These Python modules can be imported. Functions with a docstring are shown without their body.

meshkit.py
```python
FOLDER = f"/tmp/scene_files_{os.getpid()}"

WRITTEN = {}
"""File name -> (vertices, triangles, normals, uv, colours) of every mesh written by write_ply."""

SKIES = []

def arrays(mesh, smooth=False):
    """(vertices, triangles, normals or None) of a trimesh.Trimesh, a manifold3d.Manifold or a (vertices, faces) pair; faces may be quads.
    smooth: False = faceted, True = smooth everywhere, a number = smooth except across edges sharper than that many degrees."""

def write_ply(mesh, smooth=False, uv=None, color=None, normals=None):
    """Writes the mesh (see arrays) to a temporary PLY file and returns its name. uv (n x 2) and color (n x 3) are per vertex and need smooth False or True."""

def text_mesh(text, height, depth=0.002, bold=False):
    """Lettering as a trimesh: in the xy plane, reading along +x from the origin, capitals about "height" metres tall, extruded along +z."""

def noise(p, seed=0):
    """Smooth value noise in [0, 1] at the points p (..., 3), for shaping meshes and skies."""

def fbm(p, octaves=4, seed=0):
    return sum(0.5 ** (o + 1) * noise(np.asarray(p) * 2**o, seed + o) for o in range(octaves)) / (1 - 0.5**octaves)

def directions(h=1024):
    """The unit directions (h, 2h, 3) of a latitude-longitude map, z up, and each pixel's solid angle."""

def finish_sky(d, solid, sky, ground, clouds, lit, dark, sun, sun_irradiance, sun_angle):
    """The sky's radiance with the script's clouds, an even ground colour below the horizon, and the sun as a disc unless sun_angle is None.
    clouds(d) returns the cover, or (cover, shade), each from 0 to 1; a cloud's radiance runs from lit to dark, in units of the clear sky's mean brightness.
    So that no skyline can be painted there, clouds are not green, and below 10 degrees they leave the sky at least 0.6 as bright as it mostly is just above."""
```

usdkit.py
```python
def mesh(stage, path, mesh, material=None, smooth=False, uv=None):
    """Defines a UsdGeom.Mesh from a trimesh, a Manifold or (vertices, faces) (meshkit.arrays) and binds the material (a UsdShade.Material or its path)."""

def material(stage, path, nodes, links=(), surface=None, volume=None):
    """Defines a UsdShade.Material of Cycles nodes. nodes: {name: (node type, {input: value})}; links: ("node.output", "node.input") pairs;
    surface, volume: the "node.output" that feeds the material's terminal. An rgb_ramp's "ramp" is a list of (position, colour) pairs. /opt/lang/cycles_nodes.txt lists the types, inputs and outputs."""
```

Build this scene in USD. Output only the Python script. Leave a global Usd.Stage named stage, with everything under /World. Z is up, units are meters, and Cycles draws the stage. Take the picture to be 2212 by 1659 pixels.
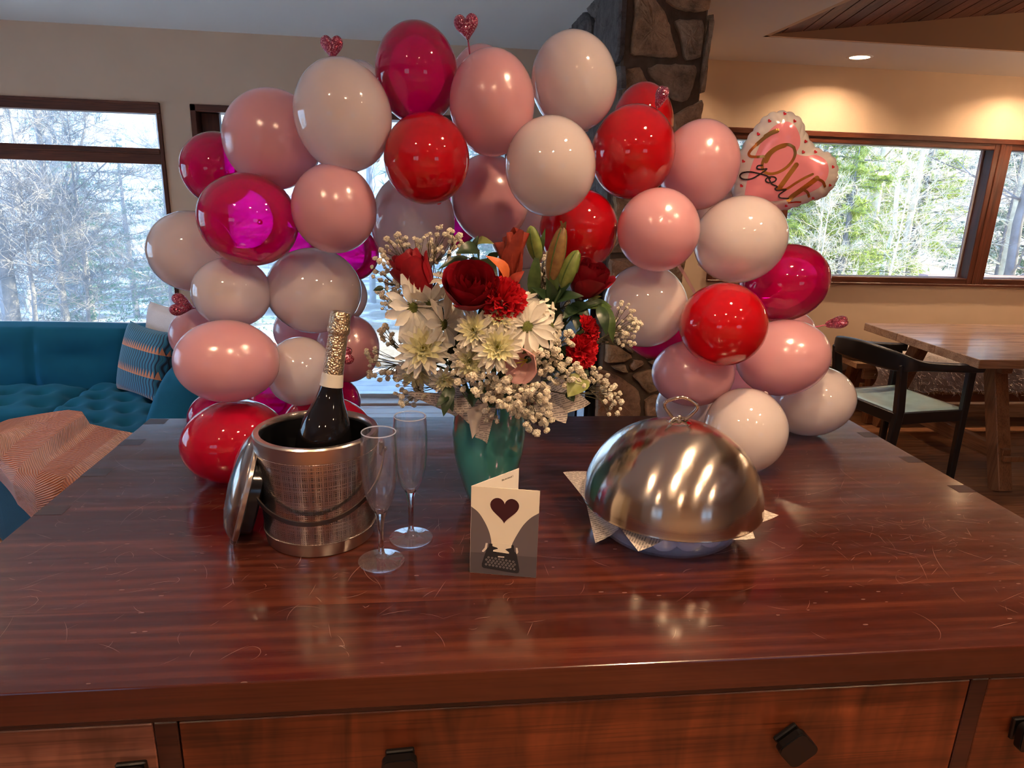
"""Balloon arch, flowers and champagne on a wooden kitchen island, in OpenUSD for Cycles."""
import math, random
import numpy as np, trimesh, usdkit, meshkit
import shapely.geometry as sg
from shapely import affinity
from pxr import Usd, UsdGeom, UsdLux, UsdShade, Gf, Sdf

stage = Usd.Stage.CreateInMemory()
UsdGeom.SetStageUpAxis(stage, "Z")
UsdGeom.SetStageMetersPerUnit(stage, 1.0)
UsdGeom.Xform.Define(stage, "/World")
RNG = np.random.default_rng(7)
random.seed(7)

# ---------------------------------------------------------------- camera, sky, sun, exposure
PW, PH, FPX = 2212, 1659, 1487.2
TOP, CZ = 0.92, 1.57                      # worktop height, eye height
YAW, PITCH, ROLL = [math.radians(a) for a in (6.828, 15.954, 1.888)]
EYE = np.array([0.0, 0.0, CZ])
_f = np.array([math.sin(YAW), math.cos(YAW), 0]); _r = np.array([math.cos(YAW), -math.sin(YAW), 0])
FWD = _f * math.cos(PITCH) + np.array([0, 0, -math.sin(PITCH)])
_u = _f * math.sin(PITCH) + np.array([0, 0, math.cos(PITCH)])
RIGHT = _r * math.cos(ROLL) + _u * math.sin(ROLL)
UP = -_r * math.sin(ROLL) + _u * math.cos(ROLL)

cam = UsdGeom.Camera.Define(stage, "/World/camera")
cam.CreateHorizontalApertureAttr(36.0)
cam.CreateVerticalApertureAttr(36.0 * PH / PW)
cam.CreateFocalLengthAttr(36.0 * FPX / PW)
cam.CreateClippingRangeAttr(Gf.Vec2f(0.05, 2000.0))
cam.AddTransformOp().Set(Gf.Matrix4d(*[float(x) for row in (list(RIGHT) + [0], list(UP) + [0], list(-FWD) + [0], list(EYE) + [1]) for x in row]))
cam.CreateExposureAttr(0.12)

sky = UsdLux.DomeLight.Define(stage, "/World/sky")
sky.CreateIntensityAttr(1.0)
sky.CreateColorAttr(Gf.Vec3f(0.72, 1.15, 1.9))
sun = UsdLux.DistantLight.Define(stage, "/World/sun")
sun.CreateAngleAttr(0.6)
sun.CreateIntensityAttr(6.5)
sun.CreateNormalizeAttr(True)
sun.CreateColorAttr(Gf.Vec3f(1.0, 0.9, 0.62))
# the low sun stands to the right and a little behind the house
_sd = np.array([0.88, -0.15, 0.44]); _sd = _sd / np.linalg.norm(_sd)
_sx = np.cross([0, 0, 1], _sd); _sx /= np.linalg.norm(_sx); _sy = np.cross(_sd, _sx)
sun.AddTransformOp().Set(Gf.Matrix4d(*[float(x) for row in (list(_sx) + [0], list(_sy) + [0], list(_sd) + [0], [0, 0, 0, 1]) for x in row]))
LAMP_STRENGTH = 850.0                     # the recessed ceiling lamps
LAMP_COLOUR = (1.0, 0.67, 0.40)


# ---------------------------------------------------------------- where things stand
def ray(x, y):
    return FWD + RIGHT * ((x - PW / 2) / FPX) - UP * ((y - PH / 2) / FPX)


def on_z(x, y, z):
    d = ray(x, y); return EYE + d * ((z - CZ) / d[2])


def on_y(x, y, Y):
    d = ray(x, y); return EYE + d * (Y / d[1])


def on_x(x, y, X):
    d = ray(x, y); return EYE + d * (X / d[0])


# ---------------------------------------------------------------- scene writing
_names = {}


def numbered(path):
    n = _names.get(path, 0); _names[path] = n + 1
    return path if n == 0 else f"{path}_{n:03d}"


class Thing:
    def __init__(self, path, loc):
        self.path, self.loc = path, np.asarray(loc, float)


def _props(prim, **kw):
    for k, v in kw.items():
        if v is not None:
            prim.SetCustomDataByKey(k, v)


def thing(name, label, cat=None, loc=(0, 0, 0), group=None, kind=None):
    path = numbered("/World/" + name)
    x = UsdGeom.Xform.Define(stage, path)
    x.AddTranslateOp().Set(Gf.Vec3d(*map(float, loc)))
    x.AddRotateZOp().Set(0.0)
    x.AddScaleOp().Set(Gf.Vec3f(1, 1, 1))
    _props(x.GetPrim(), label=label, category=cat, group=group, kind=kind)
    return Thing(path, loc)


def part(parent, name, mesh, mat, smooth=False, label=None, kind=None, uv=None):
    """One mesh prim under a thing or part; the mesh is given in world coordinates."""
    path = numbered(parent.path + "/" + name)
    v, f, n = meshkit.arrays(mesh, smooth)
    p = usdkit.mesh(stage, path, (v - parent.loc, f), mat, False if n is None else False, uv)
    if n is not None:
        p.CreateNormalsAttr([Gf.Vec3f(*map(float, q)) for q in n]) if len(n) < 1 else _normals(p, n)
    _props(p.GetPrim(), label=label, kind=kind)
    return Thing(path, parent.loc)


def _normals(p, n):
    from pxr import Vt
    p.CreateNormalsAttr(Vt.Vec3fArray.FromNumpy(n.astype(np.float32)))
    p.SetNormalsInterpolation("vertex")


def single(name, mesh, mat, label, cat=None, smooth=False, group=None, kind=None):
    """A thing that is one mesh."""
    path = numbered("/World/" + name)
    v, f, n = meshkit.arrays(mesh, smooth)
    p = usdkit.mesh(stage, path, (v, f), mat)
    if n is not None:
        _normals(p, n)
    _props(p.GetPrim(), label=label, category=cat, group=group, kind=kind)
    return Thing(path, (0, 0, 0))


def copy(src, loc, rotz=0.0, scale=1.0, label=None, group=None, cat=None):
    """Another of a thing: its parts come by internal reference."""
    base = src.path.rsplit("_", 1)[0] if src.path[-3:].isdigit() else src.path
    path = numbered(base)
    was = stage.GetPrimAtPath(src.path).GetCustomData()
    x = UsdGeom.Xform.Define(stage, path)
    x.GetPrim().GetReferences().AddInternalReference(src.path)
    x.GetPrim().SetInstanceable(True)
    place(Thing(path, loc), loc, rotz, scale)
    _props(x.GetPrim(), label=label or was.get("label"), category=cat or was.get("category"), group=group or was.get("group"))
    return Thing(path, loc)


def place(t, loc, rotz=0.0, scale=1.0):
    g = stage.GetPrimAtPath(t.path)
    s = (scale,) * 3 if np.ndim(scale) == 0 else scale
    for key, kind, val in (("translate", Sdf.ValueTypeNames.Double3, Gf.Vec3d(*map(float, loc))), ("rotateZ", Sdf.ValueTypeNames.Float, float(math.degrees(rotz))), ("scale", Sdf.ValueTypeNames.Float3, Gf.Vec3f(*map(float, s)))):
        g.CreateAttribute("xformOp:" + key, kind).Set(val)
    g.CreateAttribute("xformOpOrder", Sdf.ValueTypeNames.TokenArray).Set(["xformOp:translate", "xformOp:rotateZ", "xformOp:scale"])


# ---------------------------------------------------------------- shapes
def cat(meshes):
    return trimesh.util.concatenate([m if isinstance(m, trimesh.Trimesh) else trimesh.Trimesh(*m, process=False) for m in meshes])


def box(lo, hi, b=0.0):
    """A box from corner to corner with chamfered edges."""
    lo, hi = np.minimum(lo, hi).astype(float), np.maximum(lo, hi).astype(float)
    if b <= 0:
        m = trimesh.creation.box(hi - lo); m.apply_translation((lo + hi) / 2); return m
    b = min(b, 0.45 * (hi - lo).min())
    pts = []
    for sx in (0, 1):
        for sy in (0, 1):
            for sz in (0, 1):
                c = np.where([sx, sy, sz], hi, lo); d = np.where([sx, sy, sz], -b, b)
                for k in range(3):
                    q = c + d; q[k] = c[k]; pts.append(q)
    return trimesh.convex.convex_hull(np.array(pts))


def beam(a, b, w, h, up=(0, 0, 1), c=0.003, w2=None, h2=None):
    """A bar of section w x h from a to b (w across, h along up), tapering to w2 x h2."""
    a, b, up = np.asarray(a, float), np.asarray(b, float), np.asarray(up, float)
    d = (b - a) / np.linalg.norm(b - a)
    x = np.cross(up, d); x /= np.linalg.norm(x); y = np.cross(d, x)
    pts = []
    for p, ww, hh, s in ((a, w, h, 1), (b, w2 or w, h2 or h, -1)):
        for sx in (-1, 1):
            for sy in (-1, 1):
                pts += [p + x * sx * (ww / 2 - c) + y * sy * (hh / 2 - c), p + d * s * c + x * sx * ww / 2 + y * sy * (hh / 2 - c), p + d * s * c + x * sx * (ww / 2 - c) + y * sy * hh / 2]
    return trimesh.convex.convex_hull(np.array(pts))


def lathe(profile, n=48, centre=(0, 0, 0), closed=False):
    """Turns (radius, height) pairs about the z axis; ends on the axis are joined to a point."""
    pr = np.array(profile, float); k = len(pr)
    a = np.arange(n) * 2 * np.pi / n
    v = np.stack([pr[:, None, 0] * np.cos(a), pr[:, None, 0] * np.sin(a), np.repeat(pr[:, 1:2], n, 1)], -1).reshape(-1, 3)
    i, j = np.meshgrid(np.arange(k - (0 if closed else 1)), np.arange(n), indexing="ij")
    i2, j2 = (i + 1) % k, (j + 1) % n
    q = np.stack([i * n + j, i * n + j2, i2 * n + j2, i2 * n + j], -1).reshape(-1, 4)
    m = trimesh.Trimesh(v, np.vstack([q[:, [0, 1, 2]], q[:, [0, 2, 3]]]), process=False)
    m.merge_vertices(); m.update_faces(m.nondegenerate_faces())
    m.apply_translation(centre)
    return m


def tube(points, radius, n=8, caps=True):
    """A round bar along a polyline."""
    p = np.asarray(points, float); k = len(p)
    r = np.broadcast_to(radius, (k,)).astype(float)
    t = np.gradient(p, axis=0); t /= np.linalg.norm(t, axis=1, keepdims=True) + 1e-12
    u = np.cross(t[0], [0, 0, 1] if abs(t[0][2]) < 0.9 else [1, 0, 0]); u /= np.linalg.norm(u)
    us = []
    for q in t:
        u = u - q * (u @ q); u /= np.linalg.norm(u) + 1e-12; us.append(u)
    us = np.array(us); w = np.cross(t, us); a = np.arange(n) * 2 * np.pi / n
    v = p[:, None] + r[:, None, None] * (np.cos(a)[None, :, None] * us[:, None] + np.sin(a)[None, :, None] * w[:, None])
    i, j = np.meshgrid(np.arange(k - 1), np.arange(n), indexing="ij"); j2 = (j + 1) % n
    q = np.stack([i * n + j, i * n + j2, (i + 1) * n + j2, (i + 1) * n + j], -1).reshape(-1, 4)
    f = np.vstack([q[:, [0, 1, 2]], q[:, [0, 2, 3]]]); v = v.reshape(-1, 3)
    if caps:
        v = np.vstack([v, p[0], p[-1]]); j = np.arange(n)
        f = np.vstack([f, np.stack([j * 0 + k * n, (j + 1) % n, j], 1), np.stack([j * 0 + k * n + 1, (k - 1) * n + j, (k - 1) * n + (j + 1) % n], 1)])
    return trimesh.Trimesh(v, f, process=False)


def grid(fn, nu, nv, wrap=False):
    """A surface patch fn(u, v) -> point for u, v in [0, 1]; also returns its uv."""
    U, V = np.meshgrid(np.linspace(0, 1, nu + 1), np.linspace(0, 1, nv + 1), indexing="ij")
    P = np.asarray(fn(U, V)); P = np.moveaxis(P, 0, -1) if P.shape[0] == 3 and P.ndim == 3 else P
    i, j = np.meshgrid(np.arange(nu), np.arange(nv), indexing="ij"); m = nv + 1
    q = np.stack([i * m + j, (i + 1) * m + j, (i + 1) * m + j + 1, i * m + j + 1], -1).reshape(-1, 4)
    return trimesh.Trimesh(P.reshape(-1, 3), np.vstack([q[:, [0, 1, 2]], q[:, [0, 2, 3]]]), process=False), np.stack([U.ravel(), V.ravel()], 1)


def smooth_path(pts, n=24, closed=False):
    """A Catmull-Rom curve through the points."""
    p = np.asarray(pts, float)
    q = np.vstack([p[-1:], p, p[:2]]) if closed else np.vstack([2 * p[0] - p[1], p, 2 * p[-1] - p[-2]])
    out = []
    segs = len(p) if closed else len(p) - 1
    for t in np.linspace(0, segs, n, endpoint=not closed):
        i = min(int(t), segs - 1); s = t - i; a, b, c, d = q[i:i + 4]
        out.append(0.5 * (2 * b + (c - a) * s + (2 * a - 5 * b + 4 * c - d) * s * s + (3 * b - a - 3 * c + d) * s ** 3))
    return np.array(out)


def frame_of(z, hint=(0, 0, 1)):
    """Rotation whose third column is z."""
    z = np.asarray(z, float) / np.linalg.norm(z); hint = np.asarray(hint, float)
    if abs(z @ hint) > 0.97 * np.linalg.norm(hint):
        hint = np.array([1.0, 0, 0]) if abs(z[0]) < 0.8 else np.array([0, 1.0, 0])
    x = np.cross(hint, z); x /= np.linalg.norm(x)
    return np.stack([x, np.cross(z, x), z], 1)


def moved(m, R=None, t=(0, 0, 0), s=1.0):
    v = np.asarray(m.vertices) * s
    if R is not None:
        v = v @ np.asarray(R).T
    return trimesh.Trimesh(v + np.asarray(t), m.faces, process=False)


def extrude(poly, depth, R=None, t=(0, 0, 0)):
    """A shapely polygon (or several) extruded along +z, then turned and moved."""
    ms = [trimesh.creation.extrude_polygon(g, depth, engine="earcut") for g in getattr(poly, "geoms", [poly]) if g.area > 1e-12]
    return moved(cat(ms), R, t)


def rock(outline, R, t, depth, rough, seed, inset=0.006):
    """A stone with an uneven chamfered face: outline in a plane, R and t put the plane in the world (z outward)."""
    g = sg.Polygon(outline).buffer(0)
    if g.geom_type != "Polygon":
        g = max(g.geoms, key=lambda q: q.area)
    L = g.exterior.length; n = int(np.clip(L / 0.02, 12, 40)); rng = np.random.default_rng(seed)
    o = np.array([g.exterior.interpolate(L * k / n).coords[0] for k in range(n)])
    c = o.mean(0); size = np.linalg.norm(o - c, axis=1).mean()
    o = o + rng.normal(0, rough * 0.25, o.shape)
    rings = [np.c_[o, np.zeros(n)], np.c_[o, np.full(n, depth * 0.6)]]
    for k, h in ((1 - inset / size * 1.2, 0.93), (1 - inset / size * 3, 1.0), (0.62, 1.0), (0.3, 1.0)):
        rings.append(np.c_[c + (o - c) * k, depth * h + rng.normal(0, rough * 0.35, n)])
    v = np.vstack(rings + [[[*c, depth]]]); f = []
    for k in range(len(rings) - 1):
        for j in range(n):
            a, b = k * n + j, k * n + (j + 1) % n
            f += [[a, b, b + n], [a, b + n, a + n]]
    top = (len(rings) - 1) * n
    f += [[top + j, top + (j + 1) % n, len(v) - 1] for j in range(n)]
    m = trimesh.Trimesh(v, f, process=False)
    if g.exterior.is_ccw is False:
        m.faces = m.faces[:, ::-1]
    return moved(m, R, t)
# ---------------------------------------------------------------- the sky's own colour: pale near the skyline, blue higher up
_dm = usdkit.material(stage, "/World/Looks/sky_glow", {
    "t": ("texture_coordinate", {}), "s": ("separate_xyz", {}),
    "n": ("noise_texture", {"scale": 2.2, "detail": 4.0}), "nr": ("rgb_ramp", {"ramp": [(0.42, (0, 0, 0)), (0.68, (1, 1, 1))]}),
    "r": ("rgb_ramp", {"ramp": [(0.0, (0.85, 1.08, 1.35)), (0.12, (0.52, 0.92, 1.5)), (0.45, (0.27, 0.66, 1.4)), (1.0, (0.20, 0.52, 1.3))]}),
    "m": ("mix", {"color2": (1.1, 1.2, 1.35)}), "mf": ("math", {"math_type": "multiply", "value2": 0.4}),
    "b": ("background_shader", {"strength": 1.0})},
    [("t.generated", "s.vector"), ("s.z", "r.fac"), ("t.generated", "n.vector"), ("n.fac", "nr.fac"), ("nr.color", "mf.value1"), ("mf.value", "m.fac"), ("r.color", "m.color1"), ("m.color", "b.color")],
    surface="b.background")
UsdShade.MaterialBindingAPI.Apply(sky.GetPrim()).Bind(_dm)
SKY_STRENGTH = 13.0
sky.GetColorAttr().Set(Gf.Vec3f(SKY_STRENGTH, SKY_STRENGTH, SKY_STRENGTH))

# ---------------------------------------------------------------- materials
def mat(name, nodes, links, surface):
    return usdkit.material(stage, "/World/Looks/" + name, nodes, links, surface=surface)


def plain(name, col, rough=0.5, bump=0.0, bscale=200.0, var=0.0, vscale=8.0, **kw):
    """One colour, with a little mottling and fine relief."""
    n = {"p": ("principled_bsdf", {"base_color": col, "roughness": rough, **kw})}; l = []
    if var or bump:
        n["g"] = ("texture_coordinate", {})
    if var:
        n["v"] = ("noise_texture", {"scale": vscale, "detail": 4.0})
        n["vr"] = ("rgb_ramp", {"ramp": [(0.3, tuple(c * (1 - var) for c in col)), (0.7, tuple(min(1, c * (1 + var)) for c in col))]})
        l += [("g.object", "v.vector"), ("v.fac", "vr.fac"), ("vr.color", "p.base_color")]
    if bump:
        n["b"] = ("noise_texture", {"scale": bscale, "detail": 3.0}); n["bb"] = ("bump", {"strength": bump, "distance": 0.002})
        l += [("g.object", "b.vector"), ("b.fac", "bb.height"), ("bb.normal", "p.normal")]
    return mat(name, n, l, "p.BSDF")


def wood(name, dark, mid, light, along="x", scale=1.0, rough=0.3, coat=0.0, bump=0.08, figure=0.0):
    """Wood: grain drawn out along one axis, broad figure and pores."""
    s = {"x": (1.2, 14, 14), "y": (14, 1.2, 14), "z": (14, 14, 1.2)}[along]
    s2 = {"x": (6, 260, 260), "y": (260, 6, 260), "z": (260, 260, 6)}[along]
    n = {"t": ("texture_coordinate", {}), "o": ("object_info", {}), "om": ("vector_math", {"math_type": "multiply_add", "vector2": (1, 1, 1)}), "oc": ("combine_xyz", {}),
         "os": ("math", {"math_type": "multiply", "value2": 9.0}),
         "m": ("mapping", {"scale": tuple(q * scale for q in s)}), "m2": ("mapping", {"scale": tuple(q * scale for q in s2)}),
         "n1": ("noise_texture", {"scale": 1.0, "detail": 6.0, "roughness": 0.62, "distortion": 1.2}), "n2": ("noise_texture", {"scale": 1.0, "detail": 2.0}),
         "r": ("rgb_ramp", {"ramp": [(0.28, dark), (0.5, mid), (0.74, light)]}),
         "mx": ("mix", {"mix_type": "multiply", "fac": 0.55}), "pr": ("rgb_ramp", {"ramp": [(0.36, (0.35, 0.3, 0.3)), (0.5, (1, 1, 1))]}),
         "b": ("bump", {"strength": bump, "distance": 0.001}),
         "p": ("principled_bsdf", {"roughness": rough, "coat_weight": coat, "coat_roughness": 0.08})}
    l = [("o.random", "os.value1"), ("os.value", "oc.x"), ("os.value", "oc.y"), ("t.object", "om.vector1"), ("oc.vector", "om.vector3"), ("om.vector", "m.vector"), ("om.vector", "m2.vector"), ("m.vector", "n1.vector"), ("m2.vector", "n2.vector"),
         ("n1.fac", "r.fac"), ("r.color", "mx.color1"), ("n2.fac", "pr.fac"), ("pr.color", "mx.color2"), ("mx.color", "p.base_color"), ("n2.fac", "b.height"), ("b.normal", "p.normal")]
    if figure:   # the cross-lying shimmer of figured veneer
        f = {"x": (7, 1.6, 1.6), "y": (1.6, 7, 1.6), "z": (1.6, 1.6, 7)}[along]
        n["mf"] = ("mapping", {"scale": f}); n["nf"] = ("noise_texture", {"scale": 1.6, "detail": 3.0, "distortion": 1.5})
        n["rf"] = ("rgb_ramp", {"ramp": [(0.35, (1 - figure,) * 3), (0.65, (1 + figure,) * 3)]}); n["mm"] = ("mix", {"mix_type": "multiply", "fac": 1.0})
        l = [q for q in l if q[1] != "p.base_color"] + [("om.vector", "mf.vector"), ("mf.vector", "nf.vector"), ("nf.fac", "rf.fac"), ("mx.color", "mm.color1"), ("rf.color", "mm.color2"), ("mm.color", "p.base_color")]
    return mat(name, n, l, "p.BSDF")


def worktop_wood(name):
    """Glossy red-brown hardwood with scratches, specks and worn varnish."""
    n = {"t": ("texture_coordinate", {}), "o": ("object_info", {}), "os": ("math", {"math_type": "multiply", "value2": 6.0}), "oc": ("combine_xyz", {}), "om": ("vector_math", {"math_type": "add"}),
         "m": ("mapping", {"scale": (0.5, 9, 9)}), "n1": ("noise_texture", {"scale": 1.0, "detail": 8.0, "roughness": 0.60, "distortion": 1.4}),
         "w": ("wave_texture", {"wave_type": "bands", "bands_direction": "y", "scale": 5.0, "distortion": 9.0, "detail": 2.0, "detail_scale": 0.35, "detail_roughness": 0.4}), "mw": ("mapping", {"scale": (0.9, 2.4, 1)}),
         "m2": ("mapping", {"scale": (2.2, 210, 210)}), "n2": ("noise_texture", {"scale": 1.0, "detail": 2.0}),
         "mixn": ("mix_float", {"fac": 0.13}),
         "r": ("rgb_ramp", {"ramp": [(0.18, (0.016, 0.0030, 0.0022)), (0.5, (0.045, 0.0085, 0.0048)), (0.84, (0.110, 0.027, 0.0125))]}),
         "pr": ("rgb_ramp", {"ramp": [(0.30, (0.5, 0.45, 0.45)), (0.55, (1, 1, 1))]}), "mx": ("mix", {"mix_type": "multiply", "fac": 0.4})}
    l = [("o.random", "os.value1"), ("os.value", "oc.x"), ("os.value", "oc.y"), ("t.object", "om.vector1"), ("oc.vector", "om.vector2"), ("om.vector", "m.vector"), ("om.vector", "mw.vector"), ("om.vector", "m2.vector"),
         ("m.vector", "n1.vector"), ("mw.vector", "w.vector"), ("m2.vector", "n2.vector"), ("n1.fac", "mixn.a"), ("w.fac", "mixn.b"), ("mixn.result", "r.fac"), ("n2.fac", "pr.fac"), ("r.color", "mx.color1"), ("pr.color", "mx.color2")]
    prev = "mx.color"
    masks = []
    n["vo"] = ("voronoi_texture", {"scale": 34.0, "randomness": 1.0}); n["vm"] = ("mapping", {"scale": (0.55, 1.6, 1)}); n["vl"] = ("math", {"math_type": "less_than", "value2": 0.085})
    n["vk"] = ("noise_texture", {"scale": 3.0, "detail": 3.0}); n["vg"] = ("math", {"math_type": "greater_than", "value2": 0.50}); n["vx"] = ("math", {"math_type": "multiply"})
    l += [("t.object", "vm.vector"), ("vm.vector", "vo.vector"), ("vo.distance", "vl.value1"), ("t.object", "vk.vector"), ("vk.fac", "vg.value1"), ("vl.value", "vx.value1"), ("vg.value", "vx.value2")]
    masks.append("vx.value")
    acc = masks[0]
    for k, q in enumerate(masks[1:]):
        n[f"mxm{k}"] = ("math", {"math_type": "maximum"}); l += [(acc, f"mxm{k}.value1"), (q, f"mxm{k}.value2")]; acc = f"mxm{k}.value"
    n["gn"] = ("geometry", {}); n["gs"] = ("separate_xyz", {}); n["gt"] = ("math", {"math_type": "greater_than", "value2": 0.7}); n["gm"] = ("math", {"math_type": "multiply"})
    l += [("gn.true_normal", "gs.vector"), ("gs.z", "gt.value1"), (acc, "gm.value1"), ("gt.value", "gm.value2")]; acc = "gm.value"
    n["ms"] = ("math", {"math_type": "multiply", "value2": 0.30}); n["mxs"] = ("mix", {"color2": (0.30, 0.20, 0.17)})
    l += [(acc, "ms.value1"), ("ms.value", "mxs.fac"), (prev, "mxs.color1")]
    # varnish: mostly smooth, hazy in patches
    n["rn"] = ("noise_texture", {"scale": 4.0, "detail": 5.0, "roughness": 0.6}); n["rr"] = ("map_range", {"from_min": 0.3, "from_max": 0.75, "to_min": 0.11, "to_max": 0.30})
    n["rm"] = ("mapping", {"scale": (0.5, 2.0, 1)})
    n["b"] = ("bump", {"strength": 0.05, "distance": 0.001}); n["b2"] = ("noise_texture", {"scale": 9.0, "detail": 3.0}); n["bb"] = ("bump", {"strength": 0.06, "distance": 0.01})
    n["p"] = ("principled_bsdf", {"specular_ior_level": 0.5, "coat_weight": 0.35, "coat_roughness": 0.1})
    l += [("mxs.color", "p.base_color"), ("t.object", "rm.vector"), ("rm.vector", "rn.vector"), ("rn.fac", "rr.value"), ("rr.result", "p.roughness"), ("n2.fac", "b.height"), ("t.object", "b2.vector"), ("b2.fac", "bb.height"), ("bb.normal", "b.normal"), ("b.normal", "p.normal")]
    return mat(name, n, l, "p.BSDF")


def latex(name, col, trans, through, rough, clear, glow=0.5, spec=1.0):
    """Balloon rubber: shiny skin over colour that lets light through, and a little see-through."""
    return mat(name, {"p": ("principled_bsdf", {"base_color": col, "roughness": rough, "specular_ior_level": spec}), "t": ("translucent_bsdf", {"color": trans}), "c": ("transparent_bsdf", {"color": through}),
                      "a": ("mix_closure", {"fac": glow}), "b": ("mix_closure", {"fac": clear}), "g": ("glossy_bsdf", {"roughness": rough}), "f": ("fresnel", {"IOR": 1.45}), "z": ("mix_closure", {})},
               [("p.BSDF", "a.closure1"), ("t.BSDF", "a.closure2"), ("a.closure", "b.closure1"), ("c.BSDF", "b.closure2"), ("f.fac", "z.fac"), ("b.closure", "z.closure1"), ("g.BSDF", "z.closure2")], "z.closure")


LATEX = {"white": latex("latex_white", (0.88, 0.765, 0.745), (0.94, 0.79, 0.78), (1, 0.95, 0.95), 0.07, 0.10, 0.32),
         "pink": latex("latex_pink", (0.90, 0.46, 0.49), (0.97, 0.48, 0.57), (1, 0.7, 0.75), 0.22, 0.06, 0.32),
         "red": latex("latex_red", (0.68, 0.004, 0.012), (0.90, 0.005, 0.03), (0.95, 0.03, 0.12), 0.05, 0.22, 0.35),
         "crimson": latex("latex_crimson", (0.74, 0.0, 0.075), (0.98, 0.0, 0.19), (0.90, 0.02, 0.62), 0.05, 0.48, 0.38),
         "cerise": latex("latex_cerise", (0.70, 0.003, 0.035), (0.92, 0.004, 0.08), (0.95, 0.03, 0.25), 0.05, 0.22, 0.36)}
LATEX["magenta"] = LATEX["crimson"]


def clear_glass(name, tint=(1, 1, 1)):
    return mat(name, {"p": ("principled_bsdf", {"base_color": tint, "roughness": 0.0, "ior": 1.5, "transmission_weight": 1.0})}, [], "p.BSDF")


PANE = mat("window_glass", {"t": ("transparent_bsdf", {"color": (0.97, 0.99, 1.0)}), "g": ("glossy_bsdf", {"roughness": 0.0}), "f": ("fresnel", {"IOR": 1.45}), "m": ("mix_closure", {})},
           [("f.fac", "m.fac"), ("t.BSDF", "m.closure1"), ("g.BSDF", "m.closure2")], "m.closure")
GLASS = clear_glass("drinking_glass")
def thin_glass(name, tint, haze, hcol):
    return mat(name, {"t": ("transparent_bsdf", {"color": tint}), "g": ("glossy_bsdf", {"roughness": 0.0, "color": (1, 1, 1)}), "lw": ("layer_weight", {"blend": 0.5}), "pw": ("math", {"math_type": "power", "value2": 3.0}), "f": ("math", {"math_type": "multiply_add", "value2": 0.9, "value3": 0.05}), "m": ("mix_closure", {}), "d": ("translucent_bsdf", {"color": hcol}), "e": ("diffuse_bsdf", {"color": hcol}), "de": ("mix_closure", {"fac": 0.5}), "h": ("mix_closure", {"fac": haze})},
               [("t.BSDF", "h.closure1"), ("d.BSDF", "de.closure1"), ("e.BSDF", "de.closure2"), ("de.closure", "h.closure2"), ("lw.facing", "pw.value1"), ("pw.value", "f.value1"), ("f.value", "m.fac"), ("h.closure", "m.closure1"), ("g.BSDF", "m.closure2")], "m.closure")
THIN = thin_glass("thin_glass", (0.985, 0.985, 0.985), 0.012, (0.8, 0.8, 0.85)); RIMG = thin_glass("rim_glint_glass", (0.97, 0.97, 0.98), 0.35, (0.85, 0.85, 0.88)); FOOTG = thin_glass("foot_glass", (0.96, 0.96, 0.97), 0.03, (0.8, 0.8, 0.84))  # pale colour mixed into rim and foot stands for their glints
WALL = plain("wall_paint", (0.74, 0.57, 0.42), 0.85, 0.15, 160, 0.03, 3)
CEIL = plain("ceiling_paint", (0.60, 0.55, 0.51), 0.9, 0.3, 220)
TRIM = wood("window_wood", (0.035, 0.009, 0.006), (0.10, 0.027, 0.014), (0.17, 0.05, 0.026), "x", 1.0, 0.38)
TRIM_Z = wood("window_wood_upright", (0.035, 0.009, 0.006), (0.10, 0.027, 0.014), (0.17, 0.05, 0.026), "z", 1.0, 0.38)
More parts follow.
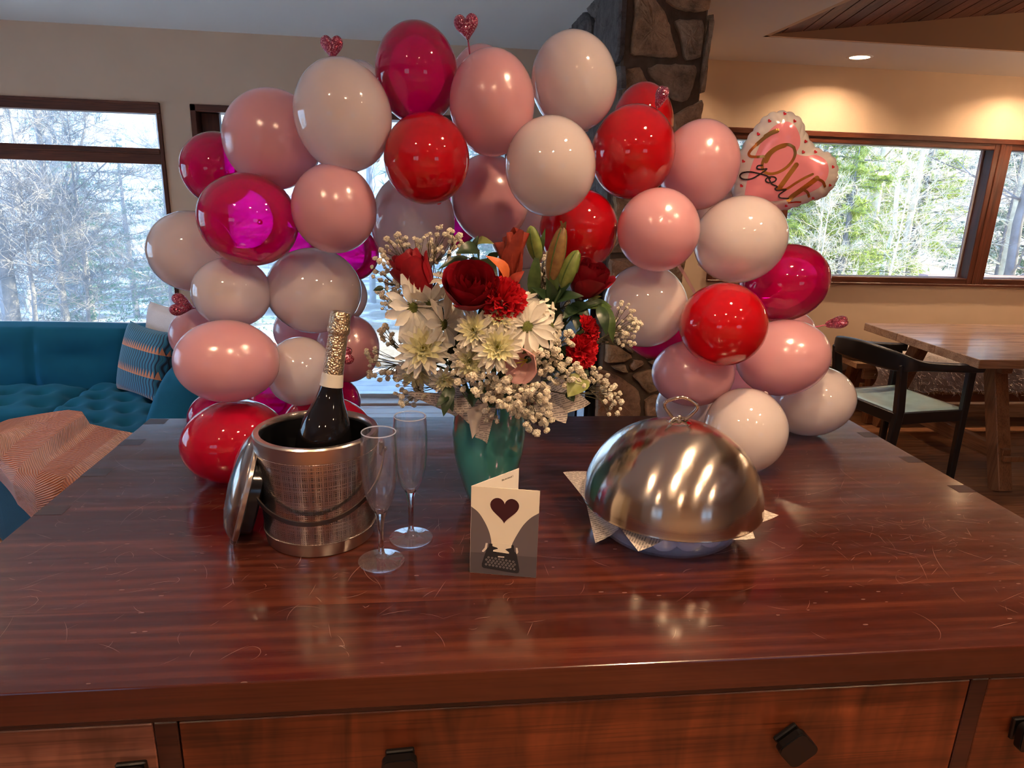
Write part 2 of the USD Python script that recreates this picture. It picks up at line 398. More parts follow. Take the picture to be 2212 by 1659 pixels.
FLOORW = [wood(f"floor_wood_{k}", tuple(c * s for c in (0.12, 0.045, 0.022)), tuple(c * s for c in (0.30, 0.13, 0.062)), tuple(c * s for c in (0.44, 0.21, 0.11)), "x", 0.8, 0.26) for k, s in enumerate((0.85, 1.0, 1.2))]
STEEL = plain("chrome", (0.62, 0.58, 0.53), 0.08, metallic=1.0)
# ---------------------------------------------------------------- the room
WY, CEILZ, XL, XR, YF = 4.95, 2.45, -4.6, 6.8, -2.6

# recessed lamps: (x, y); only the first is in view, the rest are placed to light the room
LAMPS = [(2.743, 4.589), (4.15, 4.589), (5.5, 4.589), (1.42, 4.589),
         (0.74, 1.02), (1.30, 0.55), (0.2, 0.15), (1.0, -0.35), (-0.75, 0.35), (1.9, -0.7), (0.1, -1.3), (-1.2, -1.0), (-2.55, 3.42), (-4.0, 1.6)]
holes = [sg.Point(x, y).buffer(0.062, 16) for x, y in LAMPS]
WELL = (1.893, 5.3, 1.2, 4.19)            # the opening in the ceiling: x0, x1, y0, y1
plan = sg.box(XL - 0.2, YF - 0.2, XR + 0.2, WY + 0.2).difference(sg.box(WELL[0], WELL[2], WELL[1], WELL[3]))
for h in holes:
    plan = plan.difference(h)
ce = thing("ceiling", "flat off-white plaster ceiling with a boarded recess above the dining table", kind="structure")
part(ce, "plaster", extrude(plan, 0.12, t=(0, 0, CEILZ)), CEIL)
A_, K_ = 0.129, 0.17
zw = lambda x, y: CEILZ + A_ * (x - WELL[0]) + K_ * (WELL[3] - y)
x0, x1, y0, y1 = WELL
def upright(p, q):          # a wall of the recess from the ceiling up to the boards
    v = []
    for (x, y) in (p, q):
        v += [[x, y, CEILZ + 0.001], [x, y, zw(x, y) + 0.05]]
    o = np.cross([q[0] - p[0], q[1] - p[1], 0], [0, 0, 1.0]); o = -o / np.linalg.norm(o) * 0.03
    v = np.array(v); return trimesh.convex.convex_hull(np.vstack([v, v + o]))
WELLM = plain("recess_paint", (0.50, 0.34, 0.22), 0.85, 0.1)
part(ce, "recess_side", upright((x1, y1), (x0, y1)), WELLM)
part(ce, "recess_side", upright((x0, y1), (x0, y0)), WELLM)
part(ce, "recess_side", upright((x0, y0), (x1, y0)), WELLM)
part(ce, "recess_side", upright((x1, y0), (x1, y1)), WELLM)
BOARD = [wood(f"ceiling_board_{k}", tuple(c * s for c in (0.06, 0.020, 0.011)), tuple(c * s for c in (0.13, 0.045, 0.025)), tuple(c * s for c in (0.2, 0.08, 0.045)), "y", 1.0, 0.45) for k, s in enumerate((0.7, 1.0, 1.25))]
bx = x0; k = 0
while bx < x1 - 0.01:
    w = 0.095 + 0.03 * ((k * 7) % 5 == 2); e = min(bx + w, x1)
    v = []
    for x in (bx + 0.004, e - 0.004):
        for y in (y0, y1 - 0.002):
            v += [[x, y, zw(x, y)], [x, y, zw(x, y) + 0.02]]
    part(ce, "board", trimesh.convex.convex_hull(np.array(v)), BOARD[(k * 5 + k // 3) % 3]); bx = e; k += 1
v = [[x, y, zw(x, y) + d] for x in (x0, x1) for y in (y0, y1) for d in (0.018, 0.05)]
part(ce, "backing", trimesh.convex.convex_hull(np.array(v)), plain("dark_gap", (0.01, 0.006, 0.004), 0.9))

LAMPM = mat("lamp_glow", {"e": ("emission", {"color": LAMP_COLOUR, "strength": LAMP_STRENGTH})}, [], "e.emission")
CAN = plain("lamp_can", (0.75, 0.7, 0.62), 0.35); RING = plain("lamp_ring", (0.8, 0.78, 0.74), 0.5)
for i, (x, y) in enumerate(LAMPS):
    where = ["glowing in view above the dining window", "over the dining window's mullion", "over the dining window's far end", "out of view between the stone column and the dining window, lighting the wall there", "right above the kitchen island", "out of view over the dining end of the island, lighting the worktop from that side", "over the camera's standing place",
             "over the kitchen floor before the island", "over the island's sofa end", "over the kitchen floor towards the dining side", "deep in the kitchen behind the camera", "deep in the kitchen towards the sofa side", "out of view over the chaise, lighting the sofa end of the worktop", "out of view at the far side of the sofa, lighting the wall there"][i]
    t = thing("ceiling_lamp", "round recessed ceiling lamp " + where, "ceiling light", (x, y, CEILZ))
    part(t, "trim_ring", lathe([(0.061, 0.0), (0.061, -0.004), (0.078, -0.003), (0.082, 0.0)], 32, (x, y, CEILZ), closed=True), RING, 40)
    part(t, "can", lathe([(0.0615, 0.0), (0.056, 0.055), (0.0, 0.056), (0.0, 0.06), (0.065, 0.06), (0.065, 0.0)], 32, (x, y, CEILZ)), CAN, 40)
    part(t, "bulb", lathe([(0.0, 0.03), (0.043, 0.034), (0.046, 0.045), (0.0, 0.05)], 24, (x, y, CEILZ)), LAMPM, 40)

# the many-bulbed lamp over the dining table: unseen, placed to light the ceiling there and glint in the balloons
PXY = (4.55, 3.82)
pl = thing("chandelier", "unseen ring of small bulbs over the dining table, lighting the ceiling there", "chandelier", (PXY[0], PXY[1], CEILZ))
zc_ = zw(*PXY)
IRON = plain("dark_iron", (0.02, 0.018, 0.016), 0.5, metallic=0.8)
part(pl, "rod", tube([(PXY[0], PXY[1], zc_), (PXY[0], PXY[1], 1.78)], 0.006, 8), IRON, True)
part(pl, "ring", tube([(PXY[0] + 0.36 * math.cos(a), PXY[1] + 0.36 * math.sin(a), 1.78) for a in np.linspace(0, 2 * np.pi, 41)], 0.008, 8), IRON, True)
BULB = mat("bulb_glow", {"e": ("emission", {"color": LAMP_COLOUR, "strength": 230.0})}, [], "e.emission")
for a in np.linspace(0, 2 * np.pi, 9)[:-1]:
    d_ = np.array([math.cos(a), math.sin(a), 0]); p_ = np.array([PXY[0], PXY[1], 1.78]) + d_ * 0.36
    part(pl, "spoke", tube([p_ - d_ * 0.36, p_], 0.004, 6), IRON, True); part(pl, "bulb", moved(trimesh.creation.icosphere(2, 0.018), t=p_ + (0, 0, 0.026)), BULB, True)

# walls; the window wall has its openings cut out
OP = [(-3.6, -1.735, 0.55, 2.016), (-1.552, 0.62, -0.05, 2.018), (2.028, 5.6, 0.942, 2.02)]
wall = sg.box(XL - 0.2, -0.1, XR + 0.2, CEILZ + 0.05)
for a, b, c, d in OP:
    wall = wall.difference(sg.box(a, c, b, d))
XZ = np.array([[1, 0, 0], [0, 0, -1], [0, 1, 0]], float)      # drawing plane x, z with depth towards the viewer
single("wall_back", extrude(wall, 0.2, XZ, (0, WY + 0.2, 0)), WALL, "cream painted wall with the windows", kind="structure")
side = sg.box(YF, -0.1, WY + 0.2, CEILZ + 0.05)
YZ = np.array([[0, 0, 1], [1, 0, 0], [0, 1, 0]], float)
lw = side.difference(sg.box(1.9, 0.6, 4.3, 2.0))
single("wall_left", extrude(lw, 0.2, YZ, (XL - 0.2, 0, 0)), WALL, "cream painted wall at the sofa's side", kind="structure")
rw = side
single("wall_right", extrude(rw, 0.2, YZ, (XR, 0, 0)), WALL, "cream painted wall at the dining table's end", kind="structure")
fw = sg.box(XL - 0.2, -0.1, XR + 0.2, CEILZ + 0.05).difference(sg.box(-3.0, 1.2, -1.7, 1.9)).difference(sg.box(1.6, 1.3, 2.6, 1.9))
single("wall_front", extrude(fw, 0.2, XZ, (0, YF, 0)), WALL, "cream painted wall behind the camera", kind="structure")
single("baseboard_back", cat([box((0.9, WY - 0.035, 0.0), (XR, WY - 0.001, 0.30), 0.006), box((0.9, WY - 0.04, 0.29), (XR, WY - 0.001, 0.305), 0.004)]), plain("baseboard_wood", (0.075, 0.022, 0.012), 0.4), "tall dark brown baseboard under the right window", kind="structure")
single("baseboard_left", box((XL + 0.001, YF, 0), (XL + 0.02, WY, 0.12), 0.004), TRIM, "dark brown baseboard along the left wall", kind="structure")

fl = thing("floor", "reddish brown hardwood strip floor", kind="structure")
part(fl, "slab", box((XL - 0.2, YF - 0.2, -0.12), (XR + 0.2, WY + 0.2, -0.016)), plain("floor_gap", (0.02, 0.008, 0.005), 0.8))
y = 1.7; r = 0
rg = np.random.default_rng(3)
while y < WY - 0.001:
    w = min(0.125, WY - y); x = XL + rg.uniform(0.2, 1.4); xs = [XL]
    while x < XR - 0.3:
        xs.append(x); x += rg.uniform(1.6, 2.8)
    xs.append(XR)
    for a, b in zip(xs[:-1], xs[1:]):
        part(fl, "floorboard", box((a + 0.001, y + 0.001, -0.016), (b - 0.001, y + w - 0.001, 0.0), 0.0015), FLOORW[int(rg.integers(3))])
    y += w; r += 1
part(fl, "floor_field", box((XL, YF, -0.016), (XR, 1.7, 0.0)), FLOORW[1])


def window(name, label, parts):
    t = thing(name, label, kind="structure")
    for nm, m, mm in parts:
        part(t, nm, m, mm)
    return t


g = WY + 0.09         # the panes' plane
B = 0.004
window("window_1", "tall window with a transom behind the sofa, framed in dark brown wood", [
    ("head_rail", box((-3.6, WY - 0.012, 1.95), (-1.735, g + 0.02, 2.016), B), TRIM), ("head_lip", box((-3.6, WY - 0.02, 1.998), (-1.735, WY - 0.010, 2.018), B), TRIM),
    ("jamb", box((-1.762, WY - 0.010, 0.55), (-1.735, g + 0.05, 1.95), B), TRIM_Z), ("jamb", box((-3.6, WY - 0.010, 0.55), (-3.56, g + 0.05, 1.95), B), TRIM_Z),
    ("crossbar", box((-3.56, WY + 0.0, 1.640), (-1.762, g + 0.02, 1.705), B), TRIM), ("crossbar_lip", box((-3.56, WY - 0.012, 1.703), (-1.762, g + 0.02, 1.737), B), TRIM),
    ("sill", box((-3.6, WY - 0.03, 0.52), (-1.735, g + 0.05, 0.56), B), TRIM),
    ("pane", box((-3.56, g, 0.56), (-1.762, g + 0.005, 1.64)), PANE), ("pane", box((-3.56, g, 1.737), (-1.762, g + 0.005, 1.95)), PANE)])
window("door_1", "glass door onto the deck, in a dark brown wooden frame", [
    ("jamb", box((-1.552, WY - 0.012, 0), (-1.515, WY + 0.2, 2.018), B), TRIM_Z), ("head", box((-1.552, WY - 0.012, 1.975), (0.62, WY + 0.2, 2.018), B), TRIM), ("jamb", box((0.585, WY - 0.012, 0), (0.62, WY + 0.2, 1.975), B), TRIM_Z),
    ("stile", box((-1.515, g - 0.01, 0.02), (-1.40, g + 0.04, 1.975), B), TRIM_Z), ("stile", box((0.50, g - 0.01, 0.02), (0.585, g + 0.04, 1.975), B), TRIM_Z),
    ("threshold", box((-1.552, WY - 0.05, -0.02), (0.62, WY + 0.2, 0.012), B), plain("aluminium_sill", (0.66, 0.67, 0.69), 0.4)),
    ("bottom_rail", box((-1.40, g, 0.012), (0.50, g + 0.03, 0.040), B), plain("aluminium_rail", (0.50, 0.54, 0.58), 0.45)),
    ("pane", box((-1.40, g + 0.01, 0.040), (0.50, g + 0.016, 1.975)), PANE)])
w3 = [("head_rail", box((2.028, WY - 0.015, 1.945), (5.6, g + 0.03, 1.992), B), TRIM), ("head_lip", box((2.02, WY - 0.028, 1.985), (5.6, WY - 0.013, 2.022), B), TRIM),
      ("sill", box((2.02, WY - 0.032, 0.938), (5.6, g + 0.03, 0.957), B), TRIM), ("sill_rail", box((2.028, WY - 0.012, 0.955), (5.6, g + 0.03, 0.998), B), TRIM)]
for a, b in ((2.02, 2.065), (2.46, 2.58), (4.115, 4.255), (5.55, 5.6)):
    w3.append(("mullion", box((a, WY - 0.018, 0.955), (b, g + 0.03, 1.99), B), TRIM_Z))
    if 4 < a < 5:
        w3.append(("mullion_bead", box((a + 0.04, WY - 0.026, 0.955), (a + 0.075, WY - 0.016, 1.99), B), TRIM_Z))
for a, b in ((2.065, 2.46), (2.58, 4.115), (4.255, 5.55)):
    w3 += [("pane", box((a, g, 0.998), (b, g + 0.005, 1.945)), PANE)]
    w3 += [("glazing_bead", box((b - 0.012, g - 0.012, 0.998), (b, g, 1.945), 0.002), plain("white_bead", (0.6, 0.62, 0.66), 0.5) if a == 2.58 else TRIM_Z)]
window("window_2", "wide low window of several lights over the dining corner, framed in red-brown wood", w3)
# windows in the walls that the camera does not face: they light the room and shine in the metal
for nm, (lo, hi), ax in (("window_3", ((XL - 0.1, 1.9, 0.6), (XL - 0.08, 4.3, 2.0)), 0), ("window_4", ((-3.0, YF - 0.12, 1.2), (-1.7, YF - 0.1, 1.9)), 1), ("window_5", ((1.6, YF - 0.12, 1.3), (2.6, YF - 0.1, 1.9)), 1)):
    lo, hi = np.array(lo), np.array(hi); o = 1 - ax
    t = thing(nm, "plain brown framed window in a wall outside the photograph's view", kind="structure")
    part(t, "pane", box(lo, hi), PANE)
    for k in range(3):
        a, b = lo.copy(), hi.copy(); m_ = lo[o] + (hi[o] - lo[o]) * k / 2
        a[o], b[o] = m_ - 0.03 * (k > 0), m_ + 0.03 * (k < 2); a[ax] -= 0.02; b[ax] += 0.02
        part(t, "mullion", box(a, b, B), TRIM_Z)

# ---------------------------------------------------------------- the stone wing wall
CX, CY, CX2 = 0.795, 3.15, 1.185
ch = thing("stone_column", "tall rough stone chimney column behind the balloons", "column", (CX, CY, 0))
MORTAR = plain("mortar", (0.12, 0.085, 0.06), 0.95, 0.6, 120, 0.25, 30)
def stone_mat(nm, col, seed):
    n = {"t": ("texture_coordinate", {}), "o": ("object_info", {}), "m": ("mapping", {"location": (seed, 0, 0)}), "a": ("noise_texture", {"scale": 14.0, "detail": 8.0, "roughness": 0.72}), "v": ("noise_texture", {"scale": 46.0, "detail": 6.0, "roughness": 0.75, "distortion": 2.5}),
         "r": ("rgb_ramp", {"ramp": [(0.3, tuple(c * 0.45 for c in col)), (0.5, col), (0.72, tuple(c * 1.45 for c in col))]}), "vr": ("rgb_ramp", {"ramp": [(0.30, (0.3, 0.27, 0.25)), (0.44, (1, 1, 1))]}), "mx": ("mix", {"mix_type": "multiply", "fac": 0.8}),
         "ad": ("math", {"math_type": "add"}), "b": ("bump", {"strength": 0.7, "distance": 0.008}), "p": ("principled_bsdf", {"roughness": 0.9, "specular_ior_level": 0.2})}
    return mat(nm, n, [("t.object", "m.vector"), ("m.vector", "a.vector"), ("m.vector", "v.vector"), ("a.fac", "r.fac"), ("r.color", "mx.color1"), ("v.fac", "vr.fac"), ("vr.color", "mx.color2"), ("mx.color", "p.base_color"), ("a.fac", "ad.value1"), ("v.fac", "ad.value2"), ("ad.value", "b.height"), ("b.normal", "p.normal")], "p.BSDF")
STONE = [stone_mat("stone_brown", (0.44, 0.30, 0.18), 1), stone_mat("stone_grey", (0.38, 0.29, 0.20), 2), stone_mat("stone_rust", (0.43, 0.28, 0.18), 3)]
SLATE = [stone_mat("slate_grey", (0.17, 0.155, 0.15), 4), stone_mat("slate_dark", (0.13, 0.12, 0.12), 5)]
part(ch, "mortar_core", box((CX + 0.012, CY + 0.012, 0), (CX2 - 0.012, WY - 0.002, CEILZ - 0.001), 0.01), MORTAR)
def front(pts, ox, oy, s):       # outlines read off the photograph, laid onto the front face
    return [(lambda q: (q[0], q[2]))(on_y(ox + x / s, oy + y / s, CY)) for x, y in pts]
FR = [((1060, -60), (1290, -60), (1290, 0), (1400, 130), (1470, 300), (1510, 480), (1555, 640), (1575, 690), (1400, 680), (1200, 665), (1010, 655), (1020, 450), (1050, 200)),
      ((1530, 260), (1560, 235), (1860, 245), (1880, 330), (1840, 680), (1700, 720), (1650, 710), (1600, 450)),
      ((1430, 0), (1440, -60), (1960, -60), (1940, 130), (1800, 140), (1650, 130), (1500, 70)),
      ((1205, 810), (1330, 770), (1780, 780), (1790, 850), (1740, 1050), (1700, 1190), (1620, 1230), (1500, 1180), (1430, 1090), (1330, 1010), (1230, 890)),
      ((1500, 1380), (1850, 1200), (1870, 1250), (1840, 1450), (1800, 1620), (1540, 1660)),
      ((1930, 190), (1985, 180), (1992, 280), (1950, 500), (1900, 900), (1880, 1110), (1840, 1130), (1830, 1050), (1870, 700), (1915, 400)),
      ((960, 820), (1130, 800), (1200, 960), (1330, 1090), (1440, 1240), (1400, 1500), (1200, 1640), (930, 1600), (920, 1100))]
FB = [((290, 270), (420, 320), (720, 520), (700, 560), (600, 610), (380, 630), (275, 630), (290, 500)),
      ((380, 690), (540, 650), (600, 660), (630, 740), (660, 790), (560, 780), (450, 740)),
      ((740, 590), (900, 600), (915, 650), (800, 710), (720, 760), (680, 700)),
      ((730, 860), (850, 770), (1030, 740), (1090, 900), (1150, 1070), (990, 1130), (900, 1050), (840, 960)),
      ((150, 720), (300, 760), (480, 850), (640, 940), (800, 1050), (835, 1150), (850, 1560), (130, 1560), (140, 1000)),
      ((920, 1250), (1010, 1170), (1130, 1150), (1240, 1250), (1240, 1560), (930, 1560)),
      ((980, 620), (1100, 590), (1250, 620), (1240, 740), (1080, 690)), ((300, 80), (560, 60), (760, 200), (740, 480), (430, 290)), ((820, 100), (1180, 90), (1230, 540), (950, 560), (790, 420))]
sd = 10
for k, q in enumerate(FR):
    part(ch, "stone", rock(front(q, 1180, 0, 5.53), XZ, (0, CY + 0.012, 0), 0.034 if k != 6 else 0.02, 0.006, sd := sd + 1), STONE[k % 2 if k else 0])
for k, q in enumerate(FB):
    part(ch, "stone", rock(front(q, 1270, 700, 7.54), XZ, (0, CY + 0.012, 0), 0.034, 0.006, sd := sd + 1), STONE[(k + (k == 4)) % 3])
rg = np.random.default_rng(5)
for zz in np.arange(0.98, 1.70, 0.155):      # courses between, mostly behind the balloons
    cut = CX + rg.uniform(0.14, 0.25); j = rg.uniform(-0.015, 0.015, 8)
    for a, b in ((CX + 0.02, cut - 0.012), (cut + 0.012, CX2 - 0.02)):
        part(ch, "stone", rock([(a + j[0], zz + j[1]), (b + j[2], zz + j[3]), (b + j[4], zz + 0.13 + j[5]), (a + j[6], zz + 0.13 + j[7])], XZ, (0, CY + 0.012, 0), 0.032, 0.006, sd := sd + 1), STONE[sd % 3])
def leftf(pts):
    return [(lambda q: (q[1], q[2]))(on_x(1180 + x / 5.53, y / 5.53, CX)) for x, y in pts]
LY = np.array([[0, 0, -1], [1, 0, 0], [0, 1, 0]], float)      # drawing plane y, z, facing -x
LF = [((105, 100), (180, -20), (172, 200), (150, 430), (95, 480), (98, 300)), ((190, -20), (352, -60), (340, 200), (320, 410), (185, 440), (172, 230)), ((362, -60), (496, -60), (480, 50), (360, 110)),
      ((350, 160), (470, 90), (560, 250), (555, 440), (400, 420), (340, 390)), ((505, -60), (700, -60), (640, 150), (590, 220), (512, 110)), ((720, -60), (935, -60), (900, 640), (850, 760), (810, 770), (600, 480), (622, 260)),
      ((840, 800), (915, 790), (925, 1050), (850, 1080)), ((610, 520), (800, 790), (830, 1080), (640, 1000))]
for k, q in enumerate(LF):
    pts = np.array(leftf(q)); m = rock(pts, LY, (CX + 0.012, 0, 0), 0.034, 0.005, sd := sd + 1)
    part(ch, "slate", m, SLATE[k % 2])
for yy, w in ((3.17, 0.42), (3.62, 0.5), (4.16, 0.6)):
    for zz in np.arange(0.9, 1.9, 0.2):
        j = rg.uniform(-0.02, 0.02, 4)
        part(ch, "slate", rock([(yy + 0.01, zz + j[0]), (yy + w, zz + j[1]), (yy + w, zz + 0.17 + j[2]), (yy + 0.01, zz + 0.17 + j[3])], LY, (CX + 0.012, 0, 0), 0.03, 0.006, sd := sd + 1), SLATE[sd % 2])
# a steel and glass fire screen on the column's side
fs = thing("fire_screen", "tall glass and dark steel fire screen on the stone column's side", "fire screen", (CX - 0.03, 3.2, 0))
DARKS = plain("dark_steel", (0.02, 0.02, 0.024), 0.35, metallic=0.9)
for a, b, c, d in ((3.20, 3.215, 0.02, 1.24), (3.42, 3.44, 0.02, 1.24), (3.20, 3.44, 0.02, 0.05), (3.20, 3.44, 1.21, 1.24)):
    part(fs, "frame_bar", box((CX - 0.045, a, c), (CX - 0.025, b, d), 0.003), DARKS)
part(fs, "glass", box((CX - 0.038, 3.215, 0.05), (CX - 0.034, 3.42, 1.21)), plain("mirror_glass", (0.75, 0.82, 0.86), 0.12, 0.3, 25, metallic=1.0))
part(fs, "firebox", box((CX - 0.03, 3.46, 0.02), (CX - 0.001, 4.2, 0.86), 0.004), plain("firebox_black", (0.006, 0.006, 0.007), 0.6))
# ---------------------------------------------------------------- the kitchen island
WT = [worktop_wood("worktop_wood")]
ix0, ix1, iy0, iy1, THK = -0.780, 1.262, 0.810, 1.910, 0.052
wt = thing("worktop", "glossy scratched red-brown hardwood worktop on the kitchen island", "worktop", (0.24, 1.36, TOP))
ys = [0.810, 0.985, 1.150, 1.335, 1.530, 1.725, 1.910]
for a, b in zip(ys[:-1], ys[1:]):
    m_ = box((ix0, a, TOP - THK), (ix1, b, TOP))
    if a == iy0:      # the front edge is eased
        e_ = 0.0022; m_ = extrude(sg.Polygon([(a + e_, TOP - THK), (b, TOP - THK), (b, TOP), (a + e_, TOP), (a + e_ * 0.3, TOP - e_ * 0.3), (a, TOP - e_), (a, TOP - THK + e_)]), ix1 - ix0, YZ, (ix0, 0, 0))
    part(wt, "plank", m_, WT[0])
KEY = wood("key_wood", (0.018, 0.007, 0.006), (0.035, 0.014, 0.011), (0.05, 0.02, 0.015), "x", 1.2, 0.5)
for y_ in (1.345, 1.535, 1.725, 1.885):
    part(wt, "inlay_key", box((ix0 - 0.0004, y_ - 0.021, TOP - 0.03), (ix0 + 0.052, y_ + 0.021, TOP + 0.0004)), KEY)
for y_ in (1.365, 1.545, 1.732, 1.885):
    part(wt, "inlay_key", box((ix1 - 0.045, y_ - 0.02, TOP - 0.03), (ix1 + 0.0004, y_ + 0.02, TOP + 0.0004)), KEY)

# scratches and dents in the varnish, in patches as on a much used table
srg = np.random.default_rng(17); scr = []
def scratch(c, ang, L, bend, w):
    k = 9 if abs(bend) > 0.05 else 5; s_ = np.linspace(-0.5, 0.5, k); th_ = ang + bend * s_
    q = np.stack([np.cumsum(np.cos(th_)), np.cumsum(np.sin(th_))], 1) * L / k; q = q - q.mean(0) + c
    n_ = np.stack([-np.sin(th_), np.cos(th_)], 1) * (w * np.sin(np.pi * (s_ * 0.94 + 0.5)))[:, None]
    if q[:, 0].min() < ix0 + 0.004 or q[:, 0].max() > ix1 - 0.004 or q[:, 1].min() < iy0 + 0.004 or q[:, 1].max() > iy1 - 0.004: return
    v = np.empty((2 * k, 3)); v[0::2, :2], v[1::2, :2] = q - n_, q + n_; v[:, 2] = TOP + 0.00015
    f = [[2 * i_, 2 * i_ + 2, 2 * i_ + 3] for i_ in range(k - 1)] + [[2 * i_, 2 * i_ + 3, 2 * i_ + 1] for i_ in range(k - 1)]
    scr.append(trimesh.Trimesh(v, f, process=False))
for cx_, cy_, sx_, sy_, n_ in ((-0.48, 1.30, 0.20, 0.22, 150), (-0.60, 1.62, 0.12, 0.2, 80), (0.02, 1.30, 0.12, 0.14, 70), (0.95, 1.40, 0.18, 0.2, 110), (1.0, 1.05, 0.2, 0.12, 90), (0.2, 1.0, 0.5, 0.15, 60), (-0.2, 1.0, 0.3, 0.12, 50), (0.9, 1.15, 0.1, 0.06, 50)):
    for _ in range(n_):
        scratch(np.array([srg.normal(cx_, sx_), srg.normal(cy_, sy_)]), srg.normal(0.4, 0.9), srg.lognormal(-3.5, 0.65), srg.normal(0, 0.5) if srg.random() < 0.7 else srg.normal(0, 2.2), srg.uniform(0.00010, 0.00028))
part(wt, "scratches", cat(scr), mat("scratch_pale", {"t": ("transparent_bsdf", {}), "d": ("diffuse_bsdf", {"color": (0.42, 0.30, 0.25)}), "m": ("mix_closure", {"fac": 0.5})}, [("t.BSDF", "m.closure1"), ("d.BSDF", "m.closure2")], "m.closure"), kind="stuff", label="fine pale scratches in the varnish")

FRAME = wood("cabinet_frame_wood", (0.018, 0.005, 0.004), (0.04, 0.011, 0.007), (0.07, 0.02, 0.012), "x", 1.0, 0.4)
FRONT = wood("drawer_veneer", (0.045, 0.0085, 0.0035), (0.115, 0.027, 0.010), (0.19, 0.050, 0.018), "x", 0.7, 0.34, 0.0, 0.05, 0.45)
FRONTL = wood("drawer_veneer_pale", (0.12, 0.045, 0.03), (0.24, 0.10, 0.07), (0.33, 0.16, 0.115), "x", 0.7, 0.36, 0.0, 0.05, 0.3)
KNOB = plain("black_knob", (0.008, 0.007, 0.007), 0.28, metallic=0.4)
fy = 0.84
zt = TOP - THK
cb = thing("island_cabinet", "red-brown wooden drawer cabinet under the worktop", "cabinet", (0.24, 1.36, 0))
part(cb, "carcass", box((ix0 + 0.03, fy + 0.022, 0.08), (ix1 - 0.03, iy1 - 0.03, zt), 0.002), FRAME)
part(cb, "plinth", box((ix0 + 0.06, fy + 0.06, 0), (ix1 - 0.06, iy1 - 0.06, 0.08), 0.002), FRAME)
part(cb, "top_rail", box((ix0 + 0.03, fy, 0.836), (ix1 - 0.03, fy + 0.022, zt), 0.0015), FRAME)
def stile(a, b):
    part(cb, "stile", box((a, fy, 0.08), (b, fy + 0.022, 0.836), 0.0015), FRAME)
stile(ix0 + 0.03, ix0 + 0.05); stile(-0.387, -0.356); stile(0.858, 0.888); stile(ix1 - 0.05, ix1 - 0.03)
def knob(d, x, z, turn=0.5):
    k = part(d, "knob", moved(cat([extrude(sg.box(-0.014, -0.014, 0.014, 0.014).buffer(0.0115, 6), 0.011, None, (0, 0, 0.018)), extrude(sg.box(-0.014, -0.014, 0.014, 0.014).buffer(0.0095, 6), 0.0135, None, (0, 0, 0.017))]), frame_of((0, -1, 0)) @ trimesh.transformations.rotation_matrix(turn, (0, 0, 1))[:3, :3], (x, fy - 0.002, z)), KNOB, 30)
    part(k, "knob_stem", moved(lathe([(0.0, 0.0), (0.013, 0.0), (0.009, 0.008), (0.009, 0.02), (0.0, 0.02)], 24), frame_of((0, -1, 0)), (x, fy - 0.002, z)), KNOB, 40)
    part(k, "knob_plate", moved(box((-0.021, -0.021, 0.0), (0.021, 0.021, 0.008), 0.002), frame_of((0, -1, 0)) @ trimesh.transformations.rotation_matrix(turn, (0, 0, 1))[:3, :3], (x, fy - 0.002, z)), KNOB, 30)
for x0_, x1_, nk, m in ((ix0 + 0.052, -0.389, ((-0.42,),), FRONTL), (-0.354, 0.856, ((-0.047,), (0.561,)), FRONT), (0.890, ix1 - 0.052, ((0.965,),), FRONT)):
    for r_ in range(3):
        z1 = 0.834 - r_ * 0.25
        d = part(cb, "drawer_front", box((x0_, fy + 0.001, z1 - 0.245), (x1_, fy + 0.02, z1), 0.0015), m)
        for (kx,) in nk:
            knob(d, kx, {-0.42: 0.757, -0.047: 0.752, 0.561: 0.748, 0.965: 0.742}[kx] - r_ * 0.25, 0.72 if kx > 0.5 and kx < 0.6 else 0.05)
# ---------------------------------------------------------------- on the worktop: ice bucket, bottle, glasses, vase, card, cloche
BR = plain("brushed_steel", (0.62, 0.56, 0.50), 0.22, metallic=1.0, anisotropic=0.6)
BRD = plain("polished_bead", (0.66, 0.6, 0.54), 0.12, metallic=1.0)
BLACKP = plain("black_lining", (0.006, 0.006, 0.007), 0.12)
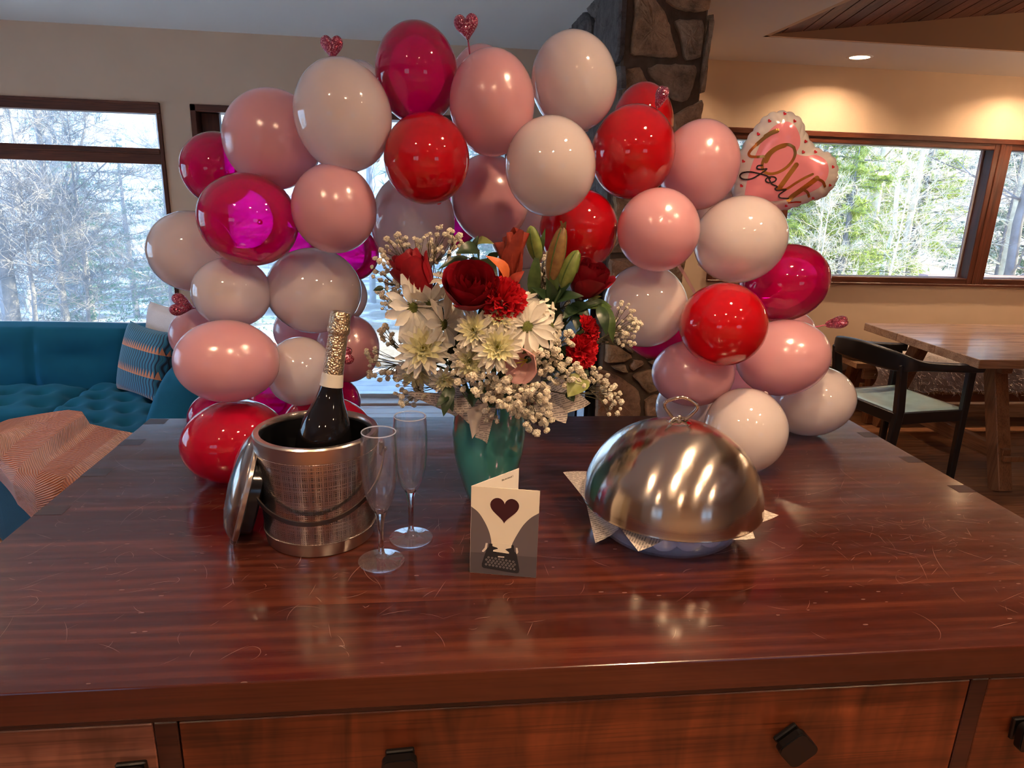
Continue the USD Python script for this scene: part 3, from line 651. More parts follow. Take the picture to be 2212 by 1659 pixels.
# woven relief on the bucket: horizontal and vertical fine lines, dense and sparse in turn
def woven(name):
    n = {"t": ("texture_coordinate", {}), "s": ("separate_xyz", {}), "at": ("math", {"math_type": "arctan2"}), "as": ("math", {"math_type": "multiply", "value2": 170.0}), "zs": ("math", {"math_type": "multiply", "value2": 1750.0}),
         "c": ("combine_xyz", {}), "wn1": ("noise_texture", {"dimensions": "1D", "scale": 0.9, "detail": 1.0}), "wn2": ("noise_texture", {"dimensions": "1D", "scale": 0.9, "detail": 1.0}),
         "s1": ("math", {"math_type": "sine"}), "s2": ("math", {"math_type": "sine"}), "g1": ("math", {"math_type": "greater_than", "value2": -0.15}), "g2": ("math", {"math_type": "greater_than", "value2": -0.15}), "k": ("math", {"math_type": "maximum"}),
         "av": ("math", {"math_type": "multiply", "value2": 0.16}), "zv": ("math", {"math_type": "multiply", "value2": 0.16}), "m1": ("math", {"math_type": "multiply_add", "value2": 7.0}), "m2": ("math", {"math_type": "multiply_add", "value2": 7.0}),
         "r": ("rgb_ramp", {"ramp": [(0.0, (0.07, 0.055, 0.05)), (1.0, (0.64, 0.585, 0.53))]}), "rr": ("map_range", {"to_min": 0.55, "to_max": 0.2}), "b": ("bump", {"strength": 0.35, "distance": 0.001}), "p": ("principled_bsdf", {"metallic": 1.0})}
    l = [("t.object", "s.vector"), ("s.y", "at.value1"), ("s.x", "at.value2"), ("at.value", "as.value1"), ("s.z", "zs.value1"),
         ("as.value", "av.value1"), ("zs.value", "zv.value1"), ("av.value", "wn1.w"), ("zv.value", "wn2.w"), ("wn1.fac", "m1.value1"), ("as.value", "m1.value3"), ("wn2.fac", "m2.value1"), ("zs.value", "m2.value3"),
         ("m1.value", "s1.value1"), ("m2.value", "s2.value1"), ("s1.value", "g1.value1"), ("s2.value", "g2.value1"), ("g1.value", "k.value1"), ("g2.value", "k.value2"), ("k.value", "r.fac"), ("r.color", "p.base_color"), ("k.value", "rr.value"), ("rr.result", "p.roughness"), ("k.value", "b.height"), ("b.normal", "p.normal")]
    return mat(name, n, l, "p.BSDF")
WOV = woven("woven_steel")
bc = np.array([-0.213, 1.229]); b3 = (bc[0], bc[1], TOP)
bk = thing("ice_bucket", "round steel ice bucket with woven relief, holding the dark bottle", "ice bucket", b3)
R0, R1, HB = 0.101, 0.111, 0.212
rr = lambda z: R0 + (R1 - R0) * z / HB
part(bk, "body", lathe([(rr(0.026), 0.026), (rr(0.184), 0.184)], 96, b3), WOV, 60)
part(bk, "base_band", lathe([(0.0, 0.0), (R0 - 0.008, 0.0), (R0 - 0.002, 0.002), (rr(0.026) + 0.0012, 0.026), (rr(0.026) - 0.004, 0.027)], 96, b3), BR, 40)
part(bk, "rim", lathe([(rr(0.184) - 0.002, 0.183), (rr(0.184) + 0.0015, 0.184), (R1 + 0.0015, HB - 0.003), (R1 - 0.001, HB), (R1 - 0.010, HB - 0.0005), (R1 - 0.013, HB - 0.006), (R1 - 0.013, HB - 0.012)], 96, b3), BR, 40)
for zb in (0.0275, 0.1825):
    part(bk, "bead_trim", cat([moved(trimesh.creation.icosphere(1, 0.0013), t=(b3[0] + (rr(zb) + 0.0008) * math.cos(a), b3[1] + (rr(zb) + 0.0008) * math.sin(a), TOP + zb)) for a in np.linspace(0, 2 * np.pi, 230, endpoint=False)]), BRD, True, kind="stuff")
part(bk, "lining", lathe([(R1 - 0.0125, HB - 0.008), (R0 - 0.008, 0.016), (R0 - 0.02, 0.012), (0.0, 0.012)], 64, b3), BLACKP, 50)
pv = [np.array([b3[0] + s * (R1 + 0.006), b3[1] + dy, TOP + 0.165]) for s, dy in ((-1, -0.012), (1, 0.012))]
for q in pv:
    lg = part(bk, "handle_lug", box(q - (0.005, 0.009, 0.012), q + (0.005, 0.009, 0.018), 0.003), BRD, 30)
    part(lg, "rivet", moved(trimesh.creation.icosphere(2, 0.005), t=q + (np.sign(q[0] - b3[0]) * 0.005, 0, 0)), BRD, True)
arc = []
for a in np.linspace(0, np.pi, 41):
    x_ = -math.cos(a); s_ = math.sin(a)
    arc.append([b3[0] + x_ * (R1 + 0.010), b3[1] - s_ * (R1 + 0.012), TOP + 0.165 - 0.086 * s_ ** 0.85])
arc = np.array(arc)
hv = []
for k, p_ in enumerate(arc):     # a flat band
    o = np.array([p_[0] - b3[0], p_[1] - b3[1], 0]); o /= np.linalg.norm(o); w_ = np.array([0, 0, 1.0]) * 0.0040
    hv += [p_ - w_ - o * 0.0013, p_ - w_ + o * 0.0013, p_ + w_ + o * 0.0013, p_ + w_ - o * 0.0013]
fc = []
for k in range(len(arc) - 1):
    for j in range(4):
        a, b = 4 * k + j, 4 * k + (j + 1) % 4
        fc += [[a, b, b + 4], [a, b + 4, a + 4]]
part(bk, "handle", trimesh.Trimesh(hv, fc, process=False), plain("handle_metal", (0.13, 0.11, 0.10), 0.3, metallic=1.0), 40)

lc = np.array([-0.352, 1.232, TOP + 0.100]); ln = np.array([-0.94, -0.16, 0.27]); LR = frame_of(ln)
ld = thing("bucket_lid", "round steel lid leaning against the ice bucket's side", "lid", (lc[0], lc[1], TOP))
part(ld, "shell", moved(lathe([(0.0, 0.026), (0.05, 0.024), (0.080, 0.017), (0.096, 0.006), (0.101, -0.004), (0.1, -0.010), (0.094, -0.012)], 72), LR, lc), plain("lid_steel", (0.42, 0.37, 0.34), 0.16, metallic=1.0), 40)
part(ld, "rim_ring", moved(lathe([(0.101, -0.002), (0.1045, -0.005), (0.104, -0.011), (0.098, -0.013), (0.097, -0.008)], 72, closed=True), LR, lc), BR, 40)
part(ld, "seal", moved(lathe([(0.096, -0.011), (0.090, -0.013), (0.088, -0.030), (0.082, -0.034), (0.0, -0.034)], 72), LR, lc), BLACKP, 40)

# the champagne bottle leans in the bucket
bot = np.array([-0.226, 1.215, TOP + 0.018]); tip = on_y(737, 671, 1.262); ax_ = (tip - bot) / np.linalg.norm(tip - bot); BL = np.linalg.norm(tip - bot); BQ = frame_of(ax_, (0.15, -1, 0.2))
bt = thing("champagne_bottle", "dark champagne bottle with gold foil, leaning in the ice bucket", "bottle", bot)
Rb = 0.0505
part(bt, "glass_body", moved(lathe([(0, 0.012), (0.02, 0.004), (Rb - 0.008, 0.0), (Rb, 0.008), (Rb, 0.165), (Rb - 0.002, 0.185), (Rb - 0.008, 0.208), (0.0345, 0.228), (0.0265, 0.247), (0.021, 0.268), (0.0182, 0.285), (0.0165, 0.295), (0.0155, BL - 0.02), (0.0, BL - 0.02)], 64), BQ, bot), plain("dark_bottle_glass", (0.004, 0.0035, 0.004), 0.03), 50)
fz0 = BL - 0.122
GOLD = mat("gold_foil", {"t": ("texture_coordinate", {}), "v": ("voronoi_texture", {"scale": 260.0}), "n": ("noise_texture", {"scale": 60.0, "detail": 4.0}), "ad": ("math", {"math_type": "add"}), "b": ("bump", {"strength": 0.8, "distance": 0.0025}), "p": ("principled_bsdf", {"base_color": (0.64, 0.52, 0.36), "metallic": 1.0, "roughness": 0.3})},
           [("t.object", "v.vector"), ("t.object", "n.vector"), ("v.distance", "ad.value1"), ("n.fac", "ad.value2"), ("ad.value", "b.height"), ("b.normal", "p.normal")], "p.BSDF")
fp = [(0.0186, 0.0), (0.0182, 0.03), (0.0178, 0.06), (0.0172, 0.078), (0.0198, 0.082), (0.0204, 0.090), (0.0188, 0.094), (0.0186, 0.100), (0.0184, 0.114), (0.0168, 0.120), (0.010, 0.1215), (0.0, 0.122)]
fm = lathe([(r_, z_) for r_, z_ in fp], 48); fm = fm.subdivide(); v = np.array(fm.vertices); rad = np.linalg.norm(v[:, :2], axis=1, keepdims=True) + 1e-9
v[:, :2] *= 1 + (meshkit.fbm(v * [240, 240, 150], 3, 4)[:, None] - 0.5) * 0.10 * (v[:, 2:] > 0.06)
part(bt, "foil_capsule", moved(trimesh.Trimesh(v, fm.faces, process=False), BQ, bot + ax_ * fz0), GOLD, 50)
part(bt, "foil_seam", moved(moved(box((-0.0035, 0.0178, 0.002), (0.0035, 0.0196, 0.11), 0.0006), trimesh.transformations.rotation_matrix(math.radians(128), (0, 0, 1))[:3, :3]), BQ, bot + ax_ * fz0), plain("seam_dark", (0.05, 0.035, 0.02), 0.5))  # dark brown strip down the foil
NECKL = plain("neck_label_paper", (0.55, 0.52, 0.46), 0.45)
nl = part(bt, "neck_label", moved(lathe([(0.0208, 0.0), (0.0212, 0.0005), (0.0190, 0.0235), (0.0186, 0.024)], 48), BQ, bot + ax_ * (fz0 - 0.018)), NECKL, 50, label="cream paper neck label with a small dark crest")
INK = plain("black_ink", (0.02, 0.018, 0.016), 0.5)
def round_neck(m, r, z0):        # wraps a flat drawing (x along the girth, y up) round the neck
    v = np.array(m.vertices); a = v[:, 0] / r - math.pi / 2; rr_ = r + v[:, 2]
    return moved(trimesh.Trimesh(np.stack([rr_ * np.cos(a), rr_ * np.sin(a), v[:, 1] + z0], 1), m.faces, process=False), BQ, bot)
crest = cat([extrude(sg.Point(0, 0).buffer(0.0042, 12).difference(sg.Point(0, 0).buffer(0.0034, 12)), 0.0003), extrude(sg.Polygon([(-0.0022, -0.002), (0.0022, -0.002), (0.0022, 0.0005), (0, 0.003), (-0.0022, 0.0005)]).difference(sg.box(-0.0008, -0.002, 0.0008, 0.0005)), 0.0003),
             extrude(sg.box(0.007, -0.0005, 0.014, 0.0002), 0.0003), extrude(sg.box(-0.014, -0.0005, -0.007, 0.0002), 0.0003)])
part(nl, "crest", moved(round_neck(crest, 0.0204, fz0 - 0.006)), INK)
part(bt, "front_label", moved(lathe([(Rb + 0.0004, 0.05), (Rb + 0.0004, 0.135)], 64), BQ, bot), plain("label_green", (0.45, 0.52, 0.36), 0.5), 50, label="pale green paper label just showing over the rim")

# two champagne flutes
def flute():
    t = thing("champagne_flute", "empty clear champagne flute, the nearer one, in front of the ice bucket", "champagne glass", (-0.091, 1.111, TOP + 0.0004), group="pair of champagne flutes")
    c = (-0.091, 1.111, TOP + 0.0004); H = 0.246
    part(t, "foot", lathe([(0.0, 0.0), (0.034, 0.0), (0.0405, 0.0014), (0.0408, 0.0028), (0.034, 0.0042), (0.017, 0.0068), (0.009, 0.011), (0.0062, 0.018), (0.0, 0.018)], 56, c), FOOTG, 50)
    part(t, "stem", lathe([(0.0, 0.018), (0.0062, 0.018), (0.0050, 0.026), (0.0046, 0.05), (0.0056, 0.070), (0.0080, 0.088), (0.0105, 0.098), (0.0, 0.098)], 40, c), GLASS, 50)
    part(t, "bowl", lathe([(0.0, 0.098), (0.0105, 0.098), (0.0165, 0.108), (0.0235, 0.125), (0.0285, 0.148), (0.0312, 0.175), (0.0315, 0.200), (0.0302, 0.228), (0.0292, H - 0.001), (0.0285, H), (0.0276, H - 0.001), (0.0286, 0.228), (0.0299, 0.200), (0.0296, 0.175), (0.0268, 0.148), (0.0215, 0.125), (0.0145, 0.110), (0.006, 0.104), (0.0, 0.103)], 56, c), THIN, 50)
    part(t, "rim", lathe([(0.0292, H - 0.0012), (0.0297, H - 0.0002), (0.0287, H + 0.0009), (0.0275, H - 0.0002), (0.0278, H - 0.0012)], 56, c, closed=True), RIMG, True)
    return t
fl1 = flute()
copy(fl1, (-0.041, 1.193, TOP + 0.0004), label="empty clear champagne flute standing behind the other one, towards the teal vase")

# the teal vase
vc = (0.118, 1.372, TOP)
va = thing("vase", "shiny teal glass vase holding the bouquet, behind the greeting card", "vase", vc)
TEAL = mat("teal_lustre", {"t": ("texture_coordinate", {}), "s": ("separate_xyz", {}), "p": ("principled_bsdf", {"base_color": (0.045, 0.21, 0.185), "roughness": 0.06, "coat_weight": 1.0, "coat_roughness": 0.03, "thin_film_thickness": 330.0, "specular_ior_level": 0.8})}, [], "p.BSDF")
part(va, "body", lathe([(0, 0.0), (0.040, 0.0), (0.044, 0.003), (0.053, 0.03), (0.064, 0.065), (0.0735, 0.105), (0.0775, 0.145), (0.0755, 0.175), (0.070, 0.205), (0.066, 0.222), (0.0655, 0.226), (0.063, 0.224), (0.066, 0.205), (0.071, 0.175), (0.073, 0.145), (0.069, 0.105), (0.05, 0.03), (0.0, 0.012)], 96, vc), TEAL, 60)
part(va, "lip", lathe([(0.0655, 0.222), (0.0685, 0.225), (0.0675, 0.229), (0.063, 0.228), (0.0625, 0.222)], 72, vc, closed=True), TEAL, 60)

# the greeting card
cA, cB, cC = np.array([0.065, 1.067, TOP]), np.array([0.178, 1.043, TOP]), np.array([0.181, 1.162, TOP])
HC = 0.164
cd = thing("greeting_card", "standing folded card with a typewriter and a dark red heart", "greeting card", (0.12, 1.07, TOP))
ex = (cB - cA) / np.linalg.norm(cB - cA); CW = np.linalg.norm(cB - cA); nrm = np.array([ex[1], -ex[0], 0])
lean = 0.03
ez = np.array([0, 0, 1.0]) - nrm * lean * 0; CR = np.stack([ex, ez, nrm], 1)      # drawing plane on the front panel
CREAM = plain("card_cream", (0.74, 0.66, 0.52), 0.6); GREYC = plain("card_mauve_grey", (0.115, 0.09, 0.095), 0.6); GREYD = plain("card_dark_grey", (0.075, 0.06, 0.066), 0.6)
TYPE = plain("card_black", (0.012, 0.010, 0.011), 0.6); WINE = plain("card_wine_heart", (0.035, 0.003, 0.005), 0.5); PALE = plain("card_pale", (0.66, 0.58, 0.5), 0.6)
S_ = CW / 580.0                                   # drawing units: pixels of a 3.95x view of the card
def c2(x, y): return ((x - 228) * S_, HC - (y - 770) * HC / 745.0)
def onc(poly, z, d=0.0003): return extrude(poly, d, CR, cA + nrm * z)
part(cd, "front_panel", onc(sg.box(0, 0, CW, HC), -0.0005, 0.0008), CREAM)
dirb = (cC - cA) / np.linalg.norm(cC - cA); nb = np.array([dirb[1], -dirb[0], 0]); LB = np.linalg.norm(cC - cA)
CRB = np.stack([dirb, [0, 0, 1], nb], 1)
bp = part(cd, "back_panel", extrude(sg.Polygon([(0, 0), (CW, 0), (CW, HC), (0, HC)]), 0.0008, CRB, cA - nb * 0.0008), plain("card_white", (0.78, 0.74, 0.68), 0.6))
part(bp, "handwriting", moved(cat([meshkit.text_mesh("the moment I", 0.0034, 0.0002)]), CRB, cA + dirb * (CW - 0.044) + np.array([0, 0, HC - 0.0125]) + nb * 0.0002), INK, label="small handwritten line 'the moment I'")
left = [c2(228, 940)] + [c2(*q) for q in smooth_path([(228, 940), (290, 985), (345, 1060), (385, 1140), (405, 1210), (410, 1250)], 18)] + [c2(410, 1335), c2(228, 1335)]
right = [c2(*q) for q in smooth_path([(808, 955), (740, 1000), (680, 1065), (635, 1140), (600, 1210), (585, 1250)], 18)] + [c2(585, 1335), c2(808, 1335)]
part(cd, "grey_side", onc(sg.Polygon(left).buffer(0), 0.0004), GREYC); part(cd, "grey_side", onc(sg.Polygon(right).buffer(0), 0.0004), GREYC)
part(cd, "grey_side", onc(sg.box(c2(405, 0)[0], c2(0, 1335)[1], c2(590, 0)[0], c2(0, 1262)[1]), 0.0004), GREYC)
part(cd, "grey_foot", onc(sg.box(0, 0.0004, CW, c2(0, 1333)[1]), 0.0004), GREYD)
hx = lambda t: 16 * np.sin(t) ** 3
hy = lambda t: 13 * np.cos(t) - 5 * np.cos(2 * t) - 2 * np.cos(3 * t) - np.cos(4 * t)
tt = np.linspace(0, 2 * np.pi, 60, endpoint=False)
HEART = np.stack([hx(tt), hy(tt)], 1) / 16.0
hc = np.array(c2(514, 941)); part(cd, "heart_cutout", onc(sg.Polygon(HEART * [123 * S_, 131 * S_] + hc), 0.0005), WINE)
part(cd, "typewriter", onc(sg.Polygon([c2(*q) for q in ((392, 1245), (604, 1245), (612, 1300), (630, 1312), (660, 1455), (655, 1480), (640, 1488), (345, 1462), (330, 1450), (330, 1425), (372, 1285), (385, 1280))]), 0.0008), TYPE)
part(cd, "typewriter_paper", onc(sg.Polygon([c2(*q) for q in ((418, 1235), (585, 1235), (582, 1268), (545, 1278), (530, 1286), (565, 1308), (565, 1320), (425, 1310), (428, 1298), (470, 1285), (460, 1275), (420, 1265))]), 0.0012), CREAM)
part(cd, "platen_knob", onc(sg.Polygon([c2(*q) for q in ((360, 1243), (378, 1243), (372, 1290), (345, 1322), (330, 1322), (330, 1312), (352, 1285)) ]), 0.0009), PALE)
part(cd, "platen_knob", onc(sg.Polygon([c2(*q) for q in ((622, 1265), (638, 1265), (645, 1300), (636, 1318), (628, 1315))]), 0.0009), PALE)
part(cd, "typewriter_bar", onc(sg.box(*c2(470, 1358), *c2(525, 1348)), 0.0012), PALE)
keys = []
for r_ in range(4):
    for c_ in range(8 if r_ % 2 == 0 else 9):
        kx = (388 if r_ % 2 == 0 else 370) + c_ * 31.0 + (0 if r_ < 2 else -2); ky = 1366 + r_ * 21 + c_ * 3.0
        p_ = sg.Point(c2(kx, ky)); keys.append(onc(p_.buffer(10 * S_, 6).difference(p_.buffer(4 * S_, 6)), 0.0012))
part(cd, "typewriter_keys", cat(keys), plain("card_key_grey", (0.16, 0.14, 0.14), 0.6), kind="stuff")

# printed book pages, used as wrapping
def page_mat(name, tone=1.0):
    n = {"u": ("uvmap", {"attribute": "st"}), "s": ("separate_xyz", {}), "ln": ("math", {"math_type": "multiply", "value2": 13.0}), "fr": ("math", {"math_type": "fraction"}), "fl": ("math", {"math_type": "floor"}), "lt": ("math", {"math_type": "less_than", "value2": 0.46}),
         "c": ("combine_xyz", {}), "us": ("math", {"math_type": "multiply", "value2": 55.0}), "vs": ("math", {"math_type": "multiply", "value2": 60.0}), "n": ("noise_texture", {"scale": 1.0, "detail": 2.0, "roughness": 0.7}), "gt": ("math", {"math_type": "greater_than", "value2": 0.46}),
         "ws": ("math", {"math_type": "multiply", "value2": 8.0}), "wc": ("combine_xyz", {}), "wn": ("noise_texture", {"scale": 1.3, "detail": 0.0}), "wg": ("math", {"math_type": "greater_than", "value2": 0.41}), "k": ("math", {"math_type": "multiply"}), "k2": ("math", {"math_type": "multiply"}), "k3": ("math", {"math_type": "multiply", "value2": 0.8}),
         "m": ("mix", {"color1": tuple(c * tone for c in (0.66, 0.58, 0.50)), "color2": (0.06, 0.05, 0.05)}), "p": ("principled_bsdf", {"roughness": 0.7}), "t": ("translucent_bsdf", {}), "x": ("mix_closure", {"fac": 0.25})}
    l = [("u.UV", "s.vector"), ("s.y", "ln.value1"), ("ln.value", "fr.value1"), ("ln.value", "fl.value1"), ("fr.value", "lt.value1"), ("s.x", "us.value1"), ("s.y", "vs.value1"), ("us.value", "c.x"), ("vs.value", "c.y"), ("c.vector", "n.vector"), ("n.fac", "gt.value1"),
         ("s.x", "ws.value1"), ("ws.value", "wc.x"), ("fl.value", "wc.y"), ("wc.vector", "wn.vector"), ("wn.fac", "wg.value1"), ("lt.value", "k.value1"), ("gt.value", "k.value2"), ("k.value", "k2.value1"), ("wg.value", "k2.value2"), ("k2.value", "k3.value1"), ("k3.value", "m.fac"), ("m.color", "p.base_color"), ("m.color", "t.color"), ("p.BSDF", "x.closure1"), ("t.BSDF", "x.closure2")]
    return mat(name, n, l, "x.closure")
PAGE = page_mat("printed_page")


def page_uv(pts, across, per=0.06):
    """uv of points: v counts lines down the page across the given direction."""
    p = np.asarray(pts); a = np.asarray(across, float); a /= np.linalg.norm(a)
    c = p.mean(0); nrm_ = np.linalg.svd(p - c)[2][2]; b = np.cross(nrm_, a)
    return np.stack([(p - c) @ a / per + 5, (p - c) @ b / per + 5], 1)


def sheet(parent_or_name, corners, bend, mat_, label=None, thing_kw=None, text=None, n=10, nm="page"):
    """A bent sheet of paper between four corners (given in order); bend lifts its middle along the normal."""
    a, b, c, d = [np.asarray(q, float) for q in corners]
    nn = np.cross(c - a, d - b); nn /= np.linalg.norm(nn) + 1e-12
    def fn(U, V):
        U, V = U[..., None], V[..., None]
        P = (1 - U) * (1 - V) * a + U * (1 - V) * b + U * V * c + (1 - U) * V * d
        return P + nn * bend * (4 * U * (1 - U) * (0.4 + 0.6 * V) + 0.15 * np.sin(7 * U + 3 * V))
    m, uv = grid(fn, n, n)
    return m, page_uv(m.vertices, (b - a) if text is None else text)

# the cloche, its glass dish and what lies under it
dcx, dcy, dcz, DR, DH = 0.4723, 1.2135, 0.9852, 0.175, 0.160
DOMEM = mat("brushed_dome", {"t": ("texture_coordinate", {}), "m": ("mapping", {"scale": (1, 1, 260)}), "n": ("noise_texture", {"scale": 3.0, "detail": 2.0}), "d": ("noise_texture", {"scale": 7.0, "detail": 2.0}), "b": ("bump", {"strength": 0.04, "distance": 0.001}), "b2": ("bump", {"strength": 0.10, "distance": 0.02}), "tg": ("tangent", {"direction_type": "radial", "axis": "z"}),
    "p": ("principled_bsdf", {"base_color": (0.60, 0.53, 0.46), "metallic": 1.0, "roughness": 0.17, "anisotropic": 0.8, "anisotropic_rotation": 0.25})}, [("t.object", "m.vector"), ("m.vector", "n.vector"), ("n.fac", "b.height"), ("t.object", "d.vector"), ("d.fac", "b2.height"), ("b2.normal", "b.normal"), ("b.normal", "p.normal"), ("tg.tangent", "p.tangent")], "p.BSDF")
dc3 = (dcx, dcy, dcz)
dm = thing("cloche", "domed brushed steel food cover with a ring handle", "food cover", dc3)
a_ = np.linspace(0, np.pi / 2, 25)
prof = [(DR * math.sin(a), DH * math.cos(a)) for a in a_]
part(dm, "dome", lathe(prof + [(DR + 0.0012, -0.003), (DR - 0.0006, -0.0045), (DR - 0.0025, -0.002)] + [((DR - 0.003) * math.sin(a), (DH - 0.003) * math.cos(a)) for a in a_[::-1]], 120, dc3), DOMEM, 60)
CHR = plain("chrome_handle", (0.72, 0.66, 0.58), 0.06, metallic=1.0)
ap = np.array([dcx, dcy, dcz + DH])
part(dm, "handle_plate", lathe([(0.024, -0.0045), (0.0255, -0.003), (0.0235, -0.0005), (0.012, 0.0015), (0.0, 0.002)], 40, ap), CHR, 50)
ringp = smooth_path([(-0.010, 0.004), (-0.022, 0.018), (-0.030, 0.030), (-0.026, 0.040), (0.002, 0.049), (0.027, 0.038), (0.031, 0.028), (0.022, 0.015), (0.010, 0.004)], 44)
hd = part(dm, "ring_handle", tube(np.c_[ringp[:, 0], ringp[:, 0] * -0.15, ringp[:, 1]] + ap, 0.0034, 10), CHR, True)
part(hd, "handle_foot", tube(np.array([[-0.012, 0.0, 0.0055], [0.0, 0.0, 0.003], [0.013, 0, 0.0055]]) + ap, 0.003, 10), CHR, True)
part(hd, "handle_foot", tube(smooth_path([(-0.021, -0.006, -0.002), (-0.012, -0.002, 0.007), (0.012, 0.002, 0.007), (0.02, 0.006, -0.002)], 16) + ap, 0.002, 8), CHR, True)
part(dm, "handle_bolt", lathe([(0.0, 0.014), (0.0036, 0.0125), (0.0046, 0.009), (0.0035, 0.005), (0.005, 0.003), (0.005, 0.0)], 20, ap), CHR, True)
ds = thing("glass_dish", "shallow clear glass dish under the steel food cover", "dish", (dcx - 0.01, dcy + 0.0, TOP))
dd = (dcx - 0.008, dcy + 0.004, TOP + 0.0004)
part(ds, "bowl", lathe([(0, 0.0), (0.122, 0.0), (0.131, 0.002), (0.142, 0.014), (0.150, 0.034), (0.153, 0.055), (0.1515, 0.0565), (0.150, 0.055), (0.146, 0.034), (0.138, 0.016), (0.128, 0.006), (0.12, 0.0045), (0, 0.0045)], 96, dd), thin_glass("dish_glass", (0.96, 0.97, 1.0), 0.09, (0.75, 0.77, 0.88)), 50)  # bluish milkiness in the glass stands for window light
LUMP = plain("mauve_sweet", (0.50, 0.42, 0.44), 0.22, 0.1, 60, 0.15, 30, subsurface_weight=0.2)
for k, (a, r_, s_) in enumerate(((-2.3, 0.102, 0.9), (-1.9, 0.106, 1.0), (-1.46, 0.102, 1.15), (-1.0, 0.106, 1.0), (-0.58, 0.102, 0.95), (-1.6, 0.022, 1.1), (0.6, 0.07, 1.0))):
    q = np.array([dd[0] + r_ * math.cos(a), dd[1] + r_ * math.sin(a), TOP + 0.0047 + 0.021 * s_])
    m = trimesh.creation.icosphere(3, 1.0); v = np.array(m.vertices) * [0.027 * s_, 0.024 * s_, 0.021 * s_]; v *= 1 + 0.14 * (meshkit.fbm(np.array(m.vertices) * 1.6 + k * 9, 2, k)[:, None] - 0.5)
    tl = ("smooth mauve sweet by the dish's front wall, below the printed page", "smooth mauve sweet in the dish, beside the printed page's tip", "largest glossy mauve sweet at the front of the dish", "smooth mauve sweet in the dish, next to the largest one", "smooth mauve sweet at the dish's far end from the vase", "smooth mauve sweet in the dish's middle, deep under the cover", "smooth mauve sweet at the dish's back, deep under the cover")
    single("sweet", moved(trimesh.Trimesh(v, m.faces, process=False), trimesh.transformations.rotation_matrix(a * 1.7, (0, 0, 1))[:3, :3], q), LUMP, tl[k], "sweet", True, "sweets in the glass dish")


def on_plane(x, y, p0, nn):
    d = ray(x, y); nn = np.asarray(nn, float); return EYE + d * (((np.asarray(p0) - EYE) @ nn) / (d @ nn))


# pages sticking out under the cloche (their inner ends lie between dome and dish)
PG = [([(1216, 1020), (1300, 1018), (1330, 1060), (1268, 1085)], (-0.004), "printed paper corner poking out behind the cloche, on the vase's side", 0.985, (1, -0.55, 0)),
      ([(1265, 1082), (1340, 1110), (1336, 1144), (1286, 1173)], 0.004, "printed paper corner hanging down the dish, nearest the greeting card", 0.972, (1, 0.35, 0.1)),
      ([(1328, 1125), (1440, 1150), (1434, 1166), (1379, 1191)], 0.003, "printed paper corner folded over the dish's front", 0.982, (0.6, 1, 0)),
      ([(1540, 1158), (1622, 1136), (1631, 1163), (1588, 1166)], 0.001, "thin sliver of printed paper at the front of the dish", 0.982, (1, 0.1, 0)),
      ([(1630, 1095), (1651, 1101), (1682, 1113), (1646, 1128)], 0.001, "small printed paper corner poking out at the cloche's far side", 0.972, (1, -0.2, 0))]
for cs, bend, lab, zz, tx in PG:
    tilt = (0.0, -0.35, 1.0) if "hanging" in lab or "folded" in lab else (0.0, 0.0, 1.0)
    p0 = np.array([on_z(*cs[0], zz)[0], on_z(*cs[0], zz)[1], zz])
    pts = [on_plane(x, y, p0, tilt) for x, y in cs]
    m, uv = sheet(None, pts, bend, PAGE, text=np.array(tx, float))
    t = thing("printed_page", lab, "paper", pts[0]); part(t, "sheet", m, PAGE, True, uv=uv)
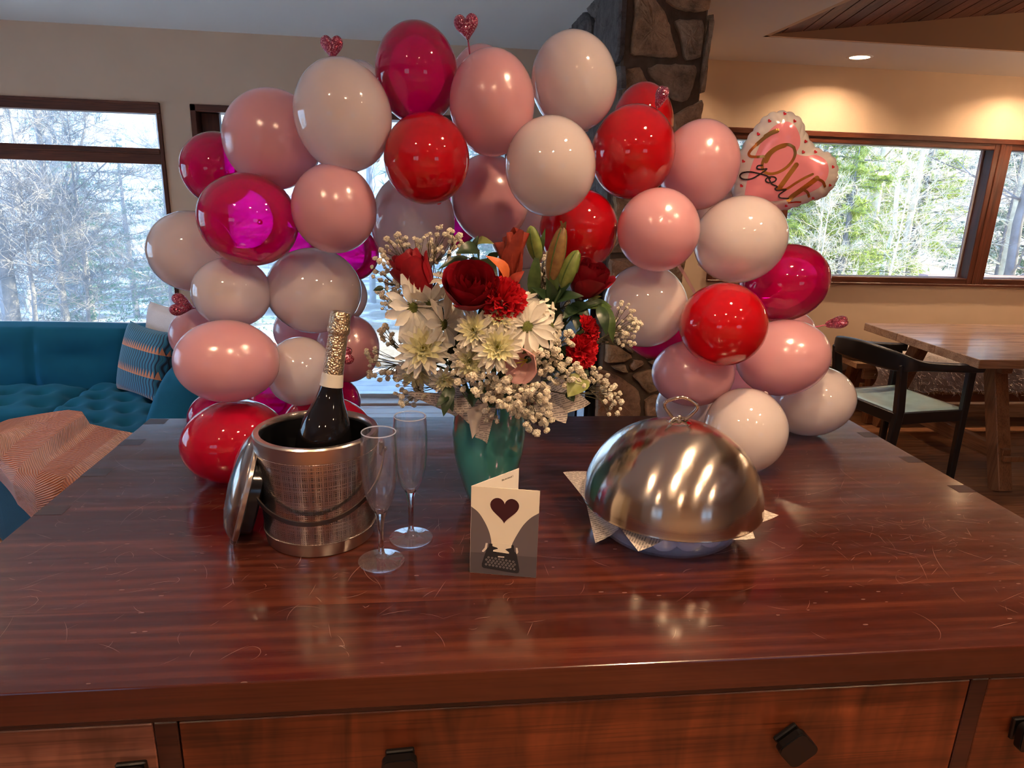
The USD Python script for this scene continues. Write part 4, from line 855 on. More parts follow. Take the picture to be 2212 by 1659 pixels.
BALLOONS = [   # image place and half axes, turn, colour, distance, side the neck points to, label
    (742, 252, 104, 119, -8, 'white', 1.427, 50, "big white balloon at the arch's upper left, under a glitter heart"),
    (900, 160, 89, 105, 0, 'crimson', 1.512, 95, 'tall crimson balloon at the very top of the arch'),
    (922, 344, 92, 97, 0, 'red', 1.453, 75, 'shiny red balloon just below the topmost crimson balloon'),
    (1063, 223, 92, 110, 0, 'pink', 1.475, None, 'pink balloon at the top of the arch, under the glitter heart on a stick'),
    (1240, 178, 92, 104, -14, 'white', 1.553, 72, 'tall white balloon at the top, in front of the stone column'),
    (1189, 360, 98, 105, 0, 'white', 1.457, None, 'round white balloon below the tall white one at the stone column'),
    (1367, 329, 90, 99, 10, 'red', 1.609, None, "big shiny red balloon on the arch's right shoulder, below a glitter heart"),
    (1388, 270, 66, 87, 0, 'red', 1.753, None, 'red balloon half hidden behind the big red one, against the stones'),
    (1510, 358, 85, 96, 12, 'pink', 1.705, 110, 'pink balloon right beside the heart-shaped foil balloon'),
    (1422, 497, 88, 89, 0, 'pink', 1.556, None, 'small round pink balloon on the right flank, above the dark rose'),
    (1598, 518, 100, 92, -22, 'white', 1.675, 145, 'egg-shaped white balloon directly below the foil heart balloon'),
    (1250, 497, 85, 88, 0, 'red', 1.645, None, 'red balloon behind the green lily buds'),
    (1394, 660, 90, 90, 0, 'white', 1.715, -60, "large white balloon behind the baby's breath on the bouquet's right side"),
    (1562, 701, 93, 90, 0, 'red', 1.596, None, "round red balloon in front on the arch's right leg"),
    (1692, 612, 96, 82, -20, 'crimson', 1.854, 160, 'crimson balloon sticking out of the right leg in front of the window sill'),
    (1690, 773, 98, 82, -10, 'pink', 1.795, 165, 'pink balloon low on the right leg, below the crimson one'),
    (1497, 806, 88, 72, 0, 'pink', 1.736, -30, "small pink balloon just above the cloche's ring handle"),
    (1610, 929, 88, 93, 10, 'white', 1.666, -60, 'white balloon resting on the worktop close behind the cloche'),
    (1752, 866, 90, 76, -10, 'white', 1.939, 190, 'white balloon at the foot of the right leg, nearest the black chair'),
    (1425, 712, 78, 66, 0, 'crimson', 1.968, None, 'crimson balloon peeping out under the large white one, over the stones'),
    (1712, 728, 50, 56, 0, 'pink', 2.137, None, 'pale pink balloon edge behind the crimson one, by the sideways glitter heart'),
    (1487, 880, 70, 70, 0, 'white', 1.880, None, "white balloon seen through the cloche's ring handle"),
    (1515, 425, 70, 74, 0, 'white', 1.986, None, 'white balloon mostly hidden between the pink and egg-shaped white ones at the foil heart'),
    (1130, 505, 72, 76, 0, 'white', 1.959, None, "white balloon mostly hidden behind the bouquet's tallest green bud"),
    (590, 302, 104, 105, 0, 'pink', 1.522, 35, "large pink balloon on the arch's left shoulder"),
    (470, 365, 76, 77, 0, 'magenta', 1.622, None, "magenta see-through balloon sticking out by the glass door's jamb"),
    (537, 475, 105, 98, 15, 'crimson', 1.454, None, 'shiny crimson balloon in front on the left flank'),
    (722, 451, 90, 95, 0, 'pink', 1.460, None, 'round pink balloon on the inner side of the left flank'),
    (415, 543, 91, 86, 0, 'white', 1.607, -10, 'white balloon farthest out on the left, in front of the sofa window'),
    (502, 632, 83, 76, 0, 'white', 1.547, 0, 'white balloon below the crimson one on the left leg'),
    (492, 780, 109, 89, 0, 'pink', 1.452, -25, 'wide pink balloon in front on the left leg, above the red one'),
    (678, 628, 101, 92, 0, 'white', 1.619, 160, 'large white balloon right above the champagne bottle'),
    (752, 752, 67, 74, 0, 'pink', 1.838, None, "pink balloon behind the champagne bottle's gold neck"),
    (650, 802, 73, 75, 0, 'white', 1.593, -20, "small white balloon beside the bottle's neck, touching the wide pink one"),
    (508, 953, 111, 90, -12, 'cerise', 1.522, -10, 'big red balloon on the worktop behind the bucket lid'),
    (462, 905, 54, 58, 0, 'crimson', 1.729, None, 'crimson balloon edge behind the big red one, next to the sofa arm'),
    (708, 922, 96, 68, 10, 'cerise', 1.674, 180, 'red balloon behind the bottle in the ice bucket'),
    (708, 868, 70, 60, 0, 'crimson', 1.867, None, "crimson balloon hidden behind the bottle's shoulder"),
    (427, 724, 58, 58, 0, 'pink', 1.830, None, 'small pink balloon behind the wide pink one, below the glitter heart at the sofa'),
    (762, 548, 56, 58, 0, 'magenta', 1.874, None, "magenta balloon between the left leg and the baby's breath"),
    (893, 480, 91, 104, 0, 'white', 1.684, 20, "large pale balloon behind the topmost baby's breath"),
    (1058, 430, 84, 94, -10, 'pink', 1.729, None, "pink balloon on the arch's inner edge, above the red lily"),
    (980, 470, 58, 62, 0, 'magenta', 2.032, None, "magenta balloon glimpsed between the pale and pink ones at the arch's inner edge"),
    (728, 640, 65, 62, 0, 'white', 1.955, None, 'white balloon edge behind the large white one above the bottle'),
    (1040, 178, 66, 76, 0, 'pink', 1.735, None, 'pink balloon edge behind the topmost pink one'),
    (775, 205, 60, 70, 0, 'white', 1.712, None, 'white balloon edge behind the big white one at the upper left'),
    (650, 520, 50, 48, 0, 'crimson', 1.793, None, 'crimson balloon wedged behind the crimson and pink ones of the left flank'),
    (655, 715, 62, 58, 0, 'pink', 2.009, None, 'pink balloon deep in the left leg, between white ones'),
    (590, 860, 50, 50, 0, 'magenta', 1.918, None, 'magenta balloon deep in the left leg, above the big red one'),
    (1606, 828, 58, 54, 0, 'pink', 2.162, None, 'pink balloon deep in the right leg, behind the pink and white ones'),
]
# ---------------------------------------------------------------- the balloon arch
KNOT = {}
def balloon(bx, by, rx, ry, ang, colour, z, neck, label):
    c = EYE + ray(bx, by) * z
    vd = (c - EYE) / np.linalg.norm(c - EYE)
    r_ = RIGHT - vd * (RIGHT @ vd); r_ /= np.linalg.norm(r_); d_ = -np.cross(r_, vd); d_ = d_ if d_ @ UP < 0 else -d_     # right and down in the picture
    a = math.radians(ang); e1 = r_ * math.cos(a) + d_ * math.sin(a); e2 = -r_ * math.sin(a) + d_ * math.cos(a)
    A, Bx = rx * z / FPX, ry * z / FPX; Cx = math.sqrt(A * Bx)
    M_ = np.outer(e1, e1) * A + np.outer(e2, e2) * Bx + np.outer(vd, vd) * Cx
    if neck is None:
        nd = vd * 0.9 + (np.array([0.25, 1.75, 1.35]) - c) * 0.25
    else:
        k = math.radians(neck); nd = (r_ * math.cos(k) + d_ * math.sin(k)) * 0.8 + vd * 0.62
    nd /= np.linalg.norm(nd)
    s = np.concatenate([np.linspace(0, 0.72, 15), np.linspace(0.76, 0.985, 9)]) * np.pi
    t = np.clip((s / np.pi - 0.62) / 0.38, 0, 1); t = t * t * (3 - 2 * t)
    rad, axl = np.sin(s) * (1 - 0.30 * t), -np.cos(s) * (1 + 0.15 * t)
    prof = [(0.0, -1.0)] + [(q, w) for q, w in zip(rad[1:], axl[1:])] + [(0.030, 1.165), (0.026, 1.185)]
    th = thing(colour_name(colour), label, "balloon", c)
    R = frame_of(nd)
    m = lathe(prof, 44)
    v = np.array(m.vertices) @ R.T @ M_.T
    part(th, "skin", trimesh.Trimesh(v + c, m.faces, process=False), LATEX[colour], True)
    kn = lathe([(0.026, 1.18), (0.045, 1.20), (0.045, 1.225), (0.026, 1.24), (0.05, 1.275), (0.062, 1.29), (0.05, 1.288), (0.02, 1.25)], 20)
    part(th, "knot", trimesh.Trimesh(np.array(kn.vertices) @ R.T @ M_.T + c, kn.faces, process=False), LATEX[colour], 50)
    if 'at the sofa' in label or 'glimpsed' in label or 'topmost pink one' in label or 'upper left' in label and 'edge' in label:
        part(th, "tie", tube([c + (M_ @ nd) * 1.22, strip[np.argmin(np.linalg.norm(strip - c - M_ @ nd, axis=1))]], 0.0012, 5), LATEX[colour], True)
    return c


def colour_name(c): return {"white": "white_balloon", "pink": "pink_balloon", "red": "red_balloon", "cerise": "red_balloon", "crimson": "crimson_balloon", "magenta": "crimson_balloon"}[c]


strip = smooth_path([(-0.46, 1.70, 0.93), (-0.42, 1.76, 1.25), (-0.36, 1.78, 1.50), (-0.16, 1.74, 1.66), (0.16, 1.74, 1.70), (0.42, 1.76, 1.62), (0.62, 1.78, 1.42), (0.76, 1.76, 1.20), (0.83, 1.72, 0.98)], 60)
BC = [balloon(*b) for b in BALLOONS]
# the strip that holds them
strip = smooth_path([(-0.46, 1.70, 0.93), (-0.42, 1.76, 1.25), (-0.36, 1.78, 1.50), (-0.16, 1.74, 1.66), (0.16, 1.74, 1.70), (0.42, 1.76, 1.62), (0.62, 1.78, 1.42), (0.76, 1.76, 1.20), (0.83, 1.72, 0.98)], 60)
sv = np.concatenate([np.stack([p_ + (0, 0.012, 0.012), p_ - (0, 0.012, 0.012)]) for p_ in strip]); sf = []
for k in range(len(strip) - 1):
    sf += [[2 * k, 2 * k + 1, 2 * k + 3], [2 * k, 2 * k + 3, 2 * k + 2]]
single("balloon_strip", trimesh.Trimesh(sv, sf, process=False), mat("pink_plastic", {"t": ("transparent_bsdf", {"color": (1, 0.75, 0.85)}), "p": ("principled_bsdf", {"base_color": (0.75, 0.35, 0.5), "roughness": 0.15}), "m": ("mix_closure", {"fac": 0.45})}, [("t.BSDF", "m.closure1"), ("p.BSDF", "m.closure2")], "m.closure"), "thin pinkish plastic strip running through the middle of the balloon arch", "strip")

# glitter hearts on picks
GLIT = mat("pink_glitter", {"t": ("texture_coordinate", {}), "v": ("voronoi_texture", {"scale": 520.0}), "s": ("separate_color", {}), "r": ("rgb_ramp", {"ramp": [(0.0, (0.28, 0.03, 0.07)), (0.75, (0.55, 0.12, 0.19)), (0.93, (0.8, 0.4, 0.45)), (1.0, (1, 0.8, 0.8))]}),
    "nm": ("vector_math", {"math_type": "subtract", "vector2": (0.5, 0.5, 0.5)}), "sc": ("vector_math", {"math_type": "scale", "scale": 1.1}), "g": ("geometry", {}), "ad": ("vector_math", {"math_type": "add"}), "no": ("vector_math", {"math_type": "normalize"}),
    "p": ("principled_bsdf", {"roughness": 0.25, "metallic": 0.75})}, [("t.object", "v.vector"), ("v.color", "s.color"), ("s.r", "r.fac"), ("r.color", "p.base_color"), ("v.color", "nm.vector1"), ("nm.vector", "sc.vector1"), ("sc.vector", "ad.vector1"), ("g.normal", "ad.vector2"), ("ad.vector", "no.vector1"), ("no.vector", "p.normal")], "p.BSDF")
STICK = plain("pink_stick", (0.55, 0.14, 0.2), 0.5)
def puffy_heart(w, h, thick):
    n = 40; rings = []
    tq = np.linspace(0, 2 * np.pi, 48, endpoint=False); o = np.stack([hx(tq), hy(tq) + 2.0], 1) / 16.0
    ks = np.concatenate([np.sin(np.linspace(0.04, 1, 9) * np.pi / 2)]); v, f = [], []
    for sgn in (1, -1):
        base = len(v); v.append([0, 0, sgn * thick])
        for k in ks:
            zz = sgn * thick * math.sqrt(max(0, 1 - k ** 2.2))
            v += [[p_[0] * k * w, p_[1] * k * h, zz] for p_ in o]
        for j in range(48):
            a, b = base + 1 + j, base + 1 + (j + 1) % 48; f.append([base, a, b] if sgn > 0 else [base, b, a])
            for r_ in range(len(ks) - 1):
                p0, p1, q0, q1 = a + r_ * 48, b + r_ * 48, a + (r_ + 1) * 48, b + (r_ + 1) * 48
                f += [[p0, q0, q1], [p0, q1, p1]] if sgn > 0 else [[p0, q1, q0], [p0, p1, q1]]
    m = trimesh.Trimesh(v, f, process=False); m.merge_vertices(); m.update_faces(m.nondegenerate_faces()); return m
for hx_, hy_, z_, up_img, turn, tail, s_, lab in (
        (717, 104, 1.50, (-0.06, -1), 0.35, 52, 25, "glitter heart on top of the arch, over the big white balloon"),
        (1008, 60, 1.50, (-0.12, -1), 0.25, 64, 27, "glitter heart raised on its stick at the top of the arch"),
        (1428, 209, 1.60, (0.35, -1), 1.15, 60, 22, "glitter heart seen edge-on in front of the stone column"),
        (395, 660, 1.60, (-1, -0.22), -0.15, 70, 25, "glitter heart lying sideways in front of the sofa window"),
        (1808, 697, 1.78, (1, -0.20), 1.2, 62, 22, "glitter heart seen edge-on, pointing at the dining table"),
        (742, 770, 1.68, (0.9, -0.2), 0.5, 55, 21, "glitter heart mostly hidden behind the champagne bottle's foil")):
    c = EYE + ray(hx_, hy_) * z_; vd = (c - EYE) / np.linalg.norm(c - EYE)
    up_ = RIGHT * up_img[0] - UP * up_img[1]; up_ -= vd * (up_ @ vd); up_ /= np.linalg.norm(up_)
    nrm_ = -vd * math.cos(turn) + np.cross(up_, vd) * math.sin(turn); R = np.stack([np.cross(up_, nrm_), up_, nrm_], 1); k = z_ / FPX
    t = thing("glitter_heart_pick", lab, "decoration", c, group="glitter heart picks")
    part(t, "heart", moved(puffy_heart(s_ * k, s_ * k * 1.15, s_ * k * 0.52), R, c), GLIT, True)
    back = vd * 0.045 * (z_ / 1.5) * (1 if turn < 0.6 else 0.3)
    part(t, "stick", tube([c - up_ * 0.7 * s_ * k, c - up_ * tail * k + back * 0.5, c - up_ * (tail + 45) * k + back * 1.6], 0.0019, 7), STICK, True)

# the heart-shaped foil balloon with its gold and black lettering
FZ = 1.74
fc_ = EYE + ray(1690, 352) * FZ
fvd = (fc_ - EYE) / np.linalg.norm(fc_ - EYE); fn_ = -fvd + RIGHT * 0.12 - UP * 0.10; fn_ /= np.linalg.norm(fn_)
fx_ = RIGHT - fn_ * (RIGHT @ fn_); fx_ /= np.linalg.norm(fx_); fy_ = np.cross(fn_, fx_); FR_ = np.stack([fx_, fy_, fn_], 1)
def fp2(x, y):
    q = on_plane(x, y, fc_, fn_) - fc_; return np.array([q @ fx_, q @ fy_])
def crop(x, y): return fp2(1570 + x / 6.91, 220 + y / 6.91)
oc_ = [(75, 1400), (85, 1230), (120, 1000), (180, 790), (290, 570), (420, 385), (560, 225), (700, 155), (880, 138), (1020, 190), (1130, 290), (1168, 420), (1225, 540), (1290, 640), (1400, 715), (1530, 770), (1620, 860), (1660, 1020), (1640, 1180), (1550, 1320), (1430, 1430), (1250, 1480), (1080, 1550), (900, 1605), (700, 1640), (450, 1670), (250, 1690), (130, 1680), (80, 1580)]
O2 = smooth_path(np.array([crop(*q) for q in oc_]), 240, True)
ctr = O2.mean(0); tang = np.gradient(O2, axis=0); nrm2 = np.stack([tang[:, 1], -tang[:, 0]], 1); nrm2 /= np.linalg.norm(nrm2, axis=1, keepdims=True)
if ((O2 - ctr) * nrm2).sum() < 0: nrm2 = -nrm2
arcl = np.concatenate([[0], np.cumsum(np.linalg.norm(np.diff(O2, axis=0), axis=1))]); scal = np.abs(np.sin(arcl / arcl[-1] * np.pi * 34)) ** 0.6
O2s = O2 + nrm2 * (scal[:, None] - 0.6) * 0.0048
OPoly = sg.Polygon(O2)
def puff(p2):
    """Height of the foil's skin over its seam."""
    p2 = np.atleast_2d(p2); import shapely
    d = shapely.distance(shapely.points(p2), OPoly.exterior); d = np.where(shapely.contains(OPoly, shapely.points(p2)), d, 0)
    return 0.044 * np.sqrt(np.clip(1 - (1 - np.clip(d / 0.075, 0, 1)) ** 2, 0, 1))
ks = 1 - np.linspace(0, 1, 15) ** 1.6
def foil_side(sgn):
    v, f = [], []; n = len(O2)
    for k in ks[:-1]:
        ring = ctr + (O2 - ctr) * k; h = puff(ring)
        ring = ctr + (O2s - ctr) * k if k == 1 else ring
        wr = 0.0022 * (scal - 0.5) * np.clip(1.25 - np.abs(k - 0.93) * 9, 0, 1)
        v += [[*q, sgn * (hh + w_)] for q, hh, w_ in zip(ring, h, wr)]
    v.append([*ctr, sgn * puff(ctr)[0]])
    for r_ in range(len(ks) - 2):
        for j in range(n):
            a, b = r_ * n + j, r_ * n + (j + 1) % n
            f += [[a, b, b + n], [a, b + n, a + n]]
    r_ = len(ks) - 2
    f += [[r_ * n + j, r_ * n + (j + 1) % n, len(v) - 1] for j in range(n)]
    m = trimesh.Trimesh(v, f, process=False)
    if (m.face_normals[:, 2].mean() > 0) != (sgn > 0): m.faces = m.faces[:, ::-1]
    return moved(m, FR_, fc_)
FW = plain("foil_white", (0.60, 0.55, 0.52), 0.16, metallic=0.25); FP = plain("foil_pink", (0.72, 0.24, 0.28), 0.16, metallic=0.25)
fo = thing("foil_heart_balloon", "heart-shaped foil balloon with gold and black script and a scalloped white edge", "balloon", fc_)
part(fo, "front_skin", foil_side(1), FW, 60); part(fo, "back_skin", foil_side(-1), FW, 60)
def on_foil(poly, off, step=0.006):
    """A flat print laid onto the puffed front skin, as a thin raised patch."""
    import shapely
    ms = []
    for g_ in getattr(poly, "geoms", [poly]):
        if g_.area < 1e-8: continue
        g_ = shapely.segmentize(g_, step); x0_, y0_, x1_, y1_ = g_.bounds
        gx, gy = np.meshgrid(np.arange(x0_, x1_, step), np.arange(y0_, y1_, step)); q = np.stack([gx.ravel(), gy.ravel()], 1)
        q = q[shapely.contains(g_.buffer(-step * 0.45), shapely.points(q))]
        pts = np.vstack([np.array(g_.exterior.coords)[:-1]] + [np.array(i_.coords)[:-1] for i_ in g_.interiors] + [q])
        from scipy.spatial import Delaunay
        tri = Delaunay(pts).simplices; cc = pts[tri].mean(1); tri = tri[shapely.contains(g_, shapely.points(cc))]
        a_ = pts[tri]; flip = np.cross(a_[:, 1] - a_[:, 0], a_[:, 2] - a_[:, 0]) < 0; tri[flip] = tri[flip][:, ::-1]
        ms.append(trimesh.Trimesh(np.c_[pts, puff(pts) + off], tri, process=False))
    return moved(cat(ms), FR_, fc_)
PK = [(250, 1410), (300, 1100), (400, 800), (520, 545), (680, 355), (860, 285), (990, 345), (1065, 500), (1060, 640), (1010, 750), (1150, 790), (1300, 778), (1440, 850), (1485, 980), (1450, 1130), (1330, 1260), (1100, 1370), (800, 1440), (500, 1458), (330, 1455)]
part(fo, "pink_heart", on_foil(sg.Polygon(smooth_path(np.array([crop(*q) for q in PK]), 80, True)).buffer(0), 0.0006), FP, 60)
def stroke(pts, w, closed=False): return sg.LineString(smooth_path(np.array([crop(*q) for q in pts]), 40, closed)).buffer(w)
GOLDS = plain("foil_gold", (0.62, 0.33, 0.10), 0.16, metallic=1.0); BLK = plain("foil_black", (0.015, 0.008, 0.008), 0.25); REDH = plain("foil_red", (0.42, 0.012, 0.02), 0.3)
el = lambda cx, cy, a, b, t: [(cx + a * math.cos(q) * math.cos(t) - b * math.sin(q) * math.sin(t), cy + a * math.cos(q) * math.sin(t) + b * math.sin(q) * math.cos(t)) for q in np.linspace(0, 2 * np.pi, 13)]
import shapely
part(fo, "gold_script", on_foil(shapely.union_all([stroke([(725, 415), (640, 450), (560, 500)], 0.0052), stroke([(600, 478), (520, 540), (430, 620)], 0.0042), stroke([(430, 620), (350, 700), (315, 760), (340, 795), (430, 800), (520, 790)], 0.003), stroke(el(745, 830, 280, 165, -0.65), 0.0034),
    stroke([(560, 860), (620, 750), (720, 670), (830, 630)], 0.0052), stroke([(1000, 915), (900, 1050), (800, 1190), (745, 1265)], 0.0058), stroke([(745, 1265), (850, 1270), (1000, 1175), (1130, 1100), (1240, 1050)], 0.003), stroke([(1300, 1110), (1200, 1190), (1080, 1280), (960, 1370), (900, 1430)], 0.0062),
    stroke([(1290, 1110), (1390, 1160), (1430, 1235)], 0.003), stroke([(1100, 1270), (1170, 1320), (1200, 1390)], 0.003), stroke([(900, 1480), (1000, 1470), (1080, 1475)], 0.002)]), 0.0012), GOLDS, 60, label="gold script lettering 'love'")
part(fo, "black_script", on_foil(shapely.union_all([stroke([(500, 920), (440, 930), (430, 970), (500, 980), (570, 972), (500, 1030), (350, 1120), (230, 1132), (186, 1090), (220, 1042), (330, 1020), (450, 1040), (560, 1070), (620, 1110)], 0.0018),
    stroke(el(630, 1130, 78, 42, -0.15), 0.0018), stroke([(600, 1110), (640, 1190), (720, 1230), (690, 1262), (730, 1290), (850, 1275), (790, 1320), (748, 1360), (770, 1400), (890, 1412)], 0.0018)]), 0.0018, 0.004), BLK, 60, label="black script lettering 'you'")
for x_, y_ in ((620, 278), (990, 280), (455, 470), (1155, 580), (1110, 730), (1300, 735), (1555, 955), (1510, 1225), (235, 872), (205, 1230), (650, 1502), (865, 1530), (850, 172), (1265, 1420)):
    part(fo, "small_heart", on_foil(sg.Polygon(HEART @ np.array([[math.cos(-0.6), math.sin(-0.6)], [-math.sin(-0.6), math.cos(-0.6)]]) * 0.0042 + crop(x_, y_)), 0.0022, 0.003), REDH, 60)
# ---------------------------------------------------------------- the bouquet
def petal_mat(name, col, col2, rough=0.5, tr=0.3, spec=0.3):
    return mat(name, {"t": ("texture_coordinate", {}), "n": ("noise_texture", {"scale": 60.0, "detail": 3.0}), "r": ("rgb_ramp", {"ramp": [(0.3, col), (0.7, col2)]}), "o": ("object_info", {}), "h": ("hsv", {}), "hv": ("map_range", {"to_min": 0.85, "to_max": 1.12}),
                      "p": ("principled_bsdf", {"roughness": rough, "specular_ior_level": spec}), "l": ("translucent_bsdf", {}), "m": ("mix_closure", {"fac": tr})},
               [("t.object", "n.vector"), ("n.fac", "r.fac"), ("o.random", "hv.value"), ("hv.result", "h.value"), ("r.color", "h.color"), ("h.color", "p.base_color"), ("h.color", "l.color"), ("p.BSDF", "m.closure1"), ("l.BSDF", "m.closure2")], "m.closure")
WHITEP = petal_mat("white_petal", (0.74, 0.70, 0.60), (0.84, 0.80, 0.70)); CREAMP = petal_mat("cream_petal", (0.78, 0.75, 0.44), (0.86, 0.83, 0.56))
ROSEP = petal_mat("rose_petal", (0.17, 0.002, 0.008), (0.27, 0.004, 0.011), 0.45, 0.15); ROSED = petal_mat("dark_rose_petal", (0.13, 0.001, 0.006), (0.2, 0.003, 0.01), 0.45, 0.12)
CARNP = petal_mat("carnation_petal", (0.52, 0.006, 0.016), (0.66, 0.02, 0.03), 0.5, 0.25); LILYP = petal_mat("lily_petal", (0.24, 0.030, 0.018), (0.36, 0.055, 0.032), 0.4, 0.25); LILYO = petal_mat("lily_petal_orange", (0.62, 0.13, 0.04), (0.7, 0.2, 0.07), 0.4, 0.3)
PINKP = petal_mat("bell_petal", (0.74, 0.40, 0.38), (0.80, 0.50, 0.46), 0.45, 0.3)
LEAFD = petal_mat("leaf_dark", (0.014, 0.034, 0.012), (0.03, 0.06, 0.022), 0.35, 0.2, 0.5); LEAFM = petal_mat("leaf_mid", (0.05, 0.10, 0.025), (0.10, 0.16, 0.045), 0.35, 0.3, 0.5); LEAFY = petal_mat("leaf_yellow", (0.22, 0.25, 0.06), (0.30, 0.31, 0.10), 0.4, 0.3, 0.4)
PODG = petal_mat("bud_green", (0.12, 0.17, 0.035), (0.22, 0.27, 0.07), 0.35, 0.1, 0.5); PODB = petal_mat("bud_bronze", (0.17, 0.075, 0.03), (0.28, 0.17, 0.055), 0.4, 0.1, 0.4)
EYEG = plain("flower_eye_green", (0.10, 0.12, 0.012), 0.7, 1.0, 900, 0.3, 400); EYEY = plain("flower_eye_yellow", (0.46, 0.43, 0.03), 0.7, 1.0, 700)
STEMG = plain("stem_green", (0.05, 0.09, 0.025), 0.5); STEMB = plain("stem_brown", (0.06, 0.05, 0.02), 0.6); FLORET = petal_mat("gypsophila", (0.70, 0.63, 0.49), (0.82, 0.76, 0.62), 0.6, 0.25)
VX, VY = vc[0], vc[1]
BY = VY
frg = np.random.default_rng(21)
def face(r, u, c): v = RIGHT * r + UP * u - FWD * c; return v / np.linalg.norm(v)
def at(x, y, Y): return on_y(x, y, Y)
def stem(t, head, axis, r=0.0022, m=None, end=None):
    e = np.array([VX, VY, 1.03]) + frg.normal(0, 0.012, 3) * [1, 1, 0] if end is None else np.asarray(end)
    h = np.asarray(head, float); k = h - np.asarray(axis) * 0.35 * np.linalg.norm(h - e) * 0.6
    mid = np.array([VX, VY, 1.15]) * 0.6 + k * 0.4
    part(t, "stem", tube(smooth_path([h, k * 0.75 + mid * 0.25, mid, e], 10), r, 6), m or STEMG, True)
def petal(L, W, cup=0.2, curl=0.0, wp=0.75, tip=0.35, nu=4, nv=2, jag=0.0, base=0.15):
    """A petal along +y, face towards +z: length, half width, cupping, curl of the tip, where it is widest, how blunt."""
    def fn(U, V):
        s = V * 2 - 1
        w = W * np.clip(base + (1 - base) * np.sin(np.pi * np.clip(U * 0.5 / wp, 0, 1)), 0, 1) * np.where(U > wp, np.sqrt(np.clip(1 - ((U - wp) / (1 - wp + 1e-9)) ** 2 * (1 - tip ** 2), 0, 1)), 1)
        y = U * L * (1 + jag * np.sin(V * 40) * U ** 4)
        return np.stack([s * w, y, cup * W * s * s + curl * L * U * U - 0.08 * W * np.cos(np.pi * s * 0.5) * U])
    return grid(fn, nu, nv)[0]
def turned(m, az, el):
    """Lifts a petal by el from the flower's plane, then turns it by az about the flower's axis."""
    ce, se, ca, sa = math.cos(el), math.sin(el), math.cos(az), math.sin(az)
    return moved(m, np.array([[ca, -sa, 0], [sa, ca, 0], [0, 0, 1]]) @ np.array([[1, 0, 0], [0, ce, -se], [0, se, ce]]))

FLOWERS = "cut flowers in the bouquet"
def daisy(x, y, Y, fc, r, label, n=17):
    c = at(x, y, Y); ax = face(*fc); R = frame_of(ax, UP + 0.3 * RIGHT); t = thing("daisy", label, "flower", c, group=FLOWERS)
    part(t, "eye", moved(lathe([(0, 0.0050), (r * 0.12, 0.0045), (r * 0.2, 0.0022), (r * 0.225, -0.001), (0, -0.004)], 16), R, c), EYEG, 50)
    for k in range(n):
        az = 2 * np.pi * k / n + frg.normal(0, 0.06); el = frg.normal(0.16 if k % 2 else 0.02, 0.10)
        m = petal(r * frg.uniform(0.74, 0.86), r * frg.uniform(0.145, 0.175), 0.35, frg.normal(-0.08, 0.10), 0.68, 0.35, 4, 2); m = moved(m, t=(0, r * 0.17, 0))
        part(t, "petal", moved(turned(m, az, el), R, c), WHITEP, True)
    part(t, "calyx", moved(lathe([(0, -0.012), (0.004, -0.012), (r * 0.2, -0.004), (r * 0.15, -0.001)], 12), R, c), STEMG, 50); stem(t, c - ax * 0.01, ax)
def mum(x, y, Y, fc, r, label):
    c = at(x, y, Y); ax = face(*fc); R = frame_of(ax, UP + 0.2 * RIGHT); t = thing("chrysanthemum", label, "flower", c, group=FLOWERS)
    for n, el, L, W, m_ in ((17, -0.05, 0.92, 0.13, WHITEP), (17, 0.22, 0.84, 0.125, WHITEP), (14, 0.52, 0.70, 0.115, CREAMP), (11, 0.85, 0.52, 0.10, CREAMP), (8, 1.15, 0.36, 0.07, CREAMP)):
        o = frg.uniform(0, 1)
        for k in range(n):
            p_ = petal(r * L * frg.uniform(0.88, 1.05), r * W, 0.6, frg.normal(0.10, 0.08), 0.72, 0.4, 3, 2); p_ = moved(p_, t=(0, r * 0.06, 0))
            part(t, "petal", moved(turned(p_, 2 * np.pi * (k + o) / n + frg.normal(0, 0.08), el + frg.normal(0, 0.08)), R, c), m_, True)
    part(t, "eye", moved(cat([turned(moved(petal(r * 0.2, r * 0.028, 0.5, 0.1, 0.7, 0.4, 2, 2), t=(0, r * 0.02, 0)), a, 1.2 - 0.3 * (k % 2)) for k, a in enumerate(np.linspace(0, 6.28, 15)[:-1])]), R, c + ax * r * 0.12), EYEY, True)
    stem(t, c - ax * 0.004, ax)
